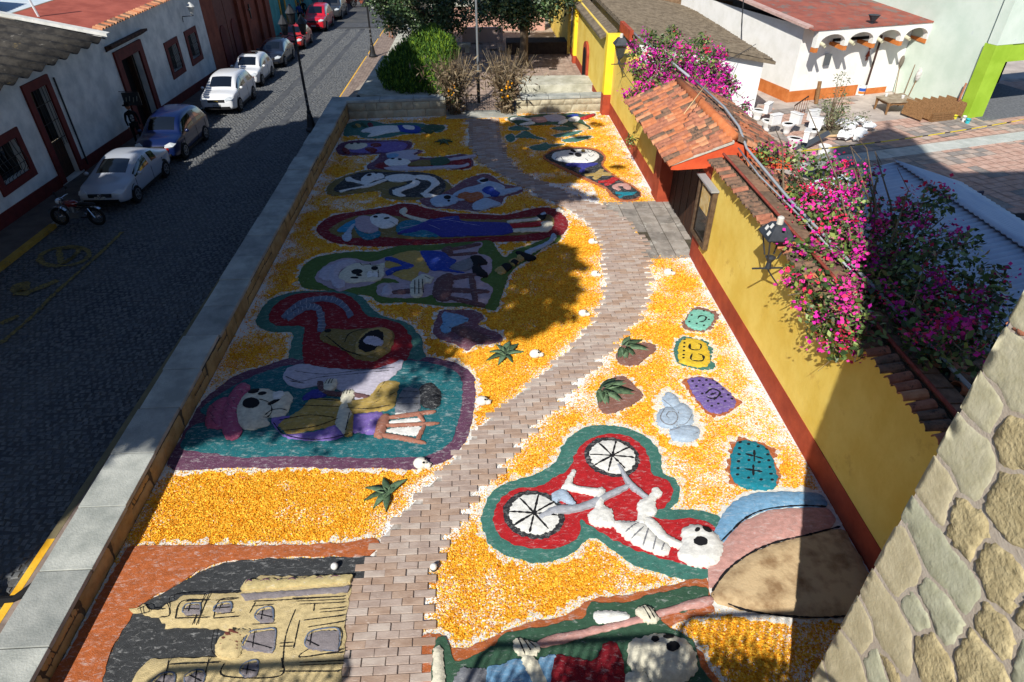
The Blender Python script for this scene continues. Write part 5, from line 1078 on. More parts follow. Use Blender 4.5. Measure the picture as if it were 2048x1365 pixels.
# 9 goat
t = F('sand goat head with long ridged horns on a dark red ground with teal border', 690, 660)
A(t, 'border', 'teal', (514,650,520,622,545,598,590,584,650,582,690,582,725,595,745,618,770,634,810,644,838,668,848,700,846,728,800,722,760,725,700,728,640,728,600,730,578,730,580,700,585,666,545,664), fr=.1)
A(t, 'ground', 'goatred', (538,636,548,612,585,590,640,585,690,588,715,605,735,632,770,638,802,650,822,676,820,705,806,725,760,734,700,740,660,738,612,728,605,690,608,655,575,652,550,650), .012, .045)
def banded(par, name, pts, w0, w1, col):
    p = smooth_pts(np.array(pts, float).reshape(-1, 2), False, 5); n = len(p); tt = np.gradient(p, axis=0); tt /= np.hypot(*tt.T)[:, None]; nr = np.c_[-tt[:, 1], tt[:, 0]]; w = np.linspace(w0, w1, n)[:, None]
    h = A(par, name, col, np.vstack([p+nr*w, (p-nr*w)[::-1]]).ravel().tolist(), .07, .055, sm=False)
    lines(par, 'horn_ridges', [[*(p[i]+nr[i]*w[i]*.9), *(p[i]+tt[i]*3), *(p[i]-nr[i]*w[i]*.9)] for i in range(3, n-2, 2)], .022, D['lgrey'], h)
banded(t, 'horn', (566,636,580,622,605,605,640,598,668,600,690,614,702,634), 5, 6, 'horn'); banded(t, 'horn', (574,638,595,624,615,614,634,616,642,632,643,650,642,664), 5, 8, 'horn')
h = A(t, 'head', 'olive', (640,670,655,658,690,660,730,658,765,656,786,664,788,682,778,704,752,720,732,722,708,716,690,702,665,690,645,684), .09, .055)
eyes(t, h, (657,669,7,4,0)); relief(t, 'muzzle', [712,702,722,682,745,664,765,660,784,670,782,690,765,708,735,718,716,714], D['mustard'], .03, .006, h); relief(t, 'nose', [718,698,728,680,750,668,766,672,768,688,752,706,730,712], D['ink'], .006, .036, h); relief(t, 'tongue', [728,690,736,682,752,682,766,690,766,698,752,700,738,697], D['lilacw'], .02, .045, h)
lines(t, 'head_drawing', [(652,676,690,702,722,716),(690,690,700,672,735,660)], .025, D['ink'], h)
# 10 the large seated skeleton in purple and ochre
t = F('large seated sand skeleton with rose hat and purple clothes on a sea teal ground', 660, 830)
A(t, 'border', 'plum', (352,890,370,862,398,812,425,785,470,752,530,732,580,716,640,712,700,722,770,726,830,714,880,718,920,730,946,752,950,790,942,850,925,890,890,922,830,938,760,936,680,938,600,934,520,936,440,936,380,940,340,936,335,920), fr=.1)
A(t, 'ground', 'sea', (362,888,385,852,430,840,400,820,470,770,540,740,590,730,660,736,760,738,806,722,850,724,900,738,922,756,924,790,915,850,895,890,850,912,800,914,720,916,640,912,560,912,480,914,420,906,372,900), .012, .045)
A(t, 'white_shirt', 'lilacw', (566,752,578,735,606,728,640,734,700,740,760,736,806,720,795,745,770,765,745,790,720,800,690,790,670,775,640,770,600,777,575,768), .05, .06)
lines(t, 'shirt_folds', [(572,756,600,766,640,758,700,752,780,744),(590,745,650,752,720,744,790,738),(580,765,610,770)], .02, D['ink'], None, .12)
A(t, 'hat_crown', 'rose', (411,840,418,815,435,800,452,794,458,800,445,830,446,856,425,858,412,852), .08, .06); A(t, 'hat_brim', 'rose', (446,820,455,795,470,775,485,766,498,770,498,782,484,796,474,815,474,838,483,858,480,872,465,880,452,876,442,855), .09, .075)
lines(t, 'hat_hatching', [(x, y, x+10, y+12) for x, y in ((470,790),(462,800),(456,812),(452,826),(452,840),(458,854),(425,815),(420,828),(424,842),(478,780))], .014, D['maroonp'], None, .165)
h = A(t, 'skull', 'bone', (474,838,474,815,484,795,500,782,525,777,545,782,556,786,576,784,585,795,580,815,570,830,550,836,535,836,540,848,520,856,495,860,480,852), .11, .065)
eyes(t, h, (510,790,12,7,-10), (505,816,17,10.5,-4), (527,797,9,3.4,-10), (550,814,13,3.4,-25)); relief(t, 'teeth', [548,800,553,790,566,787,570,795,566,806,552,810], D['white'], .012, .008, h); lines(t, 'skull_drawing', [(552,795,568,792),(550,803,567,800),(557,790,554,808),(563,788,562,806),(530,836,548,826,575,824),(520,805,540,812,545,830,528,840)], .02, D['ink'], h)
h2_ = A(t, 'shirt_sleeve', 'ochre', (580,832,600,820,620,800,645,797,680,800,688,815,680,835,672,850,640,858,600,865,575,868,558,850,560,840), .08, .06)
h3_ = A(t, 'purple_jacket', 'purple', (542,838,560,834,590,832,600,838,570,850,556,850,560,868,590,868,640,862,672,850,690,862,680,876,640,882,600,880,570,874,552,858), .06, .06)
A(t, 'blue_lapel', 'navy', (604,796,625,780,650,778,655,790,630,798,610,800), .04, .06)
A(t, 'ochre_trousers', 'ochre', (684,802,712,800,740,792,755,770,772,762,795,764,796,780,790,808,775,820,740,824,705,828,690,822), .09, .06); A(t, 'purple_trousers', 'purple', (704,832,735,826,765,826,758,850,748,868,715,866,698,862), .08, .06)
A(t, 'forearm', 'bone', (676,815,690,806,700,808,704,830,700,852,690,868,676,862,670,850), .07, .08); A(t, 'pouch', 'mustard', (690,866,696,842,706,828,708,846,704,868,694,872), .06, .09)
A(t, 'staff', 'dkwood', (634,764,645,764,665,782,700,784,735,790,730,796,700,792,660,790,640,782), .05, .09)
for px in ((645,776,652,760,672,758,674,768,662,782,650,782),(682,796,686,782,706,780,708,792,700,806,684,806)): 
    hh = A(t, 'hand', 'bone', px, .05, .11)
    lines(t, 'fingers', [(px[0]+6,px[1]-2,px[2]+5,px[3]+2),(px[0]+12,px[1]-1,px[2]+11,px[3]+2),(px[0]+18,px[1]-2,px[2]+16,px[3]+2)], .018, D['ink'], hh)
A(t, 'grey_trouser_leg', 'grey', (790,822,800,788,812,776,838,780,842,800,838,822,820,826), .07, .06); A(t, 'boot', 'black', (838,780,846,770,862,766,878,780,882,800,876,815,858,818,842,808), .1, .06); lines(t, 'folds', [(796,800,838,800),(795,812,836,812),(806,786,836,788)], .02, D['ink'], None, .135)
A(t, 'stool_seat', 'wood', (748,868,752,845,764,830,776,828,780,836,772,860,764,876,752,876), .08, .065)
for p in ((778,832,830,824,868,820,868,826,830,832,778,838),(774,848,868,844,868,850,774,854),(766,866,810,872,848,882,846,888,800,880,764,874),(832,826,842,826,850,842,842,842),(846,850,852,850,838,882,830,880)): A(t, 'stool_leg', 'wood', p, .05, .065)
for p in ((782,842,838,836,836,844,782,848),(778,858,840,854,830,872,775,864),(790,828,800,824,820,826,800,830)): A(t, 'white_gap', 'white', p, .012, .055)
lines(t, 'clothes_drawing', [(560,845,620,835,670,840),(570,866,630,858,676,842),(620,802,680,806),(600,815,680,818),(756,790,770,768),(740,815,790,790),(700,830,692,866),(690,820,740,822,780,815),(548,850,575,876,640,884,700,872)], .022, D['ink'], None, .15)
# 11 girl at the far right with teal border and small birds
t = F('small sand girl with a pink skirt and feathered head at the far right corner', 1100, 238)
A(t, 'ground', 'dgreen', (1014,238,1030,232,1060,232,1085,228,1120,229,1145,226,1170,229,1188,227,1190,232,1165,240,1182,256,1176,258,1150,256,1120,250,1080,250,1040,252,1030,246), fr=.06)
for c, p in (('white',(1022,236,1040,234,1062,239,1060,242,1040,239,1024,240)),('white',(1040,248,1062,243,1070,247,1046,250)),('pink',(1060,236,1090,234,1095,242,1080,245,1068,243)),('lilacw',(1086,233,1110,229,1130,234,1125,242,1095,242)),('white',(1136,238,1150,233,1160,236,1156,242,1140,242)),('blue',(1134,232,1150,228,1158,231,1146,234)),('red',(1160,236,1185,228,1189,230,1170,238)),('tan',(1146,248,1156,246,1178,256,1160,257)),('white',(1116,246,1130,238,1136,242,1124,248))): A(t, 'cloth' if c in ('pink','lilacw') else 'limb', c, p, .03, .05)
for k, (p, q) in enumerate((((1018,256,1035,252,1060,258,1040,261,1022,260), 'nearest the girl'), ((1105,256,1125,253,1150,257,1130,261,1110,259), 'under the girl with spread wings'), ((1040,268,1052,262,1070,272,1090,279,1055,276,1030,275), 'right of the path edge'), ((1012,272,1024,268,1030,278,1022,284,1014,280), 'closest to the brick path'), ((1108,270,1130,266,1165,261,1150,269,1125,274,1110,273), 'with a long raised tail'), ((1124,280,1150,275,1185,272,1160,282,1135,284), 'farthest to the right'), ((1060,294,1085,288,1092,285,1098,289,1130,288,1100,295,1090,301,1066,299), 'above the black skull panel'))):
    t = F('small teal sand bird %s on the far right petals' % q, p[0]+15, p[1], 'sand_bird'); t['group'] = 'small teal sand birds'; A(t, 'body', 'teal', p, .02, .03, fr=.07)
# 12 black skull panel with letters
t = F('black sand panel with a painted skull and the coloured letters OAXACA running down it', 1180, 345)
A(t, 'rim', 'rust', (1086,314,1100,302,1125,295,1160,294,1195,299,1212,314,1206,330,1222,345,1245,360,1268,372,1282,386,1276,398,1250,403,1225,395,1210,378,1180,364,1150,350,1120,336,1098,324), .015, .025)
A(t, 'ground', 'black', (1090,313,1104,303,1128,298,1160,297,1192,302,1208,315,1202,330,1220,348,1242,362,1264,374,1280,387,1272,396,1250,400,1230,392,1214,376,1182,360,1152,346,1122,332,1100,321), .012, .04)
h = A(t, 'skull', 'white', (1104,316,1108,306,1120,303,1140,300,1165,299,1188,303,1199,313,1192,321,1172,326,1145,326,1120,323), .07, .05); eyes(t, h, (1146,307,6,2.4,20), (1142,313,5,2,10), (1156,315,7,4,10)); lines(t, 'skull_flourish', [(1116,316,1110,320),(1125,322,1122,317),(1174,302,1180,308,1186,304,1190,309),(1176,312,1182,316,1188,312),(1170,320,1176,324)], .025, D['ink'], h); relief(t, 'flower_mark', ell(1166,307,4,3), D['olive'], .004, .008, h)
A(t, 'letter', 'navy', (1130,330,1140,326,1165,326,1195,326,1190,331,1172,336,1168,344,1158,343,1162,335,1140,333), .025, .055)
A(t, 'letter', 'mustard', (1168,348,1190,346,1200,338,1208,339,1206,344,1224,346,1222,351,1204,352,1192,360,1185,357,1188,352,1170,352), .03, .055, sm=False)
A(t, 'letter', 'red', (1196,362,1215,360,1226,354,1240,358,1232,362,1224,368,1212,372,1208,368,1216,364,1198,366), .03, .055, sm=False)
A(t, 'letter', 'pink', (1224,374,1235,367,1252,367,1262,374,1260,379,1250,378,1244,372,1236,374,1242,379,1236,381), .03, .055)
A(t, 'letter', 'tealp', (1230,384,1250,384,1274,384,1266,390,1250,391,1240,397,1236,393,1246,389,1232,388), .03, .055, sm=False)
# 13 agaves
def agave(u, v, s, leaves, label, ground=None, gcol='brown'):
    c = G(u, v); t = thing('sand_agave', label, 'agave', (c[0], c[1], 0), 'sculpted agaves on the carpet')
    if ground: A(t, 'ground', gcol, ground, .015, .022, fr=.06)
    for i, (du, dv) in enumerate(leaves):
        e = G(u+du, v+dv); d = e[:2]-c[:2]; L = np.hypot(*d); d = d/L; n = np.array([-d[1], d[0]]); b = MB(); ns = 6; w = L*.17; vs = []; bend = rng.normal()*.08*L
        for j in range(ns+1):
            q = j/ns; ww = w*(.55+1.2*q*(1-q)*1.6)*(1-q**3); p = c[:2]+d*L*q+n*bend*q*q; z = .05+.065*sin(pi*min(q*1.1, 1))*(1-.3*q)
            vs += [(*(p+n*ww), z), (*p, z-.035+.02*q), (*(p-n*ww), z), (*p, z-.07)]
        fs = []
        for j in range(ns):
            for k in range(4): fs.append((j*4+k, j*4+(k+1) % 4, j*4+4+(k+1) % 4, j*4+4+k))
        b.add(vs, fs); b.build('leaf', D['agave'] if i % 2 else D['agaved'], t, smooth=True)
agave(888,287,1,((-18,-2),(-12,-6),(0,-8),(12,-6),(18,-2),(10,4),(-8,4)), 'small green agave on the shaded petals near the far end of the path')
agave(1010,712,1,((-38,10),(-30,-8),(-12,-22),(4,-28),(28,-22),(38,-4),(14,16),(-8,22)), 'dark green agave beside the brick path below the axe')
agave(778,990,1,((-50,8),(-34,28),(-10,36),(-46,-14),(-12,-32),(32,-32),(20,-12)), 'grey green agave lying left of the brick path above the church')
agave(1246,697,1,((-8,28),(6,30),(28,22),(62,4),(40,-14),(14,-22),(-6,12)), 'green agave on brown sand right of the path, far one of two', (1236,702,1250,688,1300,686,1312,698,1290,716,1276,728,1245,728,1232,714))
agave(1202,782,1,((-2,34),(12,38),(22,16),(48,30),(82,10),(60,-16),(36,-26),(-10,16)), 'green agave on brown sand right of the path, near one of two', (1196,790,1215,762,1245,752,1262,764,1286,790,1270,805,1240,820,1210,826,1196,810))
# 14 cut paper panels
def papel(label, gcol, col, ground, px, holes, big):
    t = F(label, px[0]+20, px[1]+20, 'sand_paper_banner'); t['group'] = 'sand paper banners along the yellow wall'
    A(t, 'border', gcol, ground, .015, .024, fr=.08, jit=.025); h = A(t, 'banner', col, px, .05, .04, rim=.06)
    q = np.array(px, float).reshape(-1, 2); a, b_, c, d = q[0], q[len(q)//4], q[len(q)//2], q[3*len(q)//4]
    for s, r in holes:
        m = (a*(1-s)+b_*s)*(1-r)+(d*(1-s)+c*s)*r; w = np.hypot(*(b_-a))*.055; relief(t, 'cut_hole', ell(m[0], m[1], w, w*.62), D['ink'], .003, .005, h, jit=.002)
    lines(t, 'cut_lines', big, .045, D['ink'], h)
papel('small mint green sand paper banner nearest the paved doorway', 'brown', 'mint', (1364,650,1384,622,1398,615,1436,628,1430,645,1412,662,1380,660), (1388,620,1428,630,1410,660,1372,650), [(s, r) for s in (.12,.5,.88) for r in (.08,.92)]+[(.06,.5),(.94,.5)], [(1395,640,1400,634,1412,636,1408,644,1398,646)])
papel('yellow sand paper banner with two square marks and a green border', 'teal', 'yellow', (1350,715,1350,690,1366,674,1400,680,1422,690,1424,720,1428,736,1400,738,1362,728), (1364,680,1410,686,1416,732,1360,724), [(.1, r) for r in (.08,.25,.42,.6,.78,.92)], [(1380,690,1380,700,1398,702,1402,692,1396,690),(1384,710,1382,722,1404,724,1406,714,1396,710)])
papel('purple sand paper banner with rows of holes on an orange border', 'rust', 'violet', (1366,766,1378,756,1420,756,1442,775,1474,798,1480,808,1450,828,1425,832,1400,808,1380,784), (1374,762,1426,760,1472,806,1422,826), [(s, r) for s in (.1,.36,.63,.9) for r in (.1,.26,.74,.9)]+[(.1,.5),(.9,.5)], [(1410,790,1424,780,1440,788,1428,800,1412,796),(1420,792,1432,788)])
papel('petrol blue sand paper banner with crosses on an orange border, nearest the big pot', 'rust', 'tealp', (1456,960,1460,900,1474,878,1500,880,1546,896,1552,930,1558,970,1530,976,1480,968), (1474,884,1536,900,1550,974,1466,962), [(s, r) for s in (.08,.92) for r in (.06,.22,.38,.56,.74,.9)]+[(.35,.06),(.65,.06),(.35,.94),(.65,.94),(.36,.48),(.64,.48)], [(1490,910,1526,920),(1508,903,1508,926),(1488,940,1524,946),(1506,932,1506,954)])
# 15 blue white cloud
t = F('pale blue sand cloud with a curled spiral between the banners and the cyclist', 1355, 830)
relief(t, 'lime_fringe', [1312,830,1322,790,1340,782,1365,800,1392,830,1402,860,1390,884,1355,886,1340,868,1318,858], D['white'], .004, .018, jit=.05, off=.08)
A(t, 'puff', 'pblue', (1324,800,1332,786,1344,786,1358,800,1360,815,1345,818,1330,814), .07, .03); A(t, 'puff', 'pblue', (1340,818,1365,806,1384,822,1386,845,1372,852,1350,850), .08, .03); h = A(t, 'curl', 'pblue', (1314,838,1320,820,1340,814,1356,824,1362,840,1350,854,1332,856,1318,850), .09, .035); A(t, 'puff', 'pblue', (1338,862,1345,856,1375,850,1398,858,1398,874,1380,884,1352,882,1340,872), .08, .03)
lines(t, 'spiral_line', [(1338,842,1332,836,1338,828,1350,830,1354,842,1344,852,1328,850,1320,838,1328,822),(1326,800,1345,816),(1358,812,1356,830),(1384,830,1372,848,1352,852),(1350,864,1375,872,1396,866),(1340,862,1360,856)], .02, D['grey'], h, .03)
# 16 the cyclist
t = F('white sand skeleton riding a bicycle on a red ground with green border', 1200, 1020)
A(t, 'border', 'teal', (962,1040,975,995,1005,970,1050,955,1080,945,1110,925,1130,885,1165,857,1210,850,1260,858,1300,880,1322,910,1325,945,1355,965,1358,1000,1340,1018,1400,1020,1440,1036,1440,1060,1432,1140,1400,1160,1330,1150,1270,1130,1220,1095,1190,1075,1165,1085,1140,1110,1090,1124,1040,1120,1000,1105,975,1080), fr=.1)
A(t, 'ground', 'red', (986,1040,1000,1000,1030,980,1080,972,1110,955,1140,935,1152,905,1175,880,1215,868,1255,872,1285,892,1300,920,1304,948,1335,962,1345,985,1335,1010,1300,1030,1340,1040,1375,1036,1420,1046,1432,1075,1430,1120,1410,1138,1360,1125,1300,1110,1250,1090,1210,1070,1180,1050,1160,1040,1160,1070,1130,1090,1090,1098,1040,1092,1005,1075), .012, .04)
for (u, v, ru, rv, a) in ((1224,915,56,39,12),(1068,1030,62,48,10)):
    A(t, 'tyre', 'black', ell(u, v, ru, rv, a, 22), .04, .05); h = A(t, 'wheel_disc', 'white', ell(u+1, v-1, ru*.82, rv*.82, a, 22), .03, .075)
    lines(t, 'spokes', [(u+ru*.8*cos(k), v+rv*.8*sin(k), u-ru*.8*cos(k), v-rv*.8*sin(k)) for k in (.1, .95, 1.75, 2.5)], .04, D['ink'], h)
A(t, 'frame', 'lgrey', (1080,1030,1110,1012,1160,1008,1200,990,1260,966,1258,975,1205,1002,1165,1020,1115,1026,1085,1036), .05, .1); A(t, 'fork', 'lgrey', (1235,928,1244,934,1262,960,1290,986,1298,992,1288,994,1262,976,1250,962), .05, .1); A(t, 'mudguard', 'pblue', (1104,988,1125,978,1140,990,1150,1006,1140,1008,1122,998,1112,1004), .04, .11)
for n, p in (('thigh', (1128,966,1145,940,1152,944,1146,968,1180,975,1205,978,1210,986,1200,992,1160,984,1138,980,1122,978)), ('shin', (1194,978,1210,980,1208,1005,1206,1030,1215,1036,1205,1044,1192,1040,1190,1010)), ('pelvis', (1178,1028,1195,1012,1222,1018,1226,1034,1230,1050,1200,1052,1182,1046)), ('arm', (1276,1006,1300,990,1306,976,1318,976,1322,990,1310,1002,1314,1026,1296,1034,1290,1050,1272,1050,1276,1030)), ('upper_arm', (1292,1034,1310,1040,1336,1070,1365,1085,1360,1095,1330,1085,1304,1066,1288,1050))): A(t, n, 'white', p, .06, .09)
h = A(t, 'ribcage', 'white', (1228,1042,1262,1044,1290,1044,1320,1078,1340,1095,1330,1110,1300,1102,1262,1084,1238,1066), .08, .08)
lines(t, 'ribs', [(1240,1050,1285,1046),(1250,1070,1275,1050,1290,1050),(1262,1082,1286,1060),(1285,1096,1296,1062),(1305,1104,1312,1076),(1322,1106,1328,1090)], .025, D['grey'], h)
h = A(t, 'skull', 'white', (1356,1108,1364,1080,1362,1060,1385,1050,1410,1054,1430,1066,1446,1090,1442,1115,1425,1130,1395,1132,1370,1124), .12, .08); eyes(t, h, (1412,1068,10,7,30), (1398,1094,14,9,5), (1392,1071,6,4,-30))
# 17 the great pot and the cook with a paddle
t = F('huge sand pot with blue, pink and brown bands at the yellow wall foot', 1570, 1100)
relief(t, 'lime_fringe', [1414,1150,1428,1060,1460,1010,1500,985,1560,980,1640,984,1665,1020,1700,1090,1730,1150,1735,1230,1660,1240,1540,1236,1440,1220,1410,1190], D['white'], .01, .02, jit=.03, off=.06)
A(t, 'blue_band', 'sky', (1428,1080,1434,1050,1460,1012,1500,990,1560,984,1632,986,1654,1006,1640,1018,1590,1014,1530,1022,1490,1040,1460,1070,1436,1100), .05, .04)
A(t, 'pink_band', 'pink', (1416,1150,1424,1110,1445,1085,1480,1050,1530,1024,1590,1017,1650,1016,1672,1044,1640,1066,1590,1076,1540,1086,1490,1112,1450,1145,1424,1176), .05, .04)
A(t, 'brown_mound', 'mound', (1424,1188,1452,1146,1496,1112,1550,1088,1610,1074,1680,1058,1706,1090,1730,1132,1742,1180,1720,1225,1640,1234,1560,1230,1490,1220,1440,1206), .09, .045)
lines(t, 'pot_drawing', [(1424,1184,1452,1144,1496,1110,1550,1086,1610,1072,1680,1054),(1426,1190,1480,1218,1560,1232,1650,1236,1720,1230),(1434,1092,1460,1066,1490,1038,1530,1020,1600,1012,1652,1014)], .035, D['ink'], None, .075); 
t = F('sand cook with a bare skull, red blouse and long pink paddle along the bottom edge', 1200, 1290)
A(t, 'rim', 'rust', (836,1365,838,1280,880,1270,905,1300,960,1285,1010,1262,1060,1245,1110,1238,1150,1220,1180,1200,1250,1190,1320,1176,1380,1160,1412,1150,1418,1200,1425,1225,1360,1240,1340,1260,1390,1290,1420,1340,1430,1420,836,1420), fr=.1)
A(t, 'ground', 'dgreen', (862,1365,868,1285,890,1276,905,1310,920,1322,990,1290,1010,1268,1060,1258,1120,1246,1170,1236,1182,1206,1250,1206,1300,1190,1400,1172,1416,1190,1400,1214,1330,1230,1330,1250,1380,1280,1400,1330,1405,1420,862,1420), .012, .045)
A(t, 'paddle', 'pink', (1074,1284,1100,1272,1180,1256,1250,1240,1300,1226,1360,1208,1418,1192,1422,1210,1360,1222,1310,1238,1240,1256,1160,1278,1100,1292,1078,1294), .06, .06)
A(t, 'forearm', 'white', (1190,1224,1230,1222,1255,1228,1256,1240,1200,1246,1190,1240), .06, .06); h = A(t, 'hand', 'bone', (1270,1220,1290,1212,1305,1218,1318,1240,1300,1246,1284,1240), .06, .09); lines(t, 'fingers', [(1284,1216,1300,1244),(1292,1214,1308,1242),(1300,1216,1316,1238)], .02, D['ink'], h)
h = A(t, 'hand', 'bone', (1026,1290,1034,1276,1050,1280,1076,1288,1080,1304,1060,1316,1044,1312,1030,1304), .06, .07); lines(t, 'fingers', [(1036,1280,1050,1312),(1046,1280,1062,1306),(1056,1284,1072,1300)], .02, D['ink'], h)
A(t, 'forearm', 'bone', (1044,1318,1062,1312,1090,1345,1110,1410,1080,1410), .06, .08)
A(t, 'cactus', 'bone', (866,1310,872,1295,884,1298,888,1330,892,1400,866,1410), .07, .065); A(t, 'grey_cloth', 'grey', (905,1400,918,1340,960,1338,975,1345,970,1400), .05, .06)
A(t, 'blue_skirt', 'sky', (970,1410,974,1340,1000,1330,1040,1318,1060,1340,1080,1318,1108,1310,1110,1340,1100,1410), .06, .06)
A(t, 'red_blouse', 'crimson', (1098,1410,1108,1316,1140,1314,1190,1322,1206,1290,1230,1286,1246,1320,1252,1380,1240,1410), .07, .06)
h = A(t, 'skull', 'bone', (1254,1320,1258,1290,1280,1276,1320,1268,1360,1276,1388,1300,1394,1340,1375,1362,1330,1370,1300,1360,1290,1345,1268,1345), .14, .06); eyes(t, h, (1308,1288,8,7), (1335,1281,12,6,-10), (1343,1304,14,10,-8)); A(t, 'neck', 'bone', (1250,1352,1280,1342,1296,1360,1290,1410,1260,1410), .06, .06)
# 18 the church
t = F('sand relief of a cream church facade with towers on a black sky, bottom left', 560, 1240)
A(t, 'rust_border', 'rust', (60,1420,140,1300,200,1190,250,1105,265,1092,340,1092,430,1090,520,1092,600,1090,680,1086,752,1078,740,1110,660,1112,560,1114,460,1120,400,1140,340,1176,290,1204,250,1250,215,1320,180,1420), .012, .025, fr=.09)
A(t, 'black_sky', 'black2', (176,1420,205,1345,240,1270,270,1220,330,1184,400,1146,460,1124,540,1118,640,1116,744,1112,732,1150,715,1180,700,1260,690,1420), .012, .03)
cr = A(t, 'tower', 'tan', (258,1218,280,1215,284,1209,294,1210,294,1218,318,1220,335,1206,352,1202,362,1192,420,1188,480,1186,520,1150,560,1154,640,1152,705,1150,702,1165,694,1230,688,1262,640,1262,600,1258,580,1276,540,1266,520,1262,470,1262,430,1258,385,1254,330,1256,334,1245,318,1236,295,1228,294,1232,285,1232,282,1226,262,1226), .05, .045, sm=False, rim=.08)
A(t, 'nave', 'tan', (480,1190,530,1186,690,1170,690,1262,680,1420,550,1420,490,1370,440,1320,428,1300,436,1280,470,1256,474,1230), .05, .046, sm=False, rim=.1)
A(t, 'second_tower', 'tan', (240,1420,270,1350,300,1320,360,1316,440,1316,560,1322,680,1330,676,1420), .05, .0465, sm=False, rim=.08)
A(t, 'cornice', 'cream', (480,1178,492,1160,560,1158,705,1148,702,1166,600,1172,488,1180), .03, .098, sm=False)
A(t, 'shadow_band', 'windowmauve', (480,1188,600,1180,700,1172,696,1184,560,1194,490,1200), .015, .096, sm=False)
for p in ((366,1224,374,1212,400,1210,402,1212,400,1228,372,1230),(428,1222,436,1212,462,1208,462,1224,432,1226),(510,1234,520,1222,544,1218,546,1244,520,1246),(484,1296,500,1268,530,1262,552,1262,550,1290,545,1306,500,1302),(610,1290,618,1270,640,1262,678,1262,676,1302,640,1302,616,1298),(480,1345,490,1330,516,1324,514,1352,490,1356),(370,1355,390,1344,410,1346,405,1372,375,1374),(300,1372,322,1352,350,1350,345,1380,310,1385)):
    h = A(t, 'church_window', 'windowmauve', p, .012, .1, sm=False, jit=.005); lines(t, 'glazing_bars', [((p[0]+p[2])/2,(p[1]+p[3])/2+4,p[-4]+0,p[-3]-5),((p[2]+p[4])/2-4,p[3]-2,(p[2]+p[4])/2-8,p[-1]-2)], .018, D['ink'], h)
    lines(t, 'window_outline', [list(p)+list(p[:2])], .022, D['horn'], None, .125)
A(t, 'shell_ornament', 'tan', (430,1300,440,1278,462,1262,488,1258,500,1266,486,1280,482,1304,470,1316,445,1314), .05, .095)
for p in ((452,1270,478,1282),(460,1264,484,1276),(446,1280,478,1290),(442,1292,478,1296),(446,1304,478,1302)): lines(t, 'shell_rib', [p], .05, D['brick_red'], None, .155)
lines(t, 'facade_drawing', [(340,1206,356,1192,480,1188),(352,1240,365,1206,420,1204),(352,1240,420,1238),(412,1190,386,1254),(420,1190,394,1254),(428,1240,440,1204,478,1200),(428,1240,480,1236),(318,1222,336,1210,340,1234,320,1238),(300,1222,330,1222),(508,1206,560,1204,690,1196),(500,1230,512,1208),(592,1222,572,1276,566,1340),(608,1244,690,1234),(600,1244,588,1300),(616,1258,690,1246),(630,1210,628,1226),(340,1320,330,1372),(420,1318,400,1400),(450,1330,450,1356,560,1356,564,1320),(560,1346,680,1346),(340,1332,440,1328),(620,1300,600,1318,680,1306)], .017, D['ink'], None, .118)
lines(t, 'fine_drawing', [(x0, v, 690, v-4) for x0, v in ((585,1200),(592,1206),(600,1212),(640,1222),(640,1228),(640,1306),(640,1312),(600,1328),(600,1334))]+[(276,1222,296,1214,300,1226,280,1232),(282,1218,286,1232),(372,1236,410,1234),(432,1232,470,1228),(372,1206,404,1204),(432,1204,470,1202),(505,1252,552,1250),(505,1216,548,1212),(430,1262,424,1300,436,1318),(560,1290,588,1288),(560,1296,586,1296)], .013, D['ink'], None, .115)
lines(t, 'scrollwork', [(492,1172,498,1164,506,1168,500,1174),(520,1168,535,1162,548,1170,560,1162),(570,1170,585,1160,600,1168,612,1160),(625,1168,640,1158,655,1164,668,1156,690,1160)], .022, D['maroonp'], None, .138)
# 19 small skulls bordering the path, and two round lamps
M_skull = mat('plaster_skull', C(232,226,210), C(244,240,228), 14, 5, .85, .2, 40)
for k, (u, v, s, q) in enumerate(((1118,424,.16,'by the feet of the blue lady'), (1184,487,.17,'at the outer bend of the path'), (1190,552,.17,'on the bend below the machete'), (1166,631,.17,'in the shade edge where the path straightens'), (1070,713,.19,'beside the dark green agave'), (964,807,.19,'beside the seated skeleton ground'), (842,932,.2,'at the lower corner of the plum border'), (1336,549,.19,'on the petals by the paved doorway'))):
    c = G(u, v); t = thing('plaster_skull', 'small white plaster skull %s' % q, 'skull', (c[0], c[1], 0), 'plaster skulls along the path')
    s *= .74; a = rng.uniform(-.5, .3); dx, dy = cos(a), sin(a); b = MB(); b.ball((c[0], c[1], s*.55), (s*1.05, s*.9, s*.8), 12, 8); b.ball((c[0]+dx*s*.95, c[1]+dy*s*.95, s*.42), (s*.6, s*.52, s*.45), 10, 6); b.build('cranium', M_skull, t, smooth=True)
    for sg in (-1, 1):
        b = MB(); b.ball((c[0]+dx*s*.62-dy*s*.34*sg, c[1]+dy*s*.62+dx*s*.34*sg, s*1.18), (s*.17, s*.17, s*.14), 8, 5); b.build('eye_socket', D['ink'], t)
    b = MB(); b.ball((c[0]+dx*s*.95, c[1]+dy*s*.95, s*.84), (s*.13, s*.12, s*.1), 6, 4); b.build('nose_hole', D['ink'], t)
    for j in range(-2, 3):
        b = MB(); p = (c[0]+dx*s*1.42-dy*s*.16*j, c[1]+dy*s*1.42+dx*s*.16*j, s*.5); b.ball(p, (s*.09, s*.09, s*.16), 6, 4); b.build('tooth', M_skull, t)
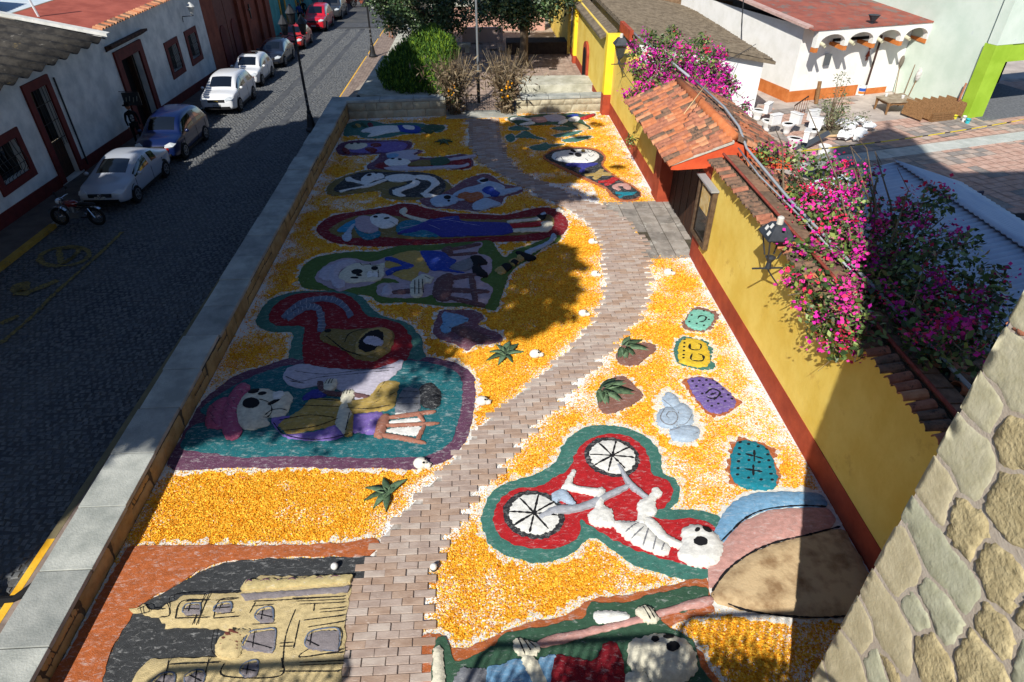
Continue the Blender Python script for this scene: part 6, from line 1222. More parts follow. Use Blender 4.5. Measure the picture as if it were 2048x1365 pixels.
for u, v, q in ((671,1141,'on the black sand sky left of the path'), (868,1142,'on the petals right of the path')):
    c = G(u, v); t = thing('ground_lamp', 'small round white lamp %s' % q, 'lamp', (c[0], c[1], 0), 'round lamps beside the path')
    b = MB(); b.lathe([(.05, .03), (.06, .06), (.045, .08)], c[:2].tolist()+[0], 10); b.build('lamp_base', M_lantern, t)
    b = MB(); b.ball((c[0], c[1], .12), .065, 12, 8); b.build('bulb', mat('opal_glass', C(235,235,230), rough=.25), t, smooth=True)
# ---------------------------------------------------------------- vehicles
def paint_mat(n, c, metal=.25): return mat('car_paint_'+n, C(*c), rough=.35, metal=metal, coat=.8)
M_tyre = mat('tyre_rubber', C(26,26,27), rough=.9); M_rim = mat('wheel_rim', C(150,152,156), rough=.35, metal=.6); M_glass = mat('car_glass', C(16,20,24), rough=.05, coat=1)
M_trim = mat('black_trim', C(20,20,22), rough=.6); M_chrome = mat('chrome', C(200,202,206), rough=.2, metal=.9); M_head = mat('headlight_lens', C(200,206,210), rough=.12, coat=1)
M_plate = mat('number_plate', C(214,214,208), C(120,120,118), 30, 3, .6, obj=True)
def car(name, label, pos, paint, L, W, H, wb, belt, hood, cowl, rf, rr, rear, tail, wr=.33, pos_extra=None, roofbox=None, badge=None, glass_dim=None, group='cars parked along the left kerb'):
    """front looks down the local +x axis; all lengths in metres"""
    t = thing(name, label, 'car', (0, 0, 0), group); hw = W/2; x0, x1 = -L/2, L/2
    xm = (rf+rr)/2-.05; e = lambda sh, top: ((.9, sh+.03), (.6, top))
    st = [(x0, .84, .36, tail-.22, *e(tail-.22, tail-.18), tail-.17), (x0+.1, .94, .28, tail-.07, *e(tail-.07, tail-.01), tail+.01), (rear-.02, .99, .23, belt-.01, (.84, (belt+tail)/2+.05), (.7, tail+.03), tail+.06),
          (rr, 1, .22, belt, (.76, H-.13), (.62, H-.045), H-.01), (xm-.07, 1, .22, belt, (.775, H-.115), (.64, H-.03), H+.01), (xm+.07, 1, .22, belt, (.775, H-.115), (.64, H-.03), H+.01), (rf, 1, .22, belt-.01, (.76, H-.13), (.62, H-.05), H-.015),
          (cowl, 1, .22, belt-.03, (.88, belt+.03), (.76, belt+.05), belt+.07), (cowl+.14, 1, .22, belt-.05, *e(belt-.05, belt+.02), belt+.045), ((cowl+x1)/2+.1, .985, .22, (belt+hood)/2-.06, *e((belt+hood)/2-.06, (belt+hood)/2+.02), (belt+hood)/2+.05), (x1-.34, .95, .24, hood-.08, *e(hood-.08, hood+.0), hood+.02), (x1-.1, .89, .28, hood-.2, *e(hood-.2, hood-.13), hood-.11), (x1, .8, .36, hood-.32, *e(hood-.32, hood-.27), hood-.26)]
    b = MB(); vs = []
    for x, w, lo, s, e1, e2, c in st:
        y = hw*w; half = [(y*.9, lo), (y*.985, lo+.1), (y*1.01, (lo+s)/2+.05), (y*.975, s), (y*e1[0], e1[1]), (y*e2[0], e2[1]), (0, c)]
        ring = half+[(-a, z) for a, z in half[:-1][::-1]]; vs += [(x, a, z) for a, z in ring]; n = len(ring)
    for i in range(len(st)-1):
        for k in range(n):
            j = min(k, n-2-k) if k < n-1 else 99     # column counted from the sill on either side
            g = 0
            if j == 3 and i in (2, 3, 5, 6): g = 1 if (i != 2 or H-belt > .66) else 0
            if j == 5 and i == 6: g = 2
            if j == 5 and i == 2: g = 3
            b.f.append((i*n+k, (i+1)*n+k, (i+1)*n+(k+1) % n, i*n+(k+1) % n)); b.mi.append(g)
    b.v = vs; b.f += [tuple(range(n)), tuple((len(st)-1)*n+k for k in range(n))[::-1]]; b.mi += [0, 0]
    tmp = b.build('shell', [paint]*4, None, True, kind='x'); md = tmp.modifiers.new('s', 'SUBSURF'); md.levels = md.render_levels = 2
    ev = tmp.evaluated_get(bpy.context.evaluated_depsgraph_get()).to_mesh(); V = [v.co.copy() for v in ev.vertices]; PF = {}
    for p in ev.polygons:
        k = p.material_index; k = (k, V[p.vertices[0]].y > 0) if k == 1 else (k, True); PF.setdefault(k, []).append(tuple(p.vertices))
    bpy.data.objects.remove(tmp)
    for (k, _), F_ in sorted(PF.items()):
        used = sorted({i for f in F_ for i in f}); ix = {i: q for q, i in enumerate(used)}; o = MB(); o.add([V[i] for i in used], [tuple(ix[i] for i in f) for f in F_])
        o.build(('body', 'side_window', 'windshield', 'rear_window')[k], paint if k == 0 else M_glass, t, smooth=True)
    for s in (1, -1):
        for x in (-wb/2, wb/2):
            b = MB(); b.lathe([(wr+.07, 0), (wr+.07, .02)], (x, s*(hw-.018)-.01, wr+.02), 18, axis='y'); b.build('wheel_arch', M_trim, t)
            b = MB(); b.lathe([(wr*.62, -.11), (wr*.95, -.11), (wr, -.07), (wr, .07), (wr*.95, .11), (wr*.62, .11)], (x, s*(hw-.09), wr), 18, axis='y'); w = b.build('wheel', M_tyre, t, smooth=False)
            b = MB(); y = s*(hw+.025)
            b.lathe([(.07, 0), (.06, .012*s)], (x, y, wr), 8, axis='y')
            for k in range(5): a = 2*pi*k/5; b.tube([(x+.05*cos(a), y, wr+.05*sin(a)), (x+wr*.6*cos(a), y, wr+wr*.6*sin(a))], .028, 4)
            b.lathe([(wr*.64, -.012), (wr*.64, .012), (wr*.54, .012), (wr*.54, -.012)], (x, y, wr), 18, axis='y'); b.build('rim', M_rim, w)
        b = MB(); b.prism([(x1-.3, s*hw*.935, hood-.13), (x1-.07, s*hw*.86, hood-.2), (x1-.03, s*hw*.52, hood-.24), (x1-.05, s*hw*.5, hood-.13), (x1-.22, s*hw*.7, hood-.05)], (.03, 0, .0)); b.build('headlight', M_head, t)
        b = MB(); b.prism([(x0-.012, s*hw*.9, tail-.1), (x0-.012, s*hw*.62, tail-.1), (x0-.012, s*hw*.62, tail-.26), (x0-.012, s*hw*.9, tail-.28)], (.03, 0, 0)); b.build('tail_light', mat('tail_lamp', C(150,20,20), rough=.2), t)
        b = MB(); b.ball((cowl-.28, s*(hw+.1), belt+.06), (.07, .1, .075), 8, 6); b.build('mirror', paint, t, smooth=True)
        for x in ((cowl-.05), (cowl+rear)/2, rear+.4):
            b = MB(); b.box(x-.008, x+.008, s*hw*1.002-.004, s*hw*1.002+.004, .34, belt-.08); b.build('door_seam', M_trim, t)
        b = MB(); b.box(-wb/2+.42, wb/2-.42, s*hw*.985-.012, s*hw*.985+.012, .235, .33); b.build('sill', M_trim, t)
    b = MB(); b.box(x1-.05, x1+.015, -hw*.46, hw*.46, hood-.3, hood-.17); b.build('grille', M_trim, t)
    b = MB(); b.box(x1-.08, x1+.02, -hw*.7, hw*.7, .33, .47); b.build('air_intake', M_trim, t)
    b = MB(); b.box(x1+.0, x1+.028, -.2, .2, .49, .6); b.build('number_plate', M_plate, t)
    for z in (hood-.27, hood-.2):
        b = MB(); b.box(x1+.0, x1+.022, -hw*.45, hw*.45, z, z+.018); b.build('chrome_bar', M_chrome, t)
    if badge == 'ring':
        b = MB(); b.lathe([(.085, 0), (.085, .014), (.068, .014), (.068, 0)], (x1+.016, 0, hood-.235), 16, axis='x')
        for a, c in (((-.05, .05), (0, -.0)), ((.05, .05), (0, 0)), ((-.055, .02), (-.025, -.06)), ((-.025, -.06), (0, -.01)), ((0, -.01), (.025, -.06)), ((.025, -.06), (.055, .02))): b.tube([(x1+.026, a[0], hood-.235+a[1]), (x1+.026, c[0], hood-.235+c[1])], .008, 4)
        b.build('badge', M_chrome, t)
    if badge == 'bowtie':
        b = MB(); b.box(x1+.016, x1+.03, -.12, .12, hood-.255, hood-.215); b.box(x1+.017, x1+.032, -.055, .055, hood-.275, hood-.195); b.build('badge', mat('gold_badge', C(190,160,70), rough=.3, metal=.6), t)
    if roofbox:
        b = MB(); b.box((rf+rr)/2-.1, (rf+rr)/2+.5, -.4, .4, H+.012, H+.03); b.build('sunroof', M_glass, t)
    x, y = pos; t.location = (x, y, zs(y)+.03); t.rotation_euler = (0, -SSL, -pi/2)
    return t
car('sedan', 'silver grey sedan parked nose to the red motorcycle on the shaded street', (-14.2, 25.95), paint_mat('silver', (178,184,194), .1), 4.75, 1.82, 1.5, 2.84, .95, .86, 1.25, .3, -.95, -1.75, 1.0, .33, badge='ring')
car('hatchback', 'boxy blue hatchback parked behind the silver sedan', (-14.25, 31.1), paint_mat('blue', (8,30,80)), 4.5, 1.9, 1.78, 2.7, 1.06, .98, 1.15, .62, -1.75, -2.05, 1.1, .36)
car('suv', 'white sport utility car with a golden badge, half in sun on the street', (-14.1, 39.15), paint_mat('white', (226,228,230), 0), 4.6, 1.92, 1.8, 2.68, 1.1, 1.0, 1.2, .55, -1.6, -2.0, 1.14, .38, badge='bowtie')
car('suv', 'small white car with a dark sunroof parked behind the badge bearing white one', (-14.4, 45.1), MATS['car_paint_white'], 4.1, 1.8, 1.68, 2.45, 1.02, .95, 1.0, .4, -1.45, -1.8, 1.06, .36, roofbox=True)
car('hatchback', 'dark slate blue car parked between the small white car and a red one', (-14.35, 51.0), paint_mat('slate', (34,40,54)), 4.4, 1.85, 1.58, 2.6, .96, .88, 1.05, .35, -1.3, -1.85, 1.0, .35)
car('hatchback', 'small red car partly hidden behind the street lamp head', (-14.3, 57.6), paint_mat('red', (186,38,30), 0), 4.2, 1.8, 1.6, 2.5, .98, .9, 1.0, .35, -1.3, -1.8, 1.02, .35)
car('suv', 'large bright red sport utility car parked far up the street', (-14.2, 66.5), paint_mat('cherry', (200,20,40), 0), 5.2, 2.0, 2.0, 3.0, 1.2, 1.12, 1.2, .5, -1.9, -2.35, 1.25, .4)
car('suv', 'dark grey covered car parked last behind the large red one', (-14.0, 73.5), paint_mat('grey', (60,62,66)), 5.0, 2.0, 2.0, 2.9, 1.2, 1.12, 1.2, .5, -1.9, -2.3, 1.25, .4)
def motorcycle(label, cx, cy, rz, tank, name='motorcycle', z0=None):
    t = thing(name, label, 'motorcycle', (0, 0, 0)); r = .33
    for x, nm in ((.68, 'wheel'), (-.66, 'wheel')):
        b = MB(); vs = []; n = 22; m = 6
        for i in range(n):
            for k in range(m): a, c = 2*pi*i/n, 2*pi*k/m; rr = r-.05+.05*cos(c); vs.append((x+rr*cos(a), .05*sin(c), r+rr*sin(a)))
        b.add(vs, [(i*m+k, ((i+1) % n)*m+k, ((i+1) % n)*m+(k+1) % m, i*m+(k+1) % m) for i in range(n) for k in range(m)]); w = b.build(nm, M_tyre, t, smooth=True)
        b = MB(); b.lathe([(.06, -.06), (.06, .06)], (x, 0, r), 8, axis='y')
        for k in range(10): a = 2*pi*k/10; b.tube([(x, 0, r), (x+.27*cos(a), .0, r+.27*sin(a))], .006, 3)
        b.lathe([(.28, -.02), (.28, .02), (.255, .02), (.255, -.02)], (x, 0, r), 20, axis='y'); b.build('rim', M_chrome, w)
    b = MB()
    for s in (-1, 1): b.tube([(.68, s*.09, r), (.5, s*.09, .72), (.4, s*.09, .98)], .022, 6)
    b.build('fork', M_chrome, t)
    b = MB(); b.tube([(.36, -.36, 1.06), (.34, -.2, 1.08), (.4, 0, 1.02), (.34, .2, 1.08), (.36, .36, 1.06)], .014, 5); b.build('handlebar', M_chrome, t)
    for s in (-1, 1):
        b = MB(); b.tube([(.36, s*.24, 1.07), (.34, s*.32, 1.26)], .008, 4); b.ball((.34, s*.34, 1.3), (.02, .07, .05), 8, 5); b.build('mirror', M_trim, t)
    b = MB(); b.ball((.54, 0, .9), (.1, .1, .1), 10, 6); b.build('headlight', M_head, t, smooth=True)
    b = MB(); b.ball((.12, 0, .82), (.3, .13, .14), 12, 8); b.build('fuel_tank', tank, t, smooth=True)
    b = MB(); b.ball((-.38, 0, .8), (.42, .13, .075), 12, 6); b.build('seat', M_trim, t, smooth=True)
    b = MB(); b.tube([(.4, 0, .95), (.15, 0, .7), (-.2, 0, .66), (-.66, 0, .66)], .025, 5); b.tube([(.36, 0, .86), (.2, 0, .34), (-.2, 0, .3), (-.66, 0, r)], .022, 5); b.build('frame', M_trim, t)
    b = MB(); b.box(-.1, .24, -.11, .11, .3, .52); b.lathe([(.1, 0), (.1, .26)], (.1, 0, .48), 8); b.build('engine', mat('engine_alloy', C(120,122,124), rough=.4, metal=.7), t)
    b = MB(); b.tube([(.2, -.13, .38), (-.1, -.15, .27), (-.8, -.16, .36)], .035, 7); b.build('exhaust', M_chrome, t)
    for x, a0, a1 in ((.68, .35, 2.5), (-.66, .2, 2.2)):
        b = MB(); p = [(x+(r+.05)*cos(a), (r+.05)*sin(a)+r) for a in np.linspace(a0, a1, 8)]
        for (xa, za), (xb, zb) in zip(p, p[1:]): b.quad((xa, -.065, za), (xa, .065, za), (xb, .065, zb), (xb, -.065, zb))
        b.build('mudguard', M_chrome, t)
    for s in (-1, 1):
        b = MB(); b.tube([(-.66, s*.1, r), (-.5, s*.11, .68)], .022, 5); b.build('shock_absorber', M_chrome, t)
    t.location = (cx, cy, zs(cy)+.03 if z0 is None else z0); t.rotation_euler = (radians(6), 0, rz); return t
motorcycle('red motorcycle with chrome mudguards standing in front of the silver sedan', -14.5, 22.35, radians(176), mat('dark_red_tank', C(110,20,24), rough=.25, coat=1))
motorcycle('bright red motorcycle parked far away at the top of the street', -12.5, 80.5, radians(180), mat('bright_red_tank', C(190,30,30), rough=.3, coat=1))
# ---------------------------------------------------------------- street lamps, poles
def street_lamp(x, y, z0, h, label):
    t = thing('street_lamp', label, 'street lamp', (x, y, z0), 'black street lamps along the right kerb')
    b = MB(); b.lathe([(.3, z0), (.3, z0+.12), (.22, z0+.2), (.2, z0+.3), (.14, z0+.75), (.1, z0+.85), (.12, z0+.95), (.1, z0+1.0)], (x, y, 0), 12); b.build('base', M_metal_dark, t)
    b = MB(); b.tube([(x, y, z0+.95), (x, y, z0+h)], [.075, .055], 8); b.build('pole', M_metal_dark, t)
    b = MB()
    for zz in (1.3, 1.55, 1.9): b.lathe([(.079, z0+zz), (.079, z0+zz+.09)], (x, y, 0), 8)
    b.build('sticker', mat('torn_sticker', C(150,150,150), C(60,60,60), 18, 4, .8), t)
    b = MB(); b.tube([(x-.5, y, z0+h-.55), (x-.25, y, z0+h-.42), (x, y, z0+h-.5), (x+.25, y, z0+h-.42), (x+.5, y, z0+h-.55)], .025, 5); b.tube([(x, y-.4, z0+h-.5), (x, y+.4, z0+h-.5)], .025, 5); b.build('cross_arm', M_metal_dark, t)
    for dx, dz in ((-.42, -.35), (.42, -.35), (0, .1)):
        z = z0+h+dz; b = MB(); b.lathe([(.1, z-.05), (.12, z), (.2, z+.42), (.27, z+.44), (.1, z+.68), (.04, z+.8)], (x+dx, y, 0), 8); b.build('lamp_head', M_metal_dark, t)
    return t
street_lamp(-8.38, 33.5, zs(33.5)+.1, 4.9, 'near black street lamp at the corner of the parapet wall')
street_lamp(-7.55, 52.1, zs(52)+.12, 6.4, 'far black street lamp with pale stickers standing on the pavement')
fp = thing('flagpole', 'tall slim grey flagpole standing just behind the metal gate', 'pole', (.18, 35.15, -.05))
b = MB(); b.tube([(.18, 35.15, -.05), (.18, 35.15, 1.5)], .075, 8); b.build('lower_sleeve', M_metal_dark, fp); b = MB(); b.tube([(.18, 35.15, 1.5), (.18, 35.15, 9.5)], .055, 8); b.build('upper_pole', mat('grey_pole', C(120,124,126), rough=.5), fp)
b = MB(); c = ST(18, 1190, .1); b.tube([c+(-.5, .1, .1), c+(-.2, -.12, -.02), c+(.15, -.1, -.02), c+(.42, .12, .06)], .09, 8); b.build('dark_curved_tube', M_tyre, label='dark curved piece lying by the yellow kerb', cat='rubber piece')  # short dark bent tube beside the yellow kerb
# ---------------------------------------------------------------- people
def skin(par, name, pts, edges, rad, m, sub=2):
    me = bpy.data.meshes.new(name); L0 = wloc(par); me.from_pydata([tuple(Vector(p)-L0) for p in pts], edges, []); o = bpy.data.objects.new(name, me); link(o, par)
    md = o.modifiers.new('skin', 'SKIN'); md.use_smooth_shade = True
    for i, r in enumerate(rad): me.skin_vertices[0].data[i].radius = (r, r) if not isinstance(r, tuple) else r
    me.skin_vertices[0].data[0].use_root = True
    s = o.modifiers.new('sub', 'SUBSURF'); s.levels = s.render_levels = sub; me.materials.append(m); return o
M_skin = mat('human_skin', C(150,100,76), rough=.6); M_hair = mat('dark_hair', C(24,20,18), rough=.7)
def person(label, x, y, z, face, shirt, trousers, hat=None, h=1.72, stride=.08, sit=False, print_=False, bare_legs=False):
    t = thing('person', label, 'person', (x, y, z)); k = h/1.72; c, s = cos(face), sin(face)
    def W_(f, l, u): return (x+(f*c-l*s)*k, y+(f*s+l*c)*k, z+u*k)
    hip = .92 if not sit else .5
    fx = (stride, -stride) if not sit else (.42, .42)
    P = [W_(0,0,hip), W_(.01,0,hip+.26), W_(0,0,hip+.46), W_(0,0,hip+.58), W_(0,.19,hip+.45), W_(-.02,.25,hip+.18), W_(.1,.24,hip-.05), W_(0,-.19,hip+.45), W_(-.02,-.25,hip+.18), W_(.1,-.24,hip-.05)]
    E = [(0,1),(1,2),(2,3),(2,4),(4,5),(5,6),(2,7),(7,8),(8,9)]
    skin(t, 'body', P, E, [.15,.14,.13,.055,.07,.05,.035,.07,.05,.035], shirt)
    L = [W_(0,0,hip+.02)]; LE = []; R = [.14]
    for i, sd in enumerate((1, -1)):
        kn = (W_(.04+fx[i]*.6, sd*.11, .48) if not sit else W_(.42, sd*.13, .5)); an = W_(fx[i], sd*.11, .08); n = len(L)
        L += [W_(0, sd*.1, hip-.06), kn, an]; LE += [(0, n), (n, n+1), (n+1, n+2)]; R += [.1, .068, .048]
    skin(t, 'trousers', L, LE, R, trousers)
    for i, sd in enumerate((1, -1)):
        a = W_(fx[i]+.06, sd*.11, .045); b = MB(); b.ball(a, (.12*k, .07*k, .05*k), 8, 6); b.build('shoe', M_trim if not bare_legs else M_skin, t, smooth=True)
        hnd = W_(.14, sd*.24, hip-.13); b = MB(); b.ball(hnd, (.04*k, .03*k, .06*k), 8, 6)
        for q in range(4): b.tube([np.array(hnd)+(0, 0, -.03), np.array(W_(.15+.012*q, sd*(.225+.012*q), hip-.22+.008*abs(q-1)))], .011*k, 5)
        b.tube([np.array(hnd), np.array(W_(.19, sd*.21, hip-.16))], .012*k, 5); b.build('hand', M_skin, t, smooth=True)
    hz = hip+.72; b = MB(); b.ball(W_(.02, 0, hz), (.1*k, .085*k, .125*k), 12, 9); b.ball(W_(.12, 0, hz-.01), (.022*k,)*3, 6, 5); b.ball(W_(.02, .085, hz), (.03*k, .015*k, .035*k), 6, 5); b.ball(W_(.02, -.085, hz), (.03*k, .015*k, .035*k), 6, 5); b.build('head', M_skin, t, smooth=True)
    for sd in (1, -1):
        b = MB(); b.ball(W_(.108, sd*.035, hz+.02), .012*k, 6, 5); b.build('eye', M_hair, t)
    b = MB(); b.ball(W_(.112, 0, hz-.06), (.012*k, .03*k, .008*k), 6, 4); b.build('mouth', mat('lips', C(120,60,54)), t)
    b = MB(); b.ball(W_(-.015, 0, hz+.035), (.112*k, .098*k, .115*k), 12, 8); b.build('hair', M_hair, t, smooth=True)
    if hat:
        b = MB(); b.lathe([(.2*k, z+(hz+.07)*k), (.2*k, z+(hz+.085)*k), (.115*k, z+(hz+.09)*k), (.1*k, z+(hz+.2)*k), (.03*k, z+(hz+.21)*k)], (x, y, 0), 14); b.build('hat', hat, t)
    if print_:
        b = MB(); b.add([W_(.152, l, u) for l, u in ((.06, hip+.14), (-.06, hip+.14), (-.08, hip+.3), (-.05, hip+.42), (.05, hip+.42), (.08, hip+.3))], [(0,1,2,3,4,5)]); b.build('shirt_print', mat('pale_print', C(190,190,186), C(60,60,62), 14, 3, .9), t)
    return t
cl = lambda n, c: mat('cloth_'+n, C(*c), rough=.95)
person('person in black clothes with a flat hat and a pale printed shirt by the doorway', -16.15, 31.6, zs(31.6)+.14, radians(-55), cl('black', (24,24,26)), cl('black2', (30,30,34)), cl('hat', (16,16,18)), 1.85, print_=True)
person('person sitting in dark clothes with dark hair behind the left end of the far wall', -6.0, 34.6, zs(34.6)+.12, radians(100), cl('navy', (34,36,48)), cl('darkgrey', (40,40,44)), None, 1.8, sit=True)
person('person walking in a white shirt by the yellow kerb beside the tree', -7.0, 60.2, zs(60.2)+.12, radians(95), cl('white', (230,230,228)), cl('tan', (170,120,90)), None, 1.8, stride=.2, bare_legs=True)
person('person in a blue and white top standing by the teal house', -16.2, 68.0, zs(68)+.14, radians(-60), cl('blue', (60,80,140)), cl('black2', (30,30,34)), None, 1.8)
person('person in dark clothes standing behind the one in blue', -16.2, 70.0, zs(70)+.14, radians(-90), cl('black', (24,24,26)), cl('black2', (30,30,34)), cl('hat', (16,16,18)), 1.85)
# ---------------------------------------------------------------- trees and plants of the plaza
def clump_cloud(cl_, per, size, asp=.5, flat=1.):
    out = []
    for (c, r) in cl_:
        n = int(per*r*r); d = rng.normal(size=(n, 3)); d /= np.linalg.norm(d, axis=1)[:, None]; rad = rng.random(n)**.45
        out.append(np.array(c)+d*rad[:, None]*np.array([r, r, r*flat]))
    P = np.concatenate(out); return cards(P, size, asp), len(P)
M_fol = [mat('plaza_leaf_%s' % n, C(*c, .8), rough=.42) for n, c in (('mid', (66,92,52)), ('deep', (38,58,32)), ('pale', (128,146,100)))]
def tree(label, bx, by, bz, centre, R, nclump, trunk, lean=(0, 0)):
    t = thing('plaza_tree', label, 'tree', (bx, by, bz), 'leafy trees on the plaza'); cs = []
    for i in range(nclump):
        d = rng.normal(size=3); d /= np.linalg.norm(d); q = np.array(centre)+d*np.array(R)*rng.uniform(.45, 1.0); cs.append((q, rng.uniform(.55, .95)))
    Q, n = clump_cloud(cs, 260, .2, .5); fastmesh('crown', Q, M_fol, t, mi=rng.choice(3, n, p=(.45, .33, .22)))
    b = MB(); base = np.array([bx, by, bz]); fork = np.array([bx+lean[0], by+lean[1], centre[2]-R[2]*.55])
    b.tube([base, base+(fork-base)*.12, base+(fork-base)*.5+(.05, 0, 0), fork], [trunk*1.3, trunk, trunk*.85, trunk*.8], 10)
    for i in range(9):
        e = cs[rng.integers(nclump)][0]; m = fork*.5+e*.5+(0, 0, .3); b.tube([fork, m, e], [trunk*.5, trunk*.28, .03], 6)
    b.build('trunk', M_bark, t, smooth=True); return t
c1 = PY(846, 8, 48); tree('dense leafy plaza tree beside the street with a dark forked trunk', -2.3, 48.5, -.1, (c1[0], 48, c1[2]+.1), (3.5, 2.6, 2.2), 120, .24)
c2 = PY(1045, 0, 44); tree('leafy plaza tree with a pale trunk right of the flagpole', 3.1, 43.4, -.05, (c2[0], 44.2, c2[2]+.3), (3.7, 2.5, 2.0), 120, .3, (0, .2))
tree('leafy plaza tree in the far background near the yellow facade', 8.2, 56, -.2, (4.5, 57, 6.0), (4, 3, 2.6), 60, .25)
cb = thing('conifer_bush', 'big spreading bright green conifer bush behind the left far wall', 'bush', (-3.8, 38, .4))
pts = []; mi = []
for (u, v, Y, r, flat) in ((800,140,37.2,1.1,.8),(840,150,36.6,1.15,.8),(790,165,36.4,.75,.8),(870,150,36.6,.9,.9),(830,110,38.2,1.1,.8),(850,90,38.6,.9,1.0),(866,76,38.8,.62,1.1),(888,96,38.3,.75,1.0),(902,105,38,.5,1.0),(810,118,38.3,.9,.8),(775,150,37,.6,.7),(870,120,37.6,.9,.9),(820,175,36,.9,.7),(870,175,35.8,.8,.7)):
    c = PY(u, v, Y); n = int(2600*r*r); d = rng.normal(size=(n, 3)); d /= np.linalg.norm(d, axis=1)[:, None]; p = c+d*(rng.random(n)**.35)[:, None]*np.array([r, r, r*flat]); pts.append(p)
P = np.concatenate(pts); n = len(P); up = np.array([0, 0, 1.])+rng.normal(size=(n, 3))*.35; up /= np.linalg.norm(up, axis=1)[:, None]; sd = np.cross(up, rng.normal(size=(n, 3))); sd /= np.linalg.norm(sd, axis=1)[:, None]; L = rng.uniform(.09, .2, n)[:, None]
Q = np.stack([P-sd*.028, P+sd*.028, P+up*L+sd*.012, P+up*L-sd*.012], 1)
fastmesh('foliage', Q, [mat('conifer_bright', C(112,140,36,.9), rough=.7), mat('conifer_mid', C(74,106,36,.85), rough=.7), mat('conifer_deep', C(50,84,30,.8), rough=.7)], cb, mi=rng.choice(3, n, p=(.25, .42, .33)))
b = MB(); b.tube([(-3.8, 37.5, .3), (-3.6, 38, 1.6)], .2, 7); b.build('stem', M_bark, cb)
M_stalk = [mat('dry_stalk_%d' % i, C(*a), rough=.95) for i, a in enumerate(((124,106,80), (92,76,56), (150,134,108)))]
M_mari = mat('marigold_bloom', C(240,146,16,.95), C(252,184,30,.95), 20, 3, .9)
def bundle(x, y, label, tone):
    t = thing('stalk_bundle', label, 'stalk bundle', (x, y, 0), 'dry stalk bundles flanking the gate'); b = MB(); waist = np.array([x, y, .85])
    for i in range(210):
        a = rng.uniform(0, 2*pi); r = rng.random()**.5; base = np.array([x+.3*r*cos(a), y+.3*r*sin(a), .02]); w = waist+np.array([.16*r*cos(a), .16*r*sin(a), 0]); L = rng.uniform(1.0, 2.5); top = w+np.array([r*1.15*cos(a)*L*.5+rng.normal()*.1, r*1.15*sin(a)*L*.5+rng.normal()*.1, L*(1-.25*r)])
        m = (w+top)/2+rng.normal(size=3)*.06; b.tube([base, w, m, top], [.014, .014, .011, .005], 3, mi=i % 3, cap=False)
    b.build('stalks', M_stalk, t, kind='stuff')
    q = rng.uniform(-.7, 1.5, 1000); w_ = (.22+.34*(q+.3).clip(0)); P = waist+np.c_[rng.normal(size=1000)*w_, rng.normal(size=1000)*w_, q]; fastmesh('dry_leaves', cards(P, .3, .2, .8), M_stalk, t, mi=rng.integers(0, 3, 1000), kind='stuff')
    P = waist+np.c_[rng.normal(size=260)*.17, -.2+rng.normal(size=260)*.1, rng.uniform(-.2, .75, 260)]; fastmesh('green_sprigs', cards(P, .12, .5), M_leaf, t, mi=rng.integers(0, 3, 260), kind='stuff')
    for i in range(11):
        p = waist+np.array([rng.normal()*.15, -.46+rng.normal()*.05, rng.uniform(-.1, .8)]); b = MB(); b.ball(p, (.06, .05, .055), 7, 5); b.build('marigold', M_mari, t)
bundle(-1.05, 33.15, 'grey brown dry stalk bundle with orange marigolds, left of the gate', 0); bundle(1.55, 33.2, 'warm brown dry stalk bundle with marigolds, right of the gate', 1)
# ---------------------------------------------------------------- bougainvillea
M_bract = [mat('bract_%s' % n, C(*c, .95), rough=.7) for n, c in (('magenta', (204,32,150)), ('pink', (226,60,150)), ('crimson', (218,44,84)), ('violet', (168,26,140)))]
M_bleaf = [mat('vine_leaf_%s' % n, C(*c, .85), rough=.5) for n, c in (('mid', (88,112,52)), ('deep', (52,74,36)), ('light', (138,156,78)), ('dry', (126,108,72)))]
def bougainvillea(label, base, clumps, pb, lsz, bsz, dl=260, db=120):
    t = thing('bougainvillea', label, 'bougainvillea', base); C3 = [(PX(u, v, X) if X < 20 else PY(u, v, X), r, f) for u, v, X, r, f in clumps]
    Q, n = clump_cloud([(c, r) for c, r, f in C3], dl, lsz, .55); fastmesh('foliage', Q, M_bleaf, t, mi=rng.choice(4, n, p=(.42, .3, .2, .08)), kind='stuff')
    out = []; mi = []
    for c, r, f in C3:
        for k in range(int(db*r*r*f/9)+int(f > 0)):
            d = rng.normal(size=3); d /= np.linalg.norm(d); d[2] = abs(d[2])*.9; d[0] -= .15; q = c+d*r*rng.uniform(.75, 1.1); m = int(rng.integers(16, 38)); P = q+rng.normal(size=(m, 3))*bsz*1.4; out.append(cards(P, bsz, .85)); mi.append(np.where(rng.random(m) < .75, rng.choice(4, p=pb), rng.choice(4, m)))
    fastmesh('blossoms', np.concatenate(out), M_bract, t, mi=np.concatenate(mi), kind='stuff')
    b = MB(); B0 = np.array(base, float)
    for i in range(min(len(C3)*2, 60)):
        c, r, f = C3[i % len(C3)]; a = C3[rng.integers(len(C3))][0]; s = c*.6+a*.4 if i >= len(C3) else B0+rng.normal(size=3)*.15; e = c+rng.normal(size=3)*r*.9; m = (s+e)/2+(0, 0, .35); b.tube([s, m, e, e+rng.normal(size=3)*.3], [.03, .02, .01, .004], 4)
    b.build('stems', M_bark, t); return t
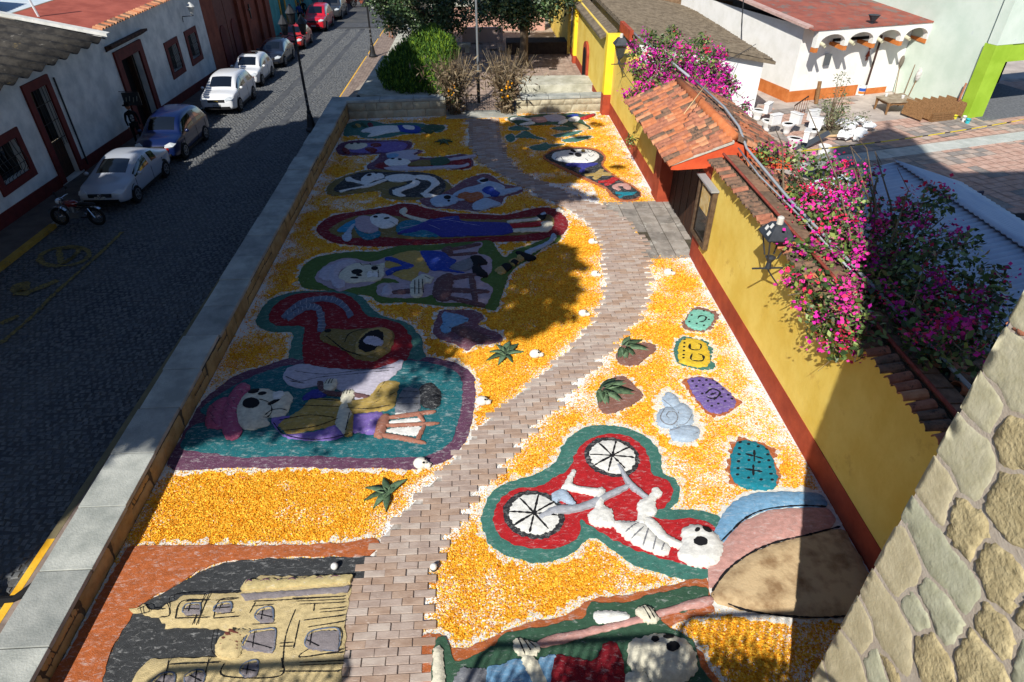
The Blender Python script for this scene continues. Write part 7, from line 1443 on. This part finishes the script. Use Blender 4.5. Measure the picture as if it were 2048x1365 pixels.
near = [(1530,310,8.0,.42,1),(1590,325,8.3,.5,1.2),(1640,345,8.6,.5,1.4),(1690,360,8.9,.5,1.4),(1735,350,9.2,.35,1.2),(1610,385,8.0,.5,1.5),(1660,405,8.2,.6,1.8),(1715,420,8.5,.6,1.8),(1600,430,7.6,.4,1.2),(1650,455,7.7,.6,1.8),(1710,475,8.1,.6,1.5),(1765,460,8.5,.4,1.2),(1640,520,7.1,.6,.9),(1700,535,7.5,.65,.8),(1755,540,7.8,.55,.8),(1630,585,6.75,.5,.7),(1690,605,6.9,.6,.6),(1745,615,7.2,.55,.7),(1640,630,6.5,.38,1.0),(1690,665,6.5,.34,.9),(1660,700,6.42,.18,1.4),(1600,545,6.6,.3,1.0),(1578,565,6.35,.13,1.2),(1705,690,6.5,.2,1),(1520,352,7.6,.2,1.5),(1600,500,6.6,.32,1.4),(1620,560,6.45,.36,1.2),(1655,600,6.4,.42,1.3),(1690,640,6.38,.4,1.3),(1730,655,6.5,.38,1),(1640,660,6.36,.26,1.5),(1672,705,6.36,.2,1.6),(1715,690,6.4,.26,1.2),
 (1800,440,8.9,.5,1.2),(1850,425,9.2,.5,1.5),(1880,400,9.4,.3,1.5),(1800,520,8.3,.65,.8),(1860,500,8.9,.6,.8),(1920,490,9.5,.4,.8),(1800,600,7.7,.7,.6),(1860,580,8.3,.7,.6),(1930,560,8.9,.6,.6),(1985,600,9.3,.4,.4),(1800,670,7.2,.55,.6),(1860,655,7.7,.65,.9),(1930,645,8.3,.6,1.2),(1860,700,7.2,.4,1.4),(1920,700,7.5,.5,1.4),(1970,680,7.9,.4,1),(1785,480,8.3,.4,.8),(1960,620,8.8,.5,.5),(1990,560,9.6,.3,.3)]
bougainvillea('magenta bougainvillea spilling over the yellow wall beside the zinc roof', (7.9, 10.6, 2.9), near, (.38, .34, .2, .08), .125, .074, 760, 88)
far = [(1275,110,26.5,.35,.8),(1300,80,27.5,.4,.3),(1345,72,29,.45,.1),(1400,88,29.5,.45,.1),(1440,112,29,.4,.8),(1286,150,25.2,.4,.5),(1330,135,26,.55,.4),(1340,160,25.4,.5,.6),(1375,150,26.5,.55,1.2),(1420,150,27.5,.55,1.6),(1458,170,27.5,.42,1.6),(1300,180,24.6,.42,.9),(1350,176,24.7,.42,1.5),(1395,190,24.7,.45,1.8),(1440,205,24.7,.42,1.8),(1474,232,24.5,.3,1.8),(1268,190,24.6,.3,.8),(1370,100,28,.4,.2),(1430,185,25.6,.45,1.6),(1380,205,24.5,.3,1.6),(1420,222,24.4,.3,1.8),(1450,245,24.3,.25,1.8),(1490,215,25.2,.22,1),(1270,140,25.4,.25,.9),(1330,95,27.5,.4,.3),(1400,140,26.5,.6,1),(1360,125,26.5,.6,.5),(1310,120,26,.5,.4),(1440,150,27,.5,1.2),(1380,168,25.4,.55,1.3),(1320,160,25.2,.5,.7),(1420,120,28,.5,.6)]
bougainvillea('violet pink bougainvillea mounded behind the gatehouse tile roof', (8.2, 26.5, .2), far, (.5, .02, .01, .47), .15, .085, 900, 330)
b = MB(); b.tube([(7.3, 26.6, 0), (7.3, 26.6, 3.0)], .06, 6); b.build('trunk', M_bark, label='bare climbing stem rising beside the gatehouse', cat='stem')
for u, v, X, q in ((1262,282,6.2,'hanging from the gatehouse eave'),):
    c = PX(u, v, X); t = thing('eave_weed', 'small green weed %s' % q, 'weed', c); P = c+rng.normal(size=(120, 3))*.13; fastmesh('foliage', cards(P, .11), M_bleaf, t, mi=rng.integers(0, 3, 120)); b = MB(); b.tube([c+(.3, 0, .1), c], .012, 4); b.build('stem', M_bark, t)
# ---------------------------------------------------------------- things lying about the patio
M_china = mat('white_china', C(236,236,234), rough=.2, coat=.4)
def toilet(label, u, v, rz, tip=0):
    c = G(u, v); t = thing('toilet', label, 'toilet', (0, 0, 0), 'discarded toilets on the patio')
    b = MB(); b.lathe([(.14, 0), (.12, .1), (.15, .25), (.24, .4), (.25, .44), (.19, .44), (.15, .34)], (0, 0, 0), 14); o = b.build('bowl', M_china, t, smooth=True); o.scale = (1.35, 1, 1)
    b = MB(); b.box(-.52, -.3, -.26, .26, .4, .82); b.build('tank', M_china, t, bevel=.02)
    b = MB(); b.box(-.54, -.28, -.28, .28, .822, .87); b.build('tank_lid', M_china, t, bevel=.015)
    b = MB(); b.lathe([(.25, .445), (.25, .47), (.17, .47), (.17, .445)], (0, 0, 0), 14); o = b.build('seat', M_china, t); o.scale = (1.3, 1, 1)
    t.location = (c[0], c[1], .0 if not tip else .26); t.rotation_euler = (tip, 0, rz); t.scale = (1.05, 1.05, 1.05)
for q in (('white toilet nearest the gatehouse tiles with its seat up', 1532, 262, 1.9), ('white toilet leaning beside the rusty stair railing', 1572, 268, 3.6), ('white toilet in the front of the group beside the dark sheet', 1585, 298, 2.6), ('white toilet on the right of the group, next to the shrub', 1622, 280, 4.2), ('white toilet farthest back by the white end wall', 1513, 240, 2.4), ('white toilet lying at the right behind the others', 1632, 264, 5.0)): toilet(*q)
def pail(label, u, v, r, h, m, band=None, z=0, cat='bucket', name='bucket', water=None):
    c = G(u, v); t = thing(name, label, cat, (c[0], c[1], z)); b = MB(); b.lathe([(r*.82, z), (r, z+h), (r*1.06, z+h), (r*1.06, z+h-.03), (r*.93, z+h-.03), (r*.78, z+.03)], (c[0], c[1], 0), 16); b.build('shell', m, t)
    for z0, z1, mm in band or ():
        b = MB(); f = lambda q: r*(.82+.18*q/h)+.004; b.lathe([(f(z0), z+z0), (f(z1), z+z1)], (c[0], c[1], 0), 16); b.build('label_band', mm, t)
    b = MB(); b.tube([(c[0]-r, c[1], z+h-.05), (c[0]-r*.7, c[1]-.1, z+h*.75), (c[0]+r*.7, c[1]-.1, z+h*.75), (c[0]+r, c[1], z+h-.05)], .008, 4); b.build('handle', M_metal_dark, t); return c
M_pl = lambda n, c: mat('plastic_'+n, C(*c), rough=.45)
pail('white paint bucket with a blue and orange label by the white wall', 1721, 190, .2, .55, M_china, ((.08, .2, M_pl('orange', (230,130,40))), (.22, .38, M_pl('blue', (40,90,180)))))
pail('bright yellow bucket behind the small shrub', 1662, 192, .17, .3, M_pl('yellow', (236,210,30))); pail('white bucket standing at the tape by the grey sheets', 1645, 312, .26, .45, M_china)
c = pail('white tub under the green bucket beside the wooden table', 1842, 193, .26, .16, M_china, name='tub', cat='tub'); pail('green bucket stacked on the white tub', 1842, 193, .24, .34, M_pl('green', (30,140,70)), z=.165); pail('dusty pink basin stacked on the green bucket', 1842, 193, .2, .22, M_pl('pink', (190,100,150)), z=.51, name='basin', cat='basin')
pail('small white bottle like pail beside the lime green portal', 1926, 243, .09, .26, M_china); pail('turquoise pail lying by the lime green portal', 1934, 247, .11, .22, M_pl('turquoise', (60,190,200))); pail('yellow pail in front of the leaning boards', 1909, 238, .1, .18, M_pl('lemon', (224,214,60)))
wt = thing('wooden_table', 'worn brown wooden table with carved apron on the patio', 'table', (*G(1790, 222)[:2], 0)); o4 = [G(*p)[:2] for p in ((1752,206),(1775,224),(1838,214),(1812,197))]; zt_ = .62
o4 = [G(u, v, zt_)[:2] for u, v in ((1752,193),(1778,205),(1836,203),(1806,186))]
b = MB(); b.prism([(*p, zt_-.05) for p in o4], (0, 0, .05)); b.build('tabletop', mat('dusty_table_top', C(142,124,100), C(176,162,140), 3, 8, .9), wt)
cc = np.mean(o4, 0)
for p in o4:
    q = cc+(p-cc)*.88; b = MB(); b.tube([(*q, 0), (*(q*.995+cc*.005), .25), (*q, .572)], [.05, .06, .09], 6); b.build('leg', M_wood, wt)
for a, c in zip(o4, o4[1:]+o4[:1]):
    a, c = cc+(a-cc)*.9, cc+(c-cc)*.9; b = MB(); m = (a+c)/2; n = np.array([-(c-a)[1], (c-a)[0]]); n = n/np.hypot(*n)*.03; b.prism([(*a, .57), (*c, .57), (*c, .36), (*(c*.8+a*.2), .46), (*m, .42), (*(a*.8+c*.2), .46), (*a, .36)], (*n, 0)); b.build('apron', M_wood, wt)
for u, v, q in ((1772, 193, 'left'), (1805, 197, 'right')):
    p = G(u, v, zt_); b = MB(); b.lathe([(.06, .62), (.09, .76), (.07, .76), (.05, .64)], (p[0], p[1], 0), 10); b.build('jar', M_china, label='small pale jar on the %s half of the wooden table' % q, cat='jar')
def leaning(name, label, cat, p0, p1, r, m, head=None):
    t = thing(name, label, cat, p0); b = MB(); b.tube([p0, p1], r, 6); b.build('shaft', m, t)
    if head: head(t, np.array(p1))
wq = lambda a, c, z: PT(a, c, z)
leaning('broom', 'upturned broom leaning where white and pale green walls meet', 'broom', wq(6.5, -.6, 0), wq(6.75, -.1, 1.35), .02, M_wood, lambda t, p: MB().ball(tuple(p+(.02, 0, .25)), (.13, .1, .3), 8, 6).build('bristles', mat('grey_bristle', C(120,112,100), rough=1), t))
leaning('long_stick', 'thin stick leaning on the pale green wall', 'stick', wq(6.6, -1.1, 0), wq(6.88, -.9, 1.6), .018, M_wood)
leaning('mop', 'mop with a white rag head leaning on the pale green wall', 'mop', wq(6.5, -1.5, 0), wq(6.86, -1.35, 1.1), .022, M_wood, lambda t, p: MB().ball(tuple(p+(-.02, -.05, .12)), (.14, .12, .34), 8, 6).build('rag', mat('rag_white', C(224,220,214), C(190,184,180), 12, 4, 1), t))
leaning('brown_post', 'tall rusty post leaning against the lime green portal', 'post', wq(6.3, -4.6, 0), wq(6.74, -4.3, 1.5), .05, M_clay[1])
leaning('weathered_plank', 'weathered plank standing against the orange dado', 'plank', G(1632, 208)+(0, 0, 0), PY(1640, 163, G(1632, 208)[1]+.2), .1, M_wood)
# stacked wooden frames
for k in range(7):
    c = G(1822+k*16, 236-k*1.5); t = thing('wooden_pallet', 'brown wooden pallet leaning in the row beside the table, %s' % ('first from the table', 'second from the table', 'third from the table', 'fourth from the table', 'fifth from the table', 'sixth from the table', 'last before the portal')[k], 'pallet', (c[0], c[1], 0), 'wooden pallets leaning on the patio')
    e = np.r_[EXV, 0]; u_ = np.array([-EXV[1]*.3+EXV[0]*.45, EYV[1]*.3+.1, .82]); u_ /= np.linalg.norm(u_); v_ = np.r_[EYV, 0]; nrm = np.cross(u_, v_); nrm /= np.linalg.norm(nrm)
    b = MB(); b.obox(np.array([c[0], c[1], .36])+u_*.05, u_, v_, nrm, .38, .62, .03); b.build('board', M_wood, t)
    for s in (-1, 1):
        b = MB(); b.obox(np.array([c[0], c[1], .36])+u_*.05+v_*s*.55-nrm*.045, u_, v_, nrm, .37, .05, .012); b.build('batten', mat('pale_batten', C(176,140,96), C(196,162,116), 5, 6), t)
    b = MB(); b.obox(np.array([c[0], c[1], .36])+u_*.3-nrm*.045, u_, v_, nrm, .05, .5, .012); b.build('batten', MATS['pale_batten'], t)
cr_ = thing('wooden_frame_stack', 'low stack of square wooden frames lying before the leaning panels', 'frame stack', (*G(1862, 232)[:2], 0)); c = G(1862, 234)
for k in range(4):
    z = .04+k*.09; b = MB(); s = .62-.03*k; R0 = np.r_[EXV, 0]; R1 = np.r_[EYV, 0]
    for s1, s2 in ((1, 0), (-1, 0), (0, 1), (0, -1)): b.obox(np.array([c[0], c[1], z])+R0*s1*s+R1*s2*s, R0, R1, (0, 0, 1), .09 if s1 else s-.095, s+.09 if s1 else .09, .038)
    b.build('frame', M_wood, cr_)
# rubble sacks
rs = thing('rubble_sacks', 'heap of white sacks and rags beside the shrub', 'sacks', (*G(1705, 272)[:2], 0))
for k in range(16):
    p = G(1680+rng.uniform(0, 60), 250+rng.uniform(0, 34)+k % 3); b = MB(); b.ball((p[0], p[1], rng.uniform(.08, .3)), (rng.uniform(.15, .42), rng.uniform(.15, .35), rng.uniform(.08, .2)), 9, 6); b.v = [(x+rng.normal()*.035, y+rng.normal()*.035, max(z+rng.normal()*.03, .01)) for x, y, z in b.v]; b.build('sack', mat('white_sack', C(216,216,216), C(238,238,236), 6, 6, .9), rs)
sh = G(1655, 262); ps = thing('patio_shrub', 'small grey green shrub growing out of the patio beside the sacks', 'shrub', (sh[0], sh[1], 0))
cs = [(np.array([sh[0]+rng.normal()*.45, sh[1]+rng.normal()*.4, rng.uniform(.3, 1.3)]), rng.uniform(.25, .45)) for k in range(14)]+[(np.array([sh[0]+.3+rng.normal()*.3, sh[1]+.4, rng.uniform(1.4, 2.4)]), .25) for k in range(6)]
Q, n = clump_cloud(cs, 420, .11, .4); fastmesh('foliage', Q, [mat('shrub_leaf_%d' % i, C(*c_), rough=.6) for i, c_ in enumerate(((110,120,80), (78,92,56), (150,152,116)))], ps, mi=rng.integers(0, 3, n)); b = MB()
for c_, r in cs: b.tube([sh, sh*.5+c_*.5+(0, 0, .1), c_], [.03, .02, .008], 4)
b.build('stems', M_bark, ps)
b = MB(); b.add([tuple(p) for p in (sh+(-.9, -.6, .006), sh+(1.0, -.8, .006), sh+(1.2, .5, .006), sh+(-.4, .7, .006))], [(0,1,2,3)]); b.build('soil_patch', mat('bare_soil', C(106,98,76), C(132,124,100), 4, 8, .95), kind='structure')
rr_ = thing('stair_railing', 'small rusty iron stair railing by the orange dado', 'railing', (*G(1590, 235)[:2], 0)); p0, p1 = G(1582, 243), G(1607, 232)
b = MB(); b.tube([p0+(0, 0, .75), p1+(0, 0, .95)], .035, 5); b.build('handrail', M_wood_dark, rr_)
for k in range(6):
    p = p0+(p1-p0)*k/5; b = MB(); b.tube([p, p+(0, 0, .75+.2*k/5)], .014, 4); b.build('rail_bar', mat('rusty_iron', C(110,70,50), C(140,96,70), 20, 4, .8), rr_)
b = MB(); P0 = G(1592, 302, .1); b.prism([G(1588,296,.15), G(1655,262,.5), G(1660,270,.35), G(1594,306,.02)], (.02, -.02, .03)); b.build('dark_sheet', mat('dark_metal_sheet', C(70,74,80), rough=.5), label='dark metal sheet leaning among the toilets', cat='metal sheet')
corrugated('grey_sheets', G(1600, 322, 1.0), G(1650, 308, 1.0)-G(1600, 322, 1.0), G(1660, 345, .8)-G(1600, 322, 1.0), 0, 2, .03, .2, mat('dull_grey_sheet', C(110,112,110), C(136,138,136), 2, 7, .7), label='dull grey corrugated sheets lying beyond the near flowers', cat='metal sheet')
M_tape = mat('caution_tape', C(236,206,30), rough=.5); M_tapek = mat('caution_tape_black', C(40,36,20), rough=.5)
def tape(label, a, c, w=.05, sag=.12, n=40):
    b = MB(); a, c = np.array(a), np.array(c); pts = [a+(c-a)*t-(0, 0, sag*4*t*(1-t)) for t in np.linspace(0, 1, n+1)]
    for i, (p, q) in enumerate(zip(pts, pts[1:])): b.quad(p, q, q+(0, 0, w), p+(0, 0, w), int(i % 4 == 3))
    return b.build('caution_tape', [M_tape, M_tapek], label=label, cat='tape')
tape('yellow caution tape stretched across the patio to the green portal', PY(1600, 304, 24), PY(2060, 238, 31)); tape('thin dark yellow tape crossing the patio above the pale band', PY(1870, 302, 27.2), PY(2060, 258, 29.5), .045); tape('short yellow tape drooping down towards the flowers', PY(1700, 276, 25.5), PY(1680, 342, 21.5), .08, 0, 12)
t = thing('tape_post', 'short pale post holding the caution tape', 'post', G(1696, 282)); b = MB(); p = G(1696, 282); b.tube([p+(-.9, .6, .02), p+(0, 0, .25)], .06, 6); b.build('post_shaft', mat('pale_wood', C(190,160,120), C(210,184,146), 6, 5), t)
b = MB(); b.tube([(-40, 30, 9)], .01) if False else None
for a, c, q in (((7.2, 24.5, 4.0), (13.7, 33.2, 3.1), 'from the far roof to the gatehouse'),):
    b = MB(); a, c = np.array(a), np.array(c); b.tube([a+(c-a)*s-(0, 0, .3*4*s*(1-s)) for s in np.linspace(0, 1, 9)], .014, 4); b.build('cable', M_metal_dark, label='thin dark cable sagging %s' % q, cat='cable')
b = MB(); b.tube([PT(-1.9, 3, 5.6), PT(-1.85, 2.6, 3.4), PT(-2.3, 1.6, 2.6), PT(-4, 3, 2.3)], .03, 5); b.build('cable', M_metal_dark, label='thick dark cable hanging beside the white patio building', cat='cable')
